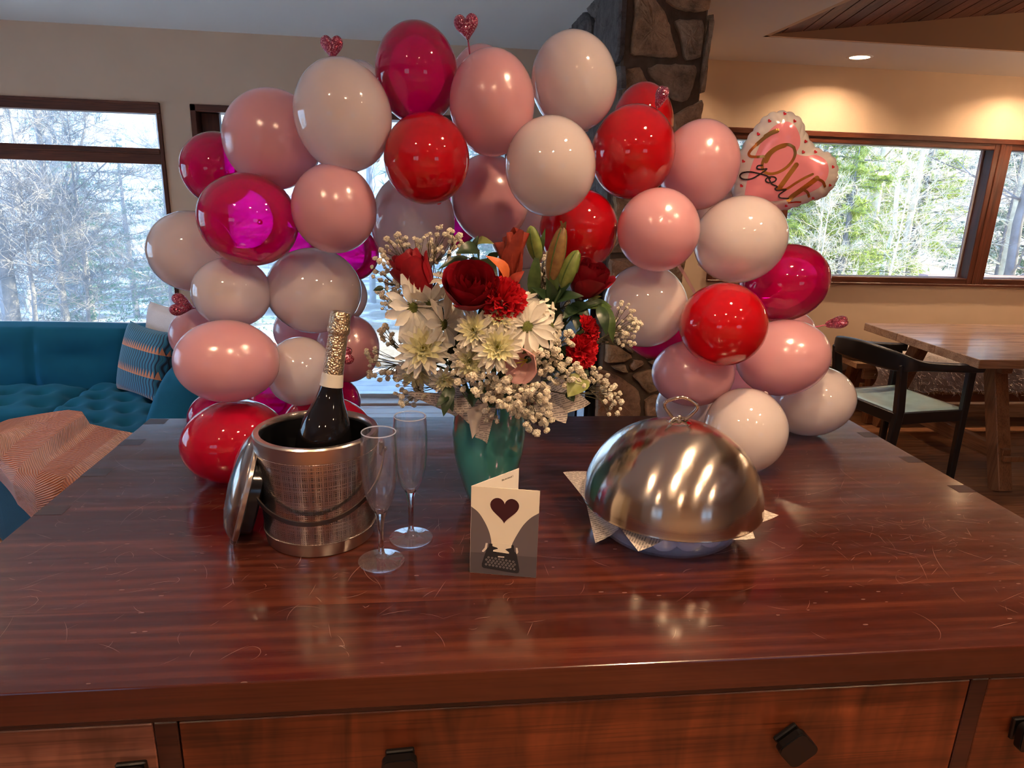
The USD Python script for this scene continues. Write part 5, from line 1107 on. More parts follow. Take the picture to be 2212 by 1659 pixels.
def rose(x, y, Y, fc, r, h, label, m_):
    c = at(x, y, Y); ax = face(*fc); R = frame_of(ax, RIGHT); t = thing("rose", label, "flower", c, group=FLOWERS); b = c - ax * h * 0.55
    for n, rr_, hh, span, flare in ((3, 0.20, 0.90, 1.5, 0.02), (3, 0.36, 0.98, 1.3, 0.05), (4, 0.54, 1.0, 1.05, 0.12), (5, 0.74, 0.97, 0.95, 0.25), (5, 0.90, 0.86, 0.85, 0.45)):
        o = frg.uniform(0, 6)
        for k in range(n):
            a0 = o + 2 * np.pi * k / n; fl_ = flare * frg.uniform(0.6, 1.4); hk = hh * frg.uniform(0.93, 1.04)
            def fn(U, V):
                s = V * 2 - 1; az = a0 + s * span * np.sin(np.pi * (0.2 + 0.55 * U))
                rad = r * (rr_ * np.sin(np.pi * (0.10 + 0.52 * U)) + fl_ * np.clip(U - 0.55, 0, 1) ** 2 * 2.2 - 0.04 * s * s * (s > 0))
                z = h * hk * U * (1 - 0.16 * s ** 4) - h * 0.10 * fl_ * np.clip(U - 0.8, 0, 1) * 6
                return np.stack([rad * np.cos(az), rad * np.sin(az), z])
            part(t, "petal", moved(grid(fn, 7, 6)[0], R, b), m_, True)
    part(t, "calyx", moved(lathe([(0, -0.012), (0.006, -0.011), (r * 0.30, 0.0), (r * 0.42, h * 0.10)], 14), R, b), STEMG, 50)
    for k in range(5):
        part(t, "sepal", moved(turned(petal(h * 0.42, 0.0055, 0.2, -0.1, 0.3, 0.1, 3, 2), k * 1.26, 0.55), R, b - ax * 0.004), LEAFM, True)
    stem(t, b - ax * 0.01, ax, 0.0028)
def carnation(x, y, Y, fc, r, label):
    c = at(x, y, Y); ax = face(*fc); R = frame_of(ax, RIGHT); t = thing("carnation", label, "flower", c, group=FLOWERS); b = c - ax * r * 0.7
    for n, el, L in ((9, 0.35, 1.25), (8, 0.62, 1.25), (7, 0.9, 1.2), (5, 1.2, 1.15)):
        o = frg.uniform(0, 6)
        for k in range(n):
            ph = frg.uniform(0, 6, 2); Lk = r * L * frg.uniform(0.9, 1.08)
            def fn(U, V):
                s = V * 2 - 1; w = r * (0.10 + 0.52 * U ** 1.6)
                zz = r * 0.15 * U ** 2 * np.sin(s * 7 + ph[0]) + r * 0.05 * U ** 4 * np.sin(s * 19 + ph[1])
                return np.stack([s * w, Lk * U * (1 - 0.16 * s * s) + r * 0.055 * U ** 6 * np.sign(np.sin(s * 24)), zz])
            part(t, "petal", moved(turned(grid(fn, 5, 14)[0], o + 2 * np.pi * k / n, el), R, b), CARNP, True)
    part(t, "calyx", moved(lathe([(0, -r * 0.7), (r * 0.18, -r * 0.65), (r * 0.30, -r * 0.1), (r * 0.26, r * 0.1)], 14), R, b), STEMG, 50); stem(t, b - ax * r * 0.6, ax)
def leaf_mesh(b, tip, w, hint, bend=0.15, fold=0.25, wp=0.42, nu=7):
    b, tip = np.asarray(b), np.asarray(tip); d = tip - b; L = np.linalg.norm(d); y_ = d / L; x_ = np.cross(y_, hint); x_ /= np.linalg.norm(x_) + 1e-9; z_ = np.cross(x_, y_); z_ = z_ if z_ @ hint > 0 else -z_
    def fn(U, V):
        s = V * 2 - 1; ww = w * np.sin(np.pi * np.clip(U, 0, 1) ** (0.7 if wp < 0.5 else 1.2)) ** 0.85
        loc = (np.stack([s * ww, U * L, fold * np.abs(s) * ww + bend * L * np.sin(np.pi * U)], -1))
        return np.moveaxis(b + loc[..., :1] * x_ + loc[..., 1:2] * y_ + loc[..., 2:] * z_, -1, 0)
    return grid(fn, nu, 4)[0]
def sprig(label, leaves, base, end=None):
    """A stem with leaves given by base and tip in the picture, depth, half width, material, bend, facing."""
    b0 = at(*base); t = thing("leafy_sprig", label, "foliage", b0, group="greenery in the bouquet")
    for (x0, y0, x1, y1, Y0, Y1, w, m_, bend) in leaves:
        part(t, "leaf", leaf_mesh(at(x0, y0, Y0), at(x1, y1, Y1), w, -FWD + 0.35 * UP, bend), m_, True)
        part(t, "leaf_stalk", tube(np.array([b0, (b0 + at(x0, y0, Y0)) / 2 + frg.normal(0, 0.003, 3), at(x0, y0, Y0)]), 0.0011, 5), STEMG, True)
    stem(t, b0, (b0 - np.array([VX, VY, 1.1])) / np.linalg.norm(b0 - np.array([VX, VY, 1.1])), 0.0022, None, end)

daisy(890, 664, BY - 0.06, (0.72, 0.05, 0.62), 0.066, "large white daisy turned sideways, at the bouquet's left edge above a chrysanthemum", 18)
daisy(957, 700, BY - 0.09, (0.82, -0.05, 0.5), 0.058, "white daisy turned sideways, below the middle red rose", 17)
daisy(928, 652, BY - 0.04, (0.35, -0.75, 0.45), 0.055, "white daisy seen from behind its petals, under the leftmost red rose", 15)
daisy(965, 606, BY - 0.02, (0.1, 0.75, 0.5), 0.040, "white daisy squeezed between the leftmost and the middle red roses", 14)
daisy(990, 648, BY - 0.03, (0.2, -0.4, 0.7), 0.042, "white daisy mostly hidden behind the middle red rose", 12)
daisy(1139, 706, BY - 0.13, (0.06, 0.12, 1), 0.055, "fully open white daisy with a green eye facing the camera", 18)
daisy(1189, 706, BY - 0.09, (0.82, 0.05, 0.45), 0.050, "white daisy turned sideways beside the fully open one", 15)
daisy(1152, 664, BY - 0.08, (0.12, 0.85, 0.5), 0.046, "white daisy tilted up behind the fully open one", 16)
daisy(1122, 655, BY - 0.06, (-0.1, 0.7, 0.6), 0.042, "white daisy between the red carnation and the fully open daisy", 14)
mum(1027, 715, BY - 0.14, (-0.3, 0.15, 0.95), 0.042, "white chrysanthemum with a yellow-green heart, below the middle red rose")
mum(1080, 690, BY - 0.13, (0.1, 0.35, 0.9), 0.038, "white chrysanthemum just below the large red carnation")
mum(1075, 752, BY - 0.16, (0.0, 0.1, 1), 0.050, "largest white chrysanthemum, in the middle above the pink bell flower")
mum(914, 757, BY - 0.10, (0.12, 0.2, 0.97), 0.056, "ragged white chrysanthemum at the bouquet's lower left, above the printed paper")
mum(1015, 778, BY - 0.13, (0.05, -0.25, 0.9), 0.042, "white chrysanthemum hanging below the pair of yellow-hearted ones")
mum(900, 800, BY - 0.05, (-0.1, -0.6, 0.6), 0.045, "white chrysanthemum half hidden under the ragged one")
mum(958, 818, BY - 0.10, (0.2, -0.5, 0.75), 0.032, "small white chrysanthemum drooping over the printed paper")
rose(893, 588, BY - 0.02, (-0.50, 0.84, 0.16), 0.040, 0.098, "dark red rose leaning outwards under the topmost baby's breath", ROSEP)
rose(1016, 622, BY - 0.12, (0.08, 0.52, 0.78), 0.052, 0.082, "red rose at the bouquet's middle, between two leaves and the carnation", ROSEP)
rose(1270, 600, BY - 0.02, (0.32, 0.72, 0.48), 0.047, 0.080, "very dark red rose at the bouquet's upper right, by the green buds", ROSED)
carnation(1088, 640, BY - 0.13, (0.12, 0.25, 0.93), 0.036, "large red carnation beside the middle red rose")
carnation(1261, 757, BY - 0.08, (0.25, 0.0, 0.97), 0.029, "round red carnation at the bouquet's right edge, facing the camera")
carnation(1279, 706, BY - 0.06, (0.75, 0.35, 0.4), 0.025, "half-open red carnation turned away, above the round one")

# the open lily and its buds
lb = at(1097, 640, BY - 0.05); lax = face(0.10, 1, 0.18); LR_ = frame_of(lax, RIGHT); t = thing("lily", "half-open rust red lily with an orange curled petal, behind the carnation", "flower", lb, group=FLOWERS)
for k, (az, el, L, W, curl) in enumerate(((0.0, 1.40, 0.122, 0.022, -0.06), (1.05, 1.44, 0.126, 0.024, 0.02), (2.2, 1.36, 0.112, 0.022, -0.10), (3.1, 1.38, 0.100, 0.026, -0.16), (4.2, 1.40, 0.118, 0.024, -0.05), (5.2, 1.36, 0.126, 0.023, -0.08))):
    part(t, "petal", moved(turned(moved(petal(L, W, 0.7, curl, 0.55, 0.15, 8, 4), t=(0, 0.004, 0)), az, el), LR_, lb), LILYP, True)
part(t, "petal", leaf_mesh(at(1093, 615, BY - 0.07), at(1048, 552, BY - 0.08), 0.016, -FWD + UP, 0.22, 0.3), LILYO, True, label="orange petal curled outwards")
part(t, "petal", leaf_mesh(at(1098, 630, BY - 0.09), at(1133, 585, BY - 0.10), 0.017, -FWD + UP, 0.18, -0.2), LILYP, True)
stem(t, lb, lax, 0.003)
def bud(nm, label, x0, y0, x1, y1, Y, w, m_, split=False, tips=None):
    b, tp = at(x0, y0, Y), at(x1, y1, Y - 0.01); d = tp - b; L = np.linalg.norm(d); ax = d / L; R = frame_of(ax, -FWD); t = thing(nm, label, "flower bud", b, group="lily buds in the bouquet")
    n = 18; pr = [(0.004, 0), (w * 0.75, L * 0.15), (w, L * 0.42), (w * 0.86, L * 0.7), (w * 0.5, L * 0.92), (0, L)]
    pr = [(max(q[0], 0), q[1]) for q in smooth_path(pr, 14)]; pr[-1] = (0, L)
    m = lathe(pr, n); v = np.array(m.vertices); a = np.arctan2(v[:, 1], v[:, 0]); s = 1 + 0.14 * np.cos(3 * a) * np.clip(v[:, 2] / L * 3, 0, 1); v[:, :2] *= s[:, None]
    part(t, "bud", moved(trimesh.Trimesh(v, m.faces, process=False), R, b), m_, True)
    for k in range(3):
        a = k * 2.094 + 1.05
        ln = np.array([[np.interp(z_, [q[1] for q in pr], [q[0] for q in pr]) * 0.88 * math.cos(a), np.interp(z_, [q[1] for q in pr], [q[0] for q in pr]) * 0.88 * math.sin(a), z_] for z_ in np.linspace(L * 0.08, L * 0.94, 9)])
        part(t, "rib", moved(tube(ln, 0.0014, 5), R, b), LEAFM, True)
    if split:
        for k in range(3):
            part(t, "petal_tip", moved(turned(moved(petal(L * 0.22, w * 0.42, 0.5, -0.15, 0.5, 0.2, 4, 2), t=(0, 0, 0)), k * 2.09 + 0.5, 1.38), R, b + ax * L * 0.86), m_, True)
    for q in (tips or []):
        part(t, "leaf", leaf_mesh(at(*q[:2], Y), at(*q[2:4], Y - 0.01), q[4], -FWD, 0.06), LEAFM, True)
    stem(t, b, ax, 0.003)
bud("lily_bud", "plump green lily bud standing highest beside the rust red lily", 1163, 565, 1146, 487, BY - 0.02, 0.0150, PODG, tips=[(1163, 560, 1178, 492, 0.006), (1150, 640, 1160, 545, 0.013)])
bud("lily_bud", "long bronze lily bud with split tips, in front of the red balloon", 1190, 612, 1217, 488, BY - 0.03, 0.0175, PODB, True, tips=[(1192, 650, 1206, 535, 0.010)])
bud("lily_bud", "green lily bud leaning towards the very dark red rose", 1214, 622, 1249, 540, BY - 0.04, 0.0165, PODG)
# the pink bell flower
pb = at(1128, 785, BY - 0.15); pax = face(-0.42, -0.30, 0.86); PR = frame_of(pax, UP); t = thing("bell_flower", "pale pink bell-shaped flower with yellow stamens, among the baby's breath", "flower", pb, group=FLOWERS)
for k in range(6):
    a0 = k * 1.047
    def fn(U, V):
        s = V * 2 - 1; az = a0 + s * 0.62; rad = 0.031 * (0.25 + 0.75 * np.sin(np.pi * 0.5 * np.clip(U * 1.25, 0, 1))) + 0.008 * np.clip(U - 0.75, 0, 1) ** 1.2 * 3
        return np.stack([rad * np.cos(az), rad * np.sin(az), -0.026 + 0.046 * U * (1 - 0.22 * s * s)])
    part(t, "petal", moved(grid(fn, 7, 6)[0], PR, pb), PINKP, True)
for k in range(4):
    part(t, "stamen", moved(tube([(0, 0, -0.024), (0.004 * math.cos(k * 1.7), 0.006 * math.sin(k * 1.7) + 0.004, 0.004), (0.007 * math.cos(k * 1.7), 0.009 * math.sin(k * 1.7) + 0.006, 0.012)], 0.0011, 5), PR, pb), EYEY, True)
stem(t, pb - pax * 0.025, pax)

sprig("dark leafy sprig with a pale curled leaf, at the very top of the bouquet", [(1012, 556, 945, 583, BY, BY - 0.05, 0.008, LEAFD, 0.1), (1035, 540, 984, 548, BY - 0.02, BY - 0.05, 0.016, LEAFD, 0.15), (1030, 530, 1068, 527, BY, BY - 0.03, 0.010, LEAFY, 0.3), (1020, 545, 1034, 508, BY, BY, 0.007, LEAFD, 0.1), (1045, 565, 1010, 590, BY, BY - 0.05, 0.018, LEAFD, 0.1), (1040, 560, 1075, 610, BY, BY - 0.05, 0.016, LEAFD, 0.1), (1055, 570, 1080, 545, BY, BY - 0.02, 0.012, LEAFD, 0.1)], (1040, 590, BY))
sprig("arching green sprig at the bouquet's right edge, over the half-open carnation", [(1255, 662, 1322, 664, BY - 0.03, BY, 0.012, LEAFM, 0.15), (1300, 655, 1324, 742, BY - 0.03, BY - 0.06, 0.012, LEAFM, 0.25), (1293, 660, 1310, 725, BY - 0.05, BY - 0.08, 0.012, LEAFD, 0.2), (1270, 655, 1300, 640, BY, BY - 0.03, 0.008, LEAFY, 0.2), (1245, 665, 1215, 690, BY - 0.02, BY - 0.07, 0.013, LEAFD, 0.1), (1250, 670, 1245, 715, BY - 0.02, BY - 0.06, 0.014, LEAFD, 0.1), (1235, 655, 1275, 690, BY - 0.02, BY - 0.05, 0.014, LEAFD, 0.1)], (1240, 680, BY - 0.01))
sprig("dark long-leaved greenery below the lily buds", [(1190, 660, 1145, 620, BY - 0.02, BY - 0.07, 0.012, LEAFD, 0.1), (1195, 650, 1262, 640, BY - 0.02, BY - 0.07, 0.013, LEAFD, 0.12), (1190, 660, 1235, 610, BY, BY - 0.06, 0.013, LEAFD, 0.1), (1200, 670, 1180, 600, BY - 0.02, BY - 0.05, 0.014, LEAFD, 0.05), (1215, 680, 1290, 655, BY - 0.01, BY - 0.05, 0.012, LEAFD, 0.1), (1205, 690, 1160, 640, BY, BY - 0.03, 0.02, LEAFD, 0.1)], (1195, 690, BY))
sprig("dark broad leaves added to darken the middle of the bouquet", [(1000, 800, 985, 700, BY - 0.03, BY - 0.06, 0.026, LEAFD, 0.1), (1010, 790, 1020, 690, BY - 0.03, BY - 0.08, 0.028, LEAFD, 0.1), (960, 780, 940, 730, BY - 0.02, BY - 0.05, 0.026, LEAFD, 0.1), (1060, 790, 1050, 670, BY - 0.02, BY - 0.06, 0.03, LEAFD, 0.1), (1100, 800, 1130, 680, BY - 0.03, BY - 0.05, 0.03, LEAFD, 0.1), (1170, 790, 1200, 700, BY - 0.02, BY - 0.05, 0.03, LEAFD, 0.1), (1060, 665, 1030, 690, BY - 0.08, BY - 0.11, 0.012, LEAFM, 0.1), (1200, 800, 1250, 740, BY - 0.02, BY - 0.05, 0.026, LEAFD, 0.1), (940, 700, 925, 620, BY, BY - 0.02, 0.022, LEAFD, 0.1), (1080, 700, 1100, 600, BY, BY - 0.02, 0.03, LEAFD, 0.1), (1200, 730, 1170, 640, BY, BY, 0.03, LEAFD, 0.1)], (1060, 820, BY))  # leaves added as a dark core behind the flowers
sprig("pale yellow-green round leaf hanging at the bouquet's lower right", [(1262, 812, 1226, 858, BY - 0.10, BY - 0.13, 0.022, LEAFY, 0.08), (1225, 845, 1240, 868, BY - 0.08, BY - 0.09, 0.010, LEAFD, 0.1), (1248, 790, 1272, 812, BY - 0.06, BY - 0.08, 0.011, LEAFD, 0.1), (1150, 745, 1128, 765, BY - 0.12, BY - 0.14, 0.010, LEAFM, 0.1), (1185, 735, 1158, 752, BY - 0.10, BY - 0.13, 0.010, LEAFM, 0.1)], (1240, 790, BY - 0.05))
sprig("dark jagged leaf hanging over the printed paper at the lower left", [(975, 830, 958, 900, BY - 0.10, BY - 0.13, 0.013, LEAFD, 0.1), (970, 850, 942, 880, BY - 0.11, BY - 0.13, 0.008, LEAFD, 0.1), (968, 852, 978, 890, BY - 0.11, BY - 0.125, 0.008, LEAFD, 0.1), (1015, 872, 1038, 850, BY - 0.10, BY - 0.12, 0.013, LEAFD, 0.15), (830, 622, 806, 628, BY, BY, 0.006, LEAFD, 0.1)], (985, 815, BY - 0.06))

# baby's breath: a spray is stems with ruffled florets
def floret_mesh(seed):
    m = trimesh.creation.icosphere(2, 1.0); v = np.array(m.vertices); g_ = np.random.default_rng(seed)
    v *= (0.62 + 0.75 * meshkit.noise(v * 3.2 + 7 * seed, seed) + 0.16 * g_.random(len(v)))[:, None]; v[:, 2] *= 0.8
    return trimesh.Trimesh(v, m.faces, process=False)
FLM = [floret_mesh(s) for s in range(6)]
def spray(label, regions, hub, n_sub=6):
    """regions: (picture polygon, how many, floret radius, depth range)."""
    hb = at(*hub); t = thing("babys_breath_spray", label, "flower", hb, group="baby's breath sprays"); tubes = []
    for poly, n, r, (Ya, Yb) in regions:
        g_ = sg.Polygon(poly); x0_, y0_, x1_, y1_ = g_.bounds; pts = []; tries = 0
        while len(pts) < n and tries < 4000:
            tries += 1; x_, y_ = frg.uniform(x0_, x1_), frg.uniform(y0_, y1_)
            if g_.contains(sg.Point(x_, y_)) and all((x_ - a) ** 2 + (y_ - b) ** 2 > (r * 1100) ** 2 * 0.9 for a, b in pts): pts.append((x_, y_))
        P = np.array([at(x_, y_, frg.uniform(Ya, Yb)) for x_, y_ in pts])
        k = max(1, n // n_sub); cent = P[frg.choice(len(P), min(k, len(P)), replace=False)]
        sub = cent * 0.62 + hb * 0.38 + frg.normal(0, 0.004, cent.shape)
        for c_ in sub:
            tubes.append(tube(np.array([hb, (hb + c_) / 2 + frg.normal(0, 0.004, 3), c_]), [0.0011, 0.0009, 0.0008], 4, False))
        for p_ in P:
            c_ = sub[np.argmin(np.linalg.norm(cent - p_, axis=1))]
            tubes.append(tube(np.array([c_, (c_ * 0.4 + p_ * 0.6) + frg.normal(0, 0.002, 3), p_]), [0.0008, 0.0006, 0.0005], 3, False))
            part(t, "floret", moved(FLM[int(frg.integers(6))], trimesh.transformations.random_rotation_matrix(frg.random(3))[:3, :3], p_, r * frg.uniform(0.62, 1.12)), FLORET, False)
    e = np.array([VX, VY, 1.04]); tubes.append(tube(smooth_path([hb, hb * 0.5 + np.array([VX, VY, 1.16]) * 0.5, e], 8), 0.0014, 5))
    part(t, "stems", cat(tubes), STEMB, True)
S1, S2 = 0.0052, 0.0066
spray("baby's breath fanning out at the top of the bouquet, above the leftmost rose", [([(795, 590), (800, 560), (835, 515), (880, 495), (930, 500), (940, 520), (860, 560), (860, 620), (815, 630)], 52, S1, (BY - 0.01, BY + 0.06)), ([(925, 520), (950, 485), (985, 482), (1002, 515), (995, 545), (950, 590), (925, 560)], 38, S1, (BY - 0.01, BY + 0.05))], (925, 640, BY), 7)
spray("baby's breath sticking out beside the large sideways daisy", [([(822, 625), (862, 615), (868, 640), (850, 680), (835, 690), (820, 655)], 24, 0.0048, (BY - 0.02, BY + 0.03))], (905, 720, BY), 6)
spray("thin baby's breath reaching over the pink balloon by the bottle", [([(810, 700), (835, 700), (868, 740), (850, 750), (815, 735)], 14, 0.005, (BY, BY + 0.02)), ([(788, 755), (810, 750), (820, 800), (870, 800), (850, 830), (795, 815)], 24, 0.0052, (BY - 0.03, BY + 0.02))], (935, 800, BY), 5)
spray("baby's breath drooping at the bouquet's lower left, over the printed paper", [([(855, 805), (900, 800), (925, 850), (880, 890), (850, 850)], 24, 0.0052, (BY - 0.08, BY - 0.02))], (960, 840, BY - 0.02), 5)
spray("thick baby's breath hanging over the front of the teal vase", [([(1000, 785), (1050, 800), (1110, 830), (1180, 830), (1190, 880), (1140, 920), (1080, 880), (1020, 850)], 88, S2, (BY - 0.20, BY - 0.10)), ([(1048, 880), (1082, 885), (1078, 912), (1045, 912)], 6, 0.0068, (BY - 0.13, BY - 0.11)), ([(1110, 895), (1200, 890), (1196, 925), (1180, 942), (1115, 925)], 12, 0.0068, (BY - 0.15, BY - 0.11))], (1100, 830, BY - 0.06), 7)
spray("dense baby's breath between the open daisy and the round carnation", [([(1160, 745), (1200, 750), (1265, 800), (1262, 835), (1190, 830), (1150, 790)], 52, S2, (BY - 0.16, BY - 0.08)), ([(1165, 715), (1245, 715), (1250, 745), (1180, 745)], 16, 0.006, (BY - 0.12, BY - 0.07))], (1190, 800, BY - 0.06), 7)
spray("baby's breath in front of the chrysanthemums' lower edge", [([(985, 760), (1010, 800), (1000, 850), (975, 815)], 12, 0.0062, (BY - 0.15, BY - 0.10)), ([(1090, 800), (1110, 815), (1100, 850), (1060, 835)], 12, 0.0064, (BY - 0.17, BY - 0.14)), ([(1110, 710), (1180, 720), (1170, 750), (1120, 740)], 9, 0.0056, (BY - 0.13, BY - 0.11))], (1060, 830, BY - 0.06), 6)
spray("baby's breath standing out over the large white balloon on the right leg", [([(1315, 690), (1340, 650), (1372, 662), (1384, 700), (1378, 740), (1350, 762), (1325, 735)], 46, 0.005, (BY - 0.02, BY + 0.04))], (1250, 760, BY - 0.01), 7)
spray("baby's breath hanging in front of the stones at the bouquet's lower right", [([(1268, 775), (1300, 790), (1340, 830), (1345, 880), (1335, 902), (1310, 895), (1300, 850), (1270, 840)], 36, 0.0056, (BY - 0.06, BY + 0.02))], (1215, 850, BY - 0.04), 6)
spray("brownish baby's breath between the lily and its buds", [([(1160, 555), (1182, 545), (1186, 600), (1176, 650), (1155, 640)], 26, 0.0048, (BY, BY + 0.03)), ([(1215, 640), (1262, 640), (1275, 665), (1225, 680)], 10, 0.005, (BY - 0.03, BY + 0.01))], (1170, 700, BY), 6)

# printed pages wrapped round the stems above the vase's rim
WRAP = [([(868, 846), (960, 850), (1005, 880), (985, 900)], 0.006, "printed paper sticking out of the vase on the bottle's side, under the drooping chrysanthemum", (BY - 0.06, BY - 0.06, BY - 0.09, BY - 0.06), None),
        ([(955, 862), (1030, 858), (1060, 890), (1012, 915)], 0.005, "printed paper slanting over the vase's rim beside the jagged leaf", (BY - 0.08, BY - 0.09, BY - 0.11, BY - 0.10), None),
        ([(1008, 888), (1052, 868), (1062, 895), (1020, 948)], 0.008, "blank side of a folded page at the front of the vase", (BY - 0.11, BY - 0.11, BY - 0.115, BY - 0.105), "plain"),
        ([(1046, 882), (1072, 880), (1052, 958), (1026, 945)], 0.004, "narrow folded strip of printed paper hanging down the front of the vase", (BY - 0.12, BY - 0.12, BY - 0.10, BY - 0.105), None),
        ([(1120, 880), (1190, 868), (1226, 888), (1222, 915)], 0.006, "printed paper flap with a pointed tip on the cloche's side of the vase", (BY - 0.08, BY - 0.10, BY - 0.12, BY - 0.13), None),
        ([(1165, 862), (1240, 840), (1276, 871), (1222, 893)], 0.006, "printed paper point sticking out farthest towards the stones", (BY - 0.03, BY - 0.04, BY - 0.08, BY - 0.07), None),
        ([(905, 822), (985, 832), (1040, 870), (985, 872)], 0.008, "printed paper behind the drooping small chrysanthemum", (BY + 0.0, BY - 0.01, BY - 0.02, BY - 0.01), None),
        ([(1150, 850), (1230, 800), (1262, 850), (1185, 868)], 0.008, "printed paper behind the pale round leaf", (BY + 0.03, BY + 0.03, BY + 0.02, BY + 0.02), None)]
BLANK = petal_mat("blank_page", (0.52, 0.46, 0.40), (0.6, 0.53, 0.46), 0.7, 0.25)
for cs, bend, lab, Ys, kind_ in WRAP:
    pts = [at(x_, y_, Y_) for (x_, y_), Y_ in zip(cs, Ys)]
    m, uv = sheet(None, pts, bend, PAGE, text=None if kind_ != "x" else None)
    t = thing("printed_page", lab, "paper", pts[0]); part(t, "sheet", m, BLANK if kind_ == "plain" else PAGE, True, uv=uv)
# ---------------------------------------------------------------- the sofa and what lies on it
def cloth(name, col, rough=0.9, sheen=0.3, weave=900.0, bump=0.3, var=0.12):
    return mat(name, {"t": ("texture_coordinate", {}), "v": ("noise_texture", {"scale": 5.0, "detail": 5.0}), "r": ("rgb_ramp", {"ramp": [(0.3, tuple(c * (1 - var) for c in col)), (0.7, tuple(c * (1 + var) for c in col))]}), "w": ("noise_texture", {"scale": weave, "detail": 1.0}), "b": ("bump", {"strength": bump, "distance": 0.002}),
                      "p": ("principled_bsdf", {"roughness": rough, "sheen_weight": sheen, "sheen_roughness": 0.4, "sheen_tint": tuple(min(1, c * 2 + 0.2) for c in col), "specular_ior_level": 0.15})}, [("t.object", "v.vector"), ("v.fac", "r.fac"), ("r.color", "p.base_color"), ("t.object", "w.vector"), ("w.fac", "b.height"), ("b.normal", "p.normal")], "p.BSDF")
TEALC = cloth("sofa_teal", (0.005, 0.105, 0.205)); TEAL_SHADE = cloth("sofa_teal_shade", (0.008, 0.06, 0.09))  # second teal: same fabric, shade of the upright sides put into its colour
def tuft(u, v, nu, nv, depth):
    """Cushion relief: rounded squares with deep buttons at the crossings of a shifted grid."""
    a, b = u * nu, v * nv
    row = np.floor(b + 0.5); au = a + 0.5 * (row % 2)
    d = np.hypot(au - np.floor(au + 0.5), (b - row) * 1.0)
    return depth * (1 - np.exp(-(d / 0.27) ** 2)) - depth
sf = thing("sofa", "teal tufted corner sofa under the left window", "sofa", (-2.0, 3.6, 0))
BX0, BX1 = -4.35, -1.30
def edge(u): return np.clip(np.minimum(u, 1 - u) / 0.06, 0, 1)
def seat_long(U, V):
    z = 0.43 + tuft(U, V, 14, 3.0, 0.035) * np.clip(V / 0.2, 0, 1) - 0.05 * (1 - np.sqrt(1 - (1 - edge(U)) ** 2)) - 0.09 * (1 - np.sqrt(np.clip(1 - (1 - np.clip(V / 0.12, 0, 1)) ** 2, 0, 1)))
    return np.stack([BX0 + (-1.93 - BX0) * U, 3.45 + 0.57 * V, z])
part(sf, "seat_cushion", grid(seat_long, 180, 44)[0], TEALC, True)
part(sf, "seat_base", box((BX0, 3.46, 0.07), (-1.30, 4.3, 0.35), 0.02), TEAL_SHADE, 30)
fr = lambda U: np.interp(U, [0, 0.12, 0.6, 0.85, 1], [2.98, 2.90, 2.64, 2.56, 2.55])
def chaise(U, V):
    f_ = fr(U); z = 0.435 + tuft(U, V, 4.0, 8.0, 0.040) * np.clip(V / 0.08, 0, 1) - 0.06 * (1 - np.sqrt(np.clip(1 - (1 - np.clip(np.minimum(U, 1 - U) / 0.10, 0, 1)) ** 2, 0, 1))) - 0.09 * (1 - np.sqrt(np.clip(1 - (1 - np.clip(V / 0.06, 0, 1)) ** 2, 0, 1)))
    return np.stack([-1.92 + 0.61 * U, f_ + (4.02 - f_) * V, z])
part(sf, "chaise_cushion", grid(chaise, 70, 140)[0], TEALC, True)
us_ = np.linspace(0, 1, 14); pl_ = [(-1.92 + 0.61 * u + 0.0, fr(u) + 0.01) for u in us_] + [(-1.31, 4.0), (-1.92, 4.0)]
part(sf, "chaise_base", extrude(sg.Polygon(pl_), 0.365, None, (0, 0, 0.005)), TEAL_SHADE)
for a, b in ((BX0, -2.72), (-2.70, -1.735), (-1.72, -1.12)):
    def backc(U, V):      # wraps from the front foot over the top to the back
        s = V; y_ = np.interp(s, [0, 0.50, 0.60, 0.72, 0.85, 1], [3.98, 4.03, 4.06, 4.16, 4.25, 4.29]); z_ = np.interp(s, [0, 0.50, 0.60, 0.72, 0.85, 1], [0.40, 0.68, 0.722, 0.738, 0.70, 0.35])
        n_ = 3 if b - a > 1.2 else 2
        puff_ = 0.022 * np.sqrt(np.clip(np.sin(np.pi * U), 0, 1)) + tuft(U, s * 1.0, n_, 3.2, 0.018) * (s < 0.55) * 1.0
        seam = 0.012 * np.exp(-((U * n_ - np.round(U * n_)) / 0.05) ** 2)
        return np.stack([a + (b - a) * U, y_ - puff_ + seam * (s < 0.62), z_ + 0.012 * np.sqrt(np.clip(np.sin(np.pi * U), 0, 1)) * (s > 0.5)])
    part(sf, "back_cushion", grid(backc, 60, 40)[0], TEALC, True)
part(sf, "back_frame", box((BX0, 4.06, 0.07), (-1.12, 4.30, 0.66), 0.03), TEAL_SHADE, 30)
yz = smooth_path([(3.06, 0.06), (3.07, 0.34), (3.20, 0.45), (3.36, 0.55), (3.52, 0.612), (3.70, 0.625), (3.98, 0.625)], 30)
arm_ = sg.Polygon([(3.06, 0.06)] + [tuple(q) for q in yz] + [(3.99, 0.06)])
am = extrude(arm_, 0.2, YZ, (-1.325, 0, 0)); part(sf, "arm", am, TEAL_SHADE, 35)
part(sf, "arm_pad", cat([grid(lambda U, V: np.stack([-1.335 + 0.22 * V, np.interp(U, np.linspace(0, 1, 30), yz[:, 0]) - 0.012 * np.sin(np.pi * V), np.interp(U, np.linspace(0, 1, 30), yz[:, 1]) + 0.028 * np.sqrt(np.clip(np.sin(np.pi * V), 0, 1))]), 40, 10)[0]]), TEALC, True)
for x_, y_ in ((-1.7, 2.85), (-1.35, 2.7), (-4.2, 3.6), (-2.3, 3.6)):
    part(sf, "foot", lathe([(0, 0.0), (0.014, 0), (0.022, 0.075), (0, 0.075)], 16, (x_, y_, 0)), TRIM_Z, 40)

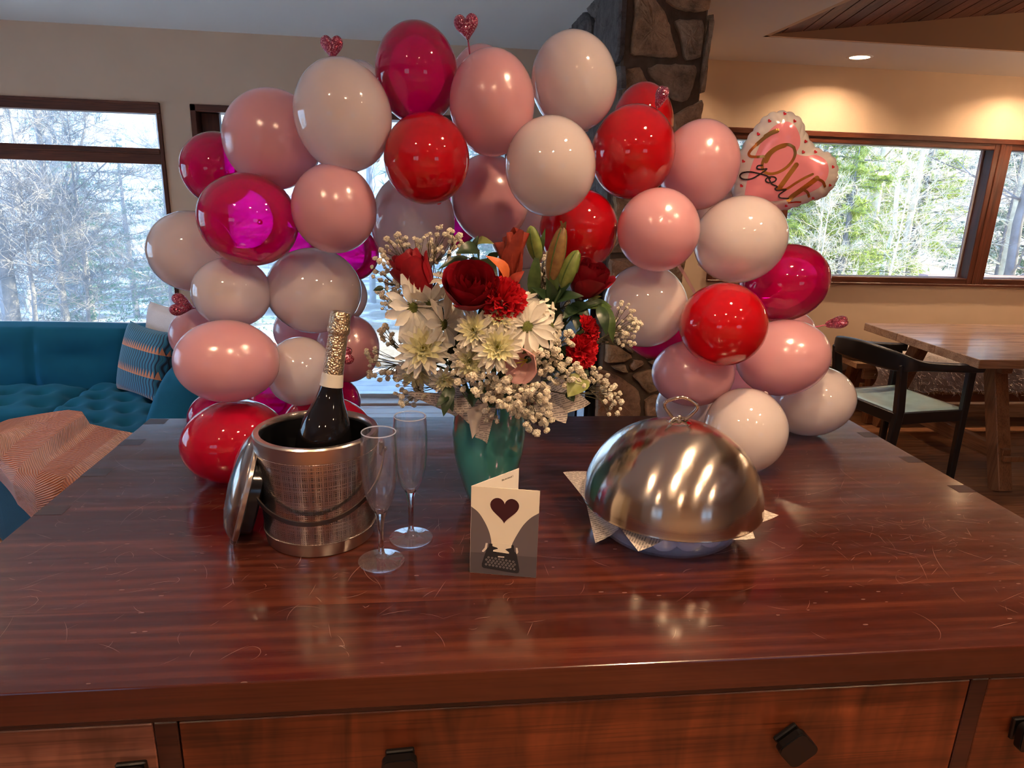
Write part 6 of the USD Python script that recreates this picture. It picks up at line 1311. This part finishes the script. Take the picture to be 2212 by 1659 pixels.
def pillow(w, h, th, n=24):
    def fn(U, V):
        x_, y_ = U * 2 - 1, V * 2 - 1
        k = np.sqrt(np.clip((1 - x_ ** 2) * (1 - y_ ** 2), 0, 1)) ** 0.75
        return np.stack([x_ * w / 2 * (1 - 0.07 * (1 - y_ ** 2)), y_ * h / 2 * (1 - 0.07 * (1 - x_ ** 2)), th / 2 * k])
    m1, uv = grid(fn, n, n); m2 = trimesh.Trimesh(np.array(m1.vertices) * [1, 1, -1], m1.faces[:, ::-1], process=False); return cat([m1, m2])
# printed cushion: rows of leaf shapes between bands of orange triangles
def cushion_mat():
    n = {"t": ("uvmap", {"attribute": "st"}), "s": ("separate_xyz", {}), "ys": ("math", {"math_type": "multiply", "value2": 9.0}), "row": ("math", {"math_type": "floor"}), "fy": ("math", {"math_type": "fraction"}), "xs": ("math", {"math_type": "multiply", "value2": 22.0}), "fx": ("math", {"math_type": "pingpong", "value2": 0.5}),
         "tri": ("math", {"math_type": "multiply", "value2": 2.0}), "lt": ("math", {"math_type": "less_than"}), "m3": ("math", {"math_type": "modulo", "value2": 3.0}), "is": ("math", {"math_type": "compare", "value2": 0.0, "value3": 0.1}), "om": ("math", {"math_type": "multiply"}),
         "sy": ("math", {"math_type": "multiply", "value2": 28.0}), "sn": ("math", {"math_type": "sine"}), "sa": ("math", {"math_type": "multiply", "value2": 0.22}), "ad": ("math", {"math_type": "add"}), "wv": ("math", {"math_type": "pingpong", "value2": 0.5}),
         "r": ("rgb_ramp", {"ramp": [(0.0, (0.006, 0.02, 0.04)), (0.22, (0.008, 0.03, 0.06)), (0.30, (0.012, 0.10, 0.20)), (0.6, (0.015, 0.16, 0.30)), (0.8, (0.03, 0.24, 0.30)), (1.0, (0.02, 0.12, 0.26))]}), "w2": ("math", {"math_type": "multiply", "value2": 2.0}),
         "mx": ("mix", {"color2": (0.62, 0.25, 0.13)}), "p": ("principled_bsdf", {"roughness": 0.85, "sheen_weight": 0.2})}
    l = [("t.UV", "s.vector"), ("s.y", "ys.value1"), ("ys.value", "row.value1"), ("ys.value", "fy.value1"), ("s.x", "xs.value1"), ("xs.value", "fx.value1"), ("fx.value", "tri.value1"), ("fy.value", "lt.value1"), ("tri.value", "lt.value2"), ("row.value", "m3.value1"), ("m3.value", "is.value1"), ("lt.value", "om.value1"), ("is.value", "om.value2"),
         ("s.y", "sy.value1"), ("sy.value", "sn.value1"), ("sn.value", "sa.value1"), ("xs.value", "ad.value1"), ("sa.value", "ad.value2"), ("ad.value", "wv.value1"), ("wv.value", "w2.value1"), ("w2.value", "r.fac"), ("om.value", "mx.fac"), ("r.color", "mx.color1"), ("mx.color", "p.base_color")]
    return mat("printed_cushion", n, l, "p.BSDF")
pb0, pb1 = on_z(258, 838, 0.43), on_z(345, 872, 0.43); pxd = (pb1 - pb0) / np.linalg.norm(pb1 - pb0); pup = np.array([0.30, 0.12, 0.95]); pup /= np.linalg.norm(pup); pn = np.cross(pxd, pup); pn /= np.linalg.norm(pn); pup = np.cross(pn, pxd)
pm_ = pillow(0.47, 0.385, 0.15); pv_ = np.array(pm_.vertices); puv = np.stack([pv_[:, 0] / 0.47 + 0.5, pv_[:, 1] / 0.385 + 0.5], 1)
t = thing("cushion", "square teal and navy cushion with rows of orange triangles, on the sofa", "cushion", (pb0 + pb1) / 2)
part(t, "cover", moved(pm_, np.stack([pxd, pup, pn], 1), (pb0 + pb1) / 2 + pup * 0.185), cushion_mat(), True, uv=puv)
t = thing("cushion", "plain white cushion leaning in the sofa's corner behind the printed one", "cushion", (-1.38, 3.92, 0.44))
part(t, "cover", moved(pillow(0.46, 0.46, 0.15), np.stack([[0.80, -0.6, 0], [0.10, 0.14, 0.985], np.cross([0.80, -0.6, 0], [0.10, 0.14, 0.985])], 1), (-1.43, 3.90, 0.66)), cloth("white_boucle", (0.62, 0.60, 0.62), 0.95, 0.4, 220, 1.0, 0.08), True)
# the knitted throw over the chaise
KNIT = mat("orange_knit", {"t": ("uvmap", {"attribute": "st"}), "s": ("separate_xyz", {}), "z": ("math", {"math_type": "pingpong", "value2": 0.165}), "sl": ("math", {"math_type": "multiply", "value2": 1.0}), "ad": ("math", {"math_type": "add"}), "f": ("math", {"math_type": "multiply", "value2": 300.0}), "sn": ("math", {"math_type": "sine"}), "nn": ("noise_texture", {"scale": 40.0}), "b": ("bump", {"strength": 0.8, "distance": 0.006}),
    "mr": ("map_range", {"from_min": -1.0, "from_max": 0.6}), "m": ("mix", {"color1": (0.46, 0.085, 0.022), "color2": (0.80, 0.26, 0.11)}), "p": ("principled_bsdf", {"roughness": 0.95, "sheen_weight": 0.7, "sheen_roughness": 0.5, "sheen_tint": (1, 0.8, 0.72)})},
    [("t.UV", "s.vector"), ("s.x", "z.value1"), ("z.value", "sl.value1"), ("s.y", "ad.value1"), ("sl.value", "ad.value2"), ("ad.value", "f.value1"), ("f.value", "sn.value1"), ("sn.value", "b.height"), ("b.normal", "p.normal"), ("sn.value", "mr.value"), ("mr.result", "m.fac"), ("m.color", "p.base_color")], "p.BSDF")
def throw_fn(U, V):
    x_ = -1.98 + 0.71 * U
    yb = np.interp(U, [0, 0.35, 0.45, 0.6, 1], [3.20, 3.34, 3.32, 3.16, 3.04]); yf = np.interp(U, [0, 0.2, 0.5, 0.8, 1], [3.02, 2.95, 2.72, 2.60, 2.57])
    k = np.clip(V / 0.62, 0, 1); y_ = yb + (yf - yb) * k; q = np.clip((V - 0.62) / 0.38, 0, 1)
    drop = np.interp(U, [0, 0.12, 0.55, 0.8, 1], [0.0, 0.05, 0.16, 0.24, 0.26]) * q
    z_ = 0.470 + 0.010 * np.sin(5 * U + 3 * V) + 0.008 * np.sin(13 * U + 2) * np.sin(7 * V) - 0.03 * np.clip(k - 0.85, 0, 1) / 0.15 * 0.5 - drop
    y_ = y_ - 0.055 * np.sqrt(np.clip(q * 3, 0, 1)) - 0.012 * np.sin(11 * U) * q
    x_ = np.where(x_ < -1.82, x_, x_); z_ = z_ - np.clip(-1.94 - x_, 0, 1) * 1.5
    return np.stack([x_, y_, z_])
tm, tuv = grid(throw_fn, 60, 70); tuv2 = np.stack([tuv[:, 0], tuv[:, 1] * 1.35], 1)
t = thing("throw", "salmon orange herringbone knitted throw spread over the sofa's chaise", "blanket", (-1.6, 3.0, 0.43)); part(t, "blanket", tm, KNIT, True, uv=tuv2)

# ---------------------------------------------------------------- the dining corner
OAK = [wood(f"table_oak_{k}", tuple(c * s for c in (0.26, 0.13, 0.07)), tuple(c * s for c in (0.48, 0.29, 0.17)), tuple(c * s for c in (0.60, 0.38, 0.24)), "x", 0.8, 0.22, 0.3) for k, s in enumerate((0.9, 1.0, 1.12))]
OAKZ = wood("table_oak_leg", (0.14, 0.055, 0.024), (0.25, 0.11, 0.052), (0.34, 0.17, 0.085), "z", 0.8, 0.4); OAKY = wood("table_oak_rail", (0.12, 0.045, 0.02), (0.22, 0.095, 0.045), (0.32, 0.15, 0.075), "y", 0.8, 0.4)
dt = thing("dining_table", "oak trestle dining table with a plank top near the right window", "table", (4.2, 3.8, 0))
tx0, tx1, ty0, ty1 = 2.93, 5.5, 3.30, 4.34
for k in range(3):
    a, b = ty0 + (ty1 - ty0) * k / 3, ty0 + (ty1 - ty0) * (k + 1) / 3
    part(dt, "top_plank", box((tx0, a + 0.0008, 0.705), (tx1, b - 0.0008, 0.755), 0.003), OAK[(k + 1) % 3])
for xx in (3.22, 5.2):
    part(dt, "top_rail", beam((xx, ty0 + 0.12, 0.675), (xx, ty1 - 0.12, 0.675), 0.07, 0.06), OAKY)
    for s, yt, yb in ((1, 3.52, 3.26), (-1, 4.12, 4.38)):
        part(dt, "leg", beam((xx, yt, 0.70), (xx - 0.02, yb, 0.0), 0.085, 0.085, (1, 0, 0), 0.004), OAKZ)
    part(dt, "low_rail", beam((xx - 0.015, 3.28, 0.20), (xx - 0.015, 4.36, 0.20), 0.05, 0.085), OAKY)
    for yy in (3.245, 4.395):
        part(dt, "tenon_wedge", beam((xx - 0.06, yy, 0.20), (xx + 0.06, yy, 0.20), 0.022, 0.03), OAKZ)
part(dt, "stretcher", beam((3.2, 3.82, 0.30), (5.2, 3.82, 0.30), 0.05, 0.09), OAK[0])
bn = thing("bench", "long oak bench on the window side of the dining table", "bench", (4.2, 4.6, 0))
by0, by1 = 4.42, 4.78
part(bn, "seat", box((2.98, by0, 0.41), (5.3, by1, 0.45), 0.003), OAK[0])
for xx in (3.16, 5.1):
    for yt, yb in ((by0 + 0.08, by0 + 0.0), (by1 - 0.08, by1)):
        part(bn, "leg", beam((xx, yt, 0.41), (xx - 0.015, yb, 0.0), 0.065, 0.065, (1, 0, 0), 0.003), OAKZ)
    part(bn, "low_rail", beam((xx, by0 + 0.03, 0.16), (xx, by1 - 0.03, 0.16), 0.04, 0.06), OAKY)
part(bn, "stretcher", beam((3.16, 4.6, 0.21), (5.1, 4.6, 0.21), 0.04, 0.08), OAK[0]); part(bn, "apron", box((3.05, by0 + 0.01, 0.33), (5.25, by0 + 0.035, 0.41), 0.003), OAK[0])
# sheepskin over the bench
def skin_fn(U, V):
    x_ = 3.02 + 1.55 * U + 0.10 * np.sin(V * 9); e = 0.5 + 0.5 * np.sin(U * 21) * 0.25
    s = V * 1.35 - 0.06
    y_ = np.interp(s, [0, 0.25, 0.33, 0.95, 1.05, 1.3], [by0 - 0.055, by0 - 0.035, by0 + 0.02, by1 - 0.02, by1 + 0.03, by1 + 0.045])
    z_ = np.interp(s, [0, 0.25, 0.33, 0.95, 1.05, 1.3], [0.26, 0.44, 0.50, 0.50, 0.47, 0.3])
    return np.stack([x_, y_ - 0.012 * e, z_ + 0.03 * (meshkit.fbm(np.stack([U * 26, V * 14, U * 0], -1), 3, 2) - 0.5) * 2])
km, _ = grid(skin_fn, 90, 40)
FUR = cloth("sheepskin_wool", (0.56, 0.50, 0.50), 1.0, 0.6, 90, 1.0, 0.2)
sk = thing("sheepskin", "greyish white shaggy sheepskin draped over the bench", "sheepskin", (3.8, 4.6, 0.45)); part(sk, "hide", km, FUR, True)
frr = np.random.default_rng(9); kv, kf = np.array(km.vertices), np.array(km.faces); kn = km.vertex_normals
if kn[:, 2].mean() < 0: kn = -kn
cu = []
for i in frr.integers(0, len(kv), 5200):
    p_ = kv[i] + frr.normal(0, 0.01, 3); d_ = kn[i] * 0.022 + frr.normal(0, 0.012, 3) + [0, -0.004, -0.012]; w_ = np.cross(d_, frr.normal(0, 1, 3)); w_ *= 0.0022 / (np.linalg.norm(w_) + 1e-9)
    cu.append([p_ - w_, p_ + w_, p_ + d_])
cu = np.array(cu); part(sk, "wool", trimesh.Trimesh(cu.reshape(-1, 3), np.arange(len(cu) * 3).reshape(-1, 3), process=False), FUR, kind="stuff")

BLACKW = plain("black_chair_wood", (0.010, 0.010, 0.011), 0.32, 0.1, 60)
SEATM = plain("chair_seat_leather", (0.46, 0.68, 0.70), 0.22, 0.15, 90, 0.1, 12)
hc_ = thing("dining_chair", "black wooden armchair with a pale teal seat at the dining table", "chair", (2.75, 3.62, 0))
ca_ = math.radians(10.5); CZR = np.array([[math.cos(ca_), -math.sin(ca_), 0], [math.sin(ca_), math.cos(ca_), 0], [0, 0, 1]])
def cw(p): return CZR @ np.asarray(p, float) + np.array([2.735, 3.625, 0])      # local: +x towards the table
def seatf(U, V):
    x_ = -0.235 + 0.47 * U; w_ = 0.235 + 0.02 * U; y_ = (V * 2 - 1) * w_
    z_ = 0.445 - 0.022 * np.exp(-((U - 0.45) / 0.35) ** 2 - ((V - 0.5) / 0.38) ** 2) - 0.012 * (1 - np.sqrt(np.clip(1 - (1 - np.clip(np.minimum(np.minimum(U, 1 - U), np.minimum(V, 1 - V)) / 0.07, 0, 1)) ** 2, 0, 1)))
    P = np.stack([x_, y_, z_], -1) @ CZR.T + np.array([2.735, 3.625, 0]); return np.moveaxis(P, -1, 0)
part(hc_, "seat", grid(seatf, 24, 24)[0], SEATM, True)
for a, b in (((-0.235, -0.235, 0.405), (0.235, -0.255, 0.405)), ((-0.235, 0.235, 0.405), (0.235, 0.255, 0.405)), ((-0.235, -0.235, 0.405), (-0.235, 0.235, 0.405)), ((0.235, -0.255, 0.405), (0.235, 0.255, 0.405))):
    part(hc_, "seat_rail", beam(cw(a), cw(b), 0.030, 0.062), BLACKW, 30)
for s in (-1, 1):
    part(hc_, "leg", beam(cw((-0.26, s * 0.245, 0.0)), cw((-0.225, s * 0.235, 0.46)), 0.036, 0.040, (1, 0, 0), 0.006, 0.044, 0.048), BLACKW, 30)
    part(hc_, "back_post", beam(cw((-0.225, s * 0.235, 0.44)), cw((-0.27, s * 0.245, 0.72)), 0.044, 0.05, (1, 0, 0), 0.006, 0.040, 0.045), BLACKW, 30)
    part(hc_, "leg", beam(cw((0.225, s * 0.26, 0.0)), cw((0.215, s * 0.255, 0.665)), 0.036, 0.036, (1, 0, 0), 0.006, 0.040, 0.044), BLACKW, 30)
pathc = smooth_path([(0.27, -0.265, 0.680), (0.10, -0.270, 0.690), (-0.16, -0.278, 0.715), (-0.265, -0.245, 0.738), (-0.30, -0.10, 0.752), (-0.305, 0.0, 0.755), (-0.30, 0.10, 0.752), (-0.265, 0.245, 0.738), (-0.16, 0.278, 0.715), (0.10, 0.270, 0.690), (0.27, 0.265, 0.680)], 60)
rv, rf = [], []
for k, p_ in enumerate(pathc):
    tg = pathc[min(k + 1, 59)] - pathc[max(k - 1, 0)]; tg /= np.linalg.norm(tg); sd_ = np.cross(tg, [0, 0, 1]); sd_ /= np.linalg.norm(sd_)
    bk_ = np.exp(-((k - 29.5) / 14) ** 4); hh, ww = 0.024 + 0.038 * bk_, 0.026 - 0.008 * bk_
    for q in range(12):
        a = q * math.pi / 6; ca2, sa2 = math.cos(a), math.sin(a); e_ = 0.5
        rv.append(cw(p_ + sd_ * ww * np.sign(ca2) * abs(ca2) ** e_ + np.array([0, 0, 1.0]) * (hh * np.sign(sa2) * abs(sa2) ** e_ - 0.020 * bk_)))
for k in range(59):
    for q in range(12):
        a, b = k * 12 + q, k * 12 + (q + 1) % 12; rf += [[a, b, b + 12], [a, b + 12, a + 12]]
for e_ in (0, 59):
    c_ = len(rv); rv.append(cw(pathc[e_])); rf += [[e_ * 12 + (q + 1) % 12, e_ * 12 + q, c_] if e_ == 0 else [e_ * 12 + q, e_ * 12 + (q + 1) % 12, c_] for q in range(12)]
part(hc_, "back_and_arm_rail", trimesh.Trimesh(rv, rf, process=False), BLACKW, 40)
# ---------------------------------------------------------------- outside the windows
dk = thing("deck", "weathered grey wooden deck outside the glass door", "deck", (-0.8, 5.7, -0.06))
DECKM = [plain(f"deck_grey_{k}", tuple(c * s for c in (0.46, 0.47, 0.48)), 0.75, 0.4, 60, 0.15, 6) for k, s in enumerate((0.9, 1.0, 1.1))]
for k in range(7):
    part(dk, "deck_board", box((-3.6, 5.18 + k * 0.145, -0.10), (1.6, 5.18 + k * 0.145 + 0.138, -0.06), 0.004), DECKM[(k * 2) % 3])
part(dk, "joist", box((-3.6, 5.2, -0.3), (1.6, 6.18, -0.105)), DECKM[0])
rl = thing("deck_railing", "mauve-brown wooden railing outside the right window", "railing", (8.5, 7.6, 0))
RAILM = plain("rail_wood", (0.26, 0.17, 0.16), 0.7, 0.3, 60, 0.15, 5)
part(rl, "top_rail", box((5.75, 7.5, 0.68), (12.5, 7.66, 0.735), 0.006), RAILM); part(rl, "lower_rail", box((5.8, 7.56, 0.05), (12.5, 7.6, 0.12), 0.004), RAILM)
for k in range(6):
    part(rl, "post", box((5.8 + k * 1.3, 7.53, -1.5), (5.89 + k * 1.3, 7.62, 0.68), 0.004), RAILM)
# ground: snow and dead leaves falling away from the house, then the far hillside
def gz(x_, y_):
    near = -0.9 - 0.05 * np.clip(y_ - 6, 0, 40); far = np.clip((y_ - 55) / 110, 0, 1)
    crest = 9.0 + 4.0 * np.sin(x_ * 0.012 + 1.0) + 2.5 * np.sin(x_ * 0.031) + np.where(x_ > 0, x_ * 0.08, -x_ * 0.02)
    return near + (crest + 4) * (far * far * (3 - 2 * far))
def ground_fn(U, V):
    y_ = 6.2 + 230 * V ** 2.2; x_ = (U - 0.5) * (50 + 3.0 * y_)
    return np.stack([x_, y_, gz(x_, y_) + 0.25 * (meshkit.fbm(np.stack([x_ * 0.3, y_ * 0.3, x_ * 0], -1), 4, 3) - 0.5) * np.clip(y_ / 12, 0, 6)])
GROUND = mat("snowy_ground", {"g": ("geometry", {}), "n": ("noise_texture", {"scale": 0.55, "detail": 8.0, "roughness": 0.65}), "r": ("rgb_ramp", {"ramp": [(0.38, (0.16, 0.13, 0.10)), (0.50, (0.30, 0.26, 0.21)), (0.57, (0.74, 0.77, 0.82))]}), "p": ("principled_bsdf", {"roughness": 0.9})}, [("g.position", "n.vector"), ("n.fac", "r.fac"), ("r.color", "p.base_color")], "p.BSDF")
single("ground", grid(ground_fn, 130, 130)[0], GROUND, "patchy snow and dead leaves on the ground beyond the windows, rising to a far hill", smooth=True, kind="structure")

def bark(name, col): return plain(name, col, 0.9, 0.5, 30, 0.25, 6)
BARKG, BARKP, BARKB = bark("bark_grey", (0.20, 0.19, 0.195)), bark("bark_pale", (0.55, 0.49, 0.38)), bark("bark_birch", (0.70, 0.68, 0.64))
NEED = [mat(f"needles_{k}", {"p": ("principled_bsdf", {"base_color": c, "roughness": 0.6}), "l": ("translucent_bsdf", {"color": tuple(q * 1.1 for q in c)}), "m": ("mix_closure", {"fac": 0.3})}, [("p.BSDF", "m.closure1"), ("l.BSDF", "m.closure2")], "m.closure") for k, c in enumerate(((0.06, 0.15, 0.09), (0.30, 0.36, 0.09)))]
def segs_mesh(A, B, ra, rb, sides=3):
    A, B = np.asarray(A), np.asarray(B); d = B - A; d /= np.linalg.norm(d, axis=1, keepdims=True) + 1e-9
    u = np.cross(d, np.where(np.abs(d[:, 2:]) < 0.9, [0, 0, 1.0], [1.0, 0, 0])); u /= np.linalg.norm(u, axis=1, keepdims=True); w = np.cross(d, u)
    a = np.arange(sides) * 2 * np.pi / sides; o = np.cos(a)[None, :, None] * u[:, None] + np.sin(a)[None, :, None] * w[:, None]
    v = np.concatenate([A[:, None] + o * np.asarray(ra)[:, None, None], B[:, None] + o * np.asarray(rb)[:, None, None]], 1).reshape(-1, 3)
    j = np.arange(sides); j2 = (j + 1) % sides; f0 = np.vstack([np.stack([j, j2, sides + j2], 1), np.stack([j, sides + j2, sides + j], 1)])
    return trimesh.Trimesh(v, (f0[None] + (np.arange(len(A)) * 2 * sides)[:, None, None]).reshape(-1, 3), process=False)
def grow(rng, h, r0, lean=0.05, start=0.12, n1=26, spread=0.9, levels=3, twig=7, droop=0.0):
    """Trunk points and the segments of its branches."""
    k = 12; z_ = np.linspace(0, h, k); tr = np.stack([np.cumsum(rng.normal(0, lean, k)) * h / k, np.cumsum(rng.normal(0, lean, k)) * h / k, z_], 1); tr -= tr[0]
    rad = r0 * (1 - 0.85 * np.linspace(0, 1, k)); A, B, RA, RB = [], [], [], []
    def limb(p, d, L, r, lev):
        n = 4 if lev < levels else 3
        for s in range(n):
            d = d + rng.normal(0, 0.20, 3) + np.array([0, 0, 0.07 - droop]); d /= np.linalg.norm(d); q = p + d * L / n; r2 = r * 0.78
            A.append(p); B.append(q); RA.append(r); RB.append(r2)
            if lev < levels:
                for _ in range(twig if lev + 1 == levels else 2):
                    if rng.random() < 0.62:
                        e = d + rng.normal(0, 0.75, 3); e /= np.linalg.norm(e); limb(p + d * L / n * rng.random(), e, L * rng.uniform(0.35, 0.6), max(r2 * 0.5, 0.0028), lev + 1)
            p, r = q, r2
    for i in range(n1):
        f = start + (1 - start) * rng.random(); p = np.array([np.interp(f * h, z_, tr[:, c]) for c in range(3)]); a = rng.uniform(0, 6.28); d = np.array([math.cos(a) * spread, math.sin(a) * spread, rng.uniform(0.1, 0.9) - droop * 2]); d /= np.linalg.norm(d)
        limb(p, d, h * rng.uniform(0.16, 0.34) * (1.1 - 0.6 * f), max(0.006, r0 * 0.26 * (1.05 - f)), 1)
    return tr, rad, (A, B, RA, RB)
OUT = "trees in the woods outside"
def bare(name, label, seed, h, r0, bk, group=OUT, **kw):
    rng = np.random.default_rng(seed); tr, rad, (A, B, RA, RB) = grow(rng, h, r0, **kw)
    t = thing(name, label, "tree", (0, 0, 0), group=group); part(t, "trunk", tube(tr, rad, 8), bk, True); part(t, "branches", segs_mesh(A, B, RA, RB), bk, kind="stuff"); return t
def pine(name, label, seed, h, nd, tufts=1500, spread=1.0, blade=0.11, group=OUT):
    rng = np.random.default_rng(seed); t = thing(name, label, "tree", (0, 0, 0), group=group)
    part(t, "trunk", tube(np.array([[0, 0, 0], [0.03, 0.02, h * 0.5], [0, 0, h]]), [0.13, 0.09, 0.01], 7), BARKG, True); A, B, RA, RB, V = [], [], [], [], []
    nb = int(h * 16)
    for i in range(nb):
        f = 0.06 + 0.93 * rng.random(); z_ = f * h; a = rng.uniform(0, 6.28); L = spread * h * 0.30 * (1.04 - f) ** 0.8 * rng.uniform(0.7, 1.15); d = np.array([math.cos(a), math.sin(a), rng.uniform(-0.1, 0.22)]); p = np.array([0, 0, z_]); e = p + d * L
        A.append(p); B.append(e); RA.append(0.018); RB.append(0.005)
        for s in rng.uniform(0.2, 1.02, int(5 + L * 11)):
            c_ = p + d * L * s + rng.normal(0, 0.10, 3) * L * 0.5
            for _ in range(10):
                dd = d * 0.4 + rng.normal(0, 0.8, 3); dd /= np.linalg.norm(dd); ln = blade * rng.uniform(0.6, 1.2); w_ = np.cross(dd, rng.normal(0, 1, 3)); w_ *= 0.008 / np.linalg.norm(w_); V += [c_ - w_, c_ + w_, c_ + dd * ln]
    part(t, "branches", segs_mesh(A, B, RA, RB), BARKG, kind="stuff"); V = np.array(V); part(t, "needles", trimesh.Trimesh(V, np.arange(len(V)).reshape(-1, 3), process=False), nd, kind="stuff"); return t
P_ = [bare("bare_tree", "grey leafless tree in the woods outside the windows", 1, 9, 0.11, BARKG, twig=6), bare("bare_tree", "grey leafless tree in the woods outside the windows", 2, 8, 0.06, BARKG, n1=40, twig=6),
      bare("pale_tree", "pale leafless tree in the woods outside the windows", 3, 9, 0.09, BARKP, n1=34, twig=4, spread=1.1), bare("birch", "white-stemmed birch in the woods outside the windows", 4, 8, 0.06, BARKB, n1=20, twig=3),
      bare("thicket", "tangled leafless shrub in the woods outside the windows", 5, 3.6, 0.03, BARKG, n1=56, start=0.02, twig=6, spread=1.0), bare("pale_thicket", "pale tangled leafless shrub in the woods outside the windows", 6, 3.0, 0.03, BARKP, n1=42, start=0.02, twig=4, spread=1.2),
      pine("dark_conifer", "dark green conifer in the woods outside the windows", 7, 7, NEED[0]), pine("light_pine", "yellow-green young pine in the woods outside the windows", 8, 5, NEED[1], blade=0.16),
      pine("narrow_conifer", "narrow dark conifer added beyond the stone column to block the sun", 9, 9, NEED[0], spread=0.36, blade=0.08)]
GR, GR2, PA, BI, TH, PT, DC, LP, NC = range(9)
GENERIC = [stage.GetPrimAtPath(q.path).GetCustomDataByKey('label') for q in P_]
used = set()
def plant(k, ux, Y, s=1.0, label=None, dz=0.0):
    """Puts a tree where the sight line with slope ux (sideways per metre of depth) meets depth Y."""
    x_ = ux * Y; loc = (x_, Y, float(gz(np.array(x_), np.array(Y))) - 0.05 + dz); rz = float(wrg.uniform(0, 6.28))
    if k in used: copy(P_[k], loc, rz, s, label or GENERIC[k])
    else:
        used.add(k); place(P_[k], loc, rz, s)
        if label: stage.GetPrimAtPath(P_[k].path).SetCustomDataByKey("label", label)
wrg = np.random.default_rng(12)
# outside the sofa window and the door
plant(GR, -0.575, 10.0, 1.1, "thick grey trunk at the edge of the sofa window"); plant(GR2, -0.50, 11.0, 1.0, "grey leafless tree standing nearest in the middle of the sofa window"); plant(BI, -0.545, 13.0, 1.0, "white-stemmed birch low in the sofa window"); plant(TH, -0.47, 10.0, 1.1, "tangled leafless shrub low in the middle of the sofa window"); plant(TH, -0.54, 9.5, 1.2, "tangled leafless shrub low at the outer edge of the sofa window")
plant(DC, -0.49, 19.0, 0.75, "dark green conifer in the middle of the sofa window"); plant(DC, -0.41, 16.0, 0.55, "small dark green conifer near the sofa window's inner edge"); plant(PA, -0.43, 24.0, 0.6, "pale leafless tree behind the small conifer in the sofa window")
for _ in range(46):
    u_ = wrg.uniform(-0.85, -0.30); plant([GR2, GR, GR2, TH, TH, TH, DC][int(wrg.integers(7))], u_, wrg.uniform(10, 34), wrg.uniform(0.7, 1.15) if u_ < -0.47 else wrg.uniform(0.4, 0.6))
for _ in range(14): plant([GR2, PA, TH, GR][int(wrg.integers(4))], wrg.uniform(-0.32, 0.35), wrg.uniform(12, 34), wrg.uniform(0.7, 1.1))
# outside the dining window
plant(LP, 0.545, 15.0, 1.0, "yellow-green young pine beside the foil heart in the dining window"); plant(LP, 0.62, 12.5, 0.75, "low yellow-green pine at the foot of the dining window"); plant(LP, 0.735, 16.0, 1.15, "yellow-green pine in the middle of the dining window"); plant(LP, 0.50, 12.5, 0.8, "yellow-green pine low beside the egg-shaped white balloon"); plant(LP, 0.66, 21.0, 1.2, "farther yellow-green pine in the dining window")
plant(DC, 0.57, 26.0, 1.3, "tall dark conifer behind the pines in the dining window"); plant(DC, 0.85, 30.0, 1.4, "tall dark conifer far back at the dining window's mullion"); plant(DC, 0.95, 18.0, 1.1, "dark conifer in the last light of the dining window"); plant(BI, 0.69, 14.0, 1.1, "white-stemmed birch in the dining window"); plant(BI, 0.56, 17.0, 1.1, "second white-stemmed birch in the dining window")
plant(PT, 0.58, 11.0, 1.0, "pale tangled leafless shrub at the foot of the dining window"); plant(PT, 0.70, 10.5, 1.1, "pale tangled leafless shrub above the deck railing"); plant(GR, 0.90, 12.0, 1.0, "grey leafless tree at the last light of the dining window")
for _ in range(60): plant([PA, PA, GR2, PT, PT, PA, LP, BI][int(wrg.integers(8))], wrg.uniform(0.34, 1.3), wrg.uniform(11, 34), wrg.uniform(0.75, 1.2))
# tall conifers added behind the stone column to keep the sun off the trees towards the sofa window
for x_ in ((1.9, 8.2), (2.3, 8.9), (2.7, 9.7), (2.0, 9.0)): plant(NC, x_[0] / x_[1], x_[1], 1.0, "narrow dark conifer added beyond the stone column to block the sun")
for q_ in range(26): plant(DC, wrg.uniform(0.14, 0.31), 14.5 + q_ * 0.9, wrg.uniform(1.3, 1.9), "tall dark conifer added beyond the stone column to block the sun")
# the wooded far hillside
for _ in range(60): plant([GR2, PA, GR, DC][int(wrg.integers(4))], wrg.uniform(-0.9, 1.2), wrg.uniform(45, 120), wrg.uniform(1.0, 1.6))
# pale blue haze added on the sofa side only, to brighten the woods there
single("haze", box((-60, 6.6, -6), (2.4, 75, 16)), usdkit.material(stage, "/World/Looks/haze", {"v": ("principled_volume", {"color": (0.78, 0.93, 1.0), "density": 0.011, "anisotropy": 0.2})}, [], volume="v.volume"), "thin pale blue haze added to brighten the woods in the sofa window", kind="stuff")
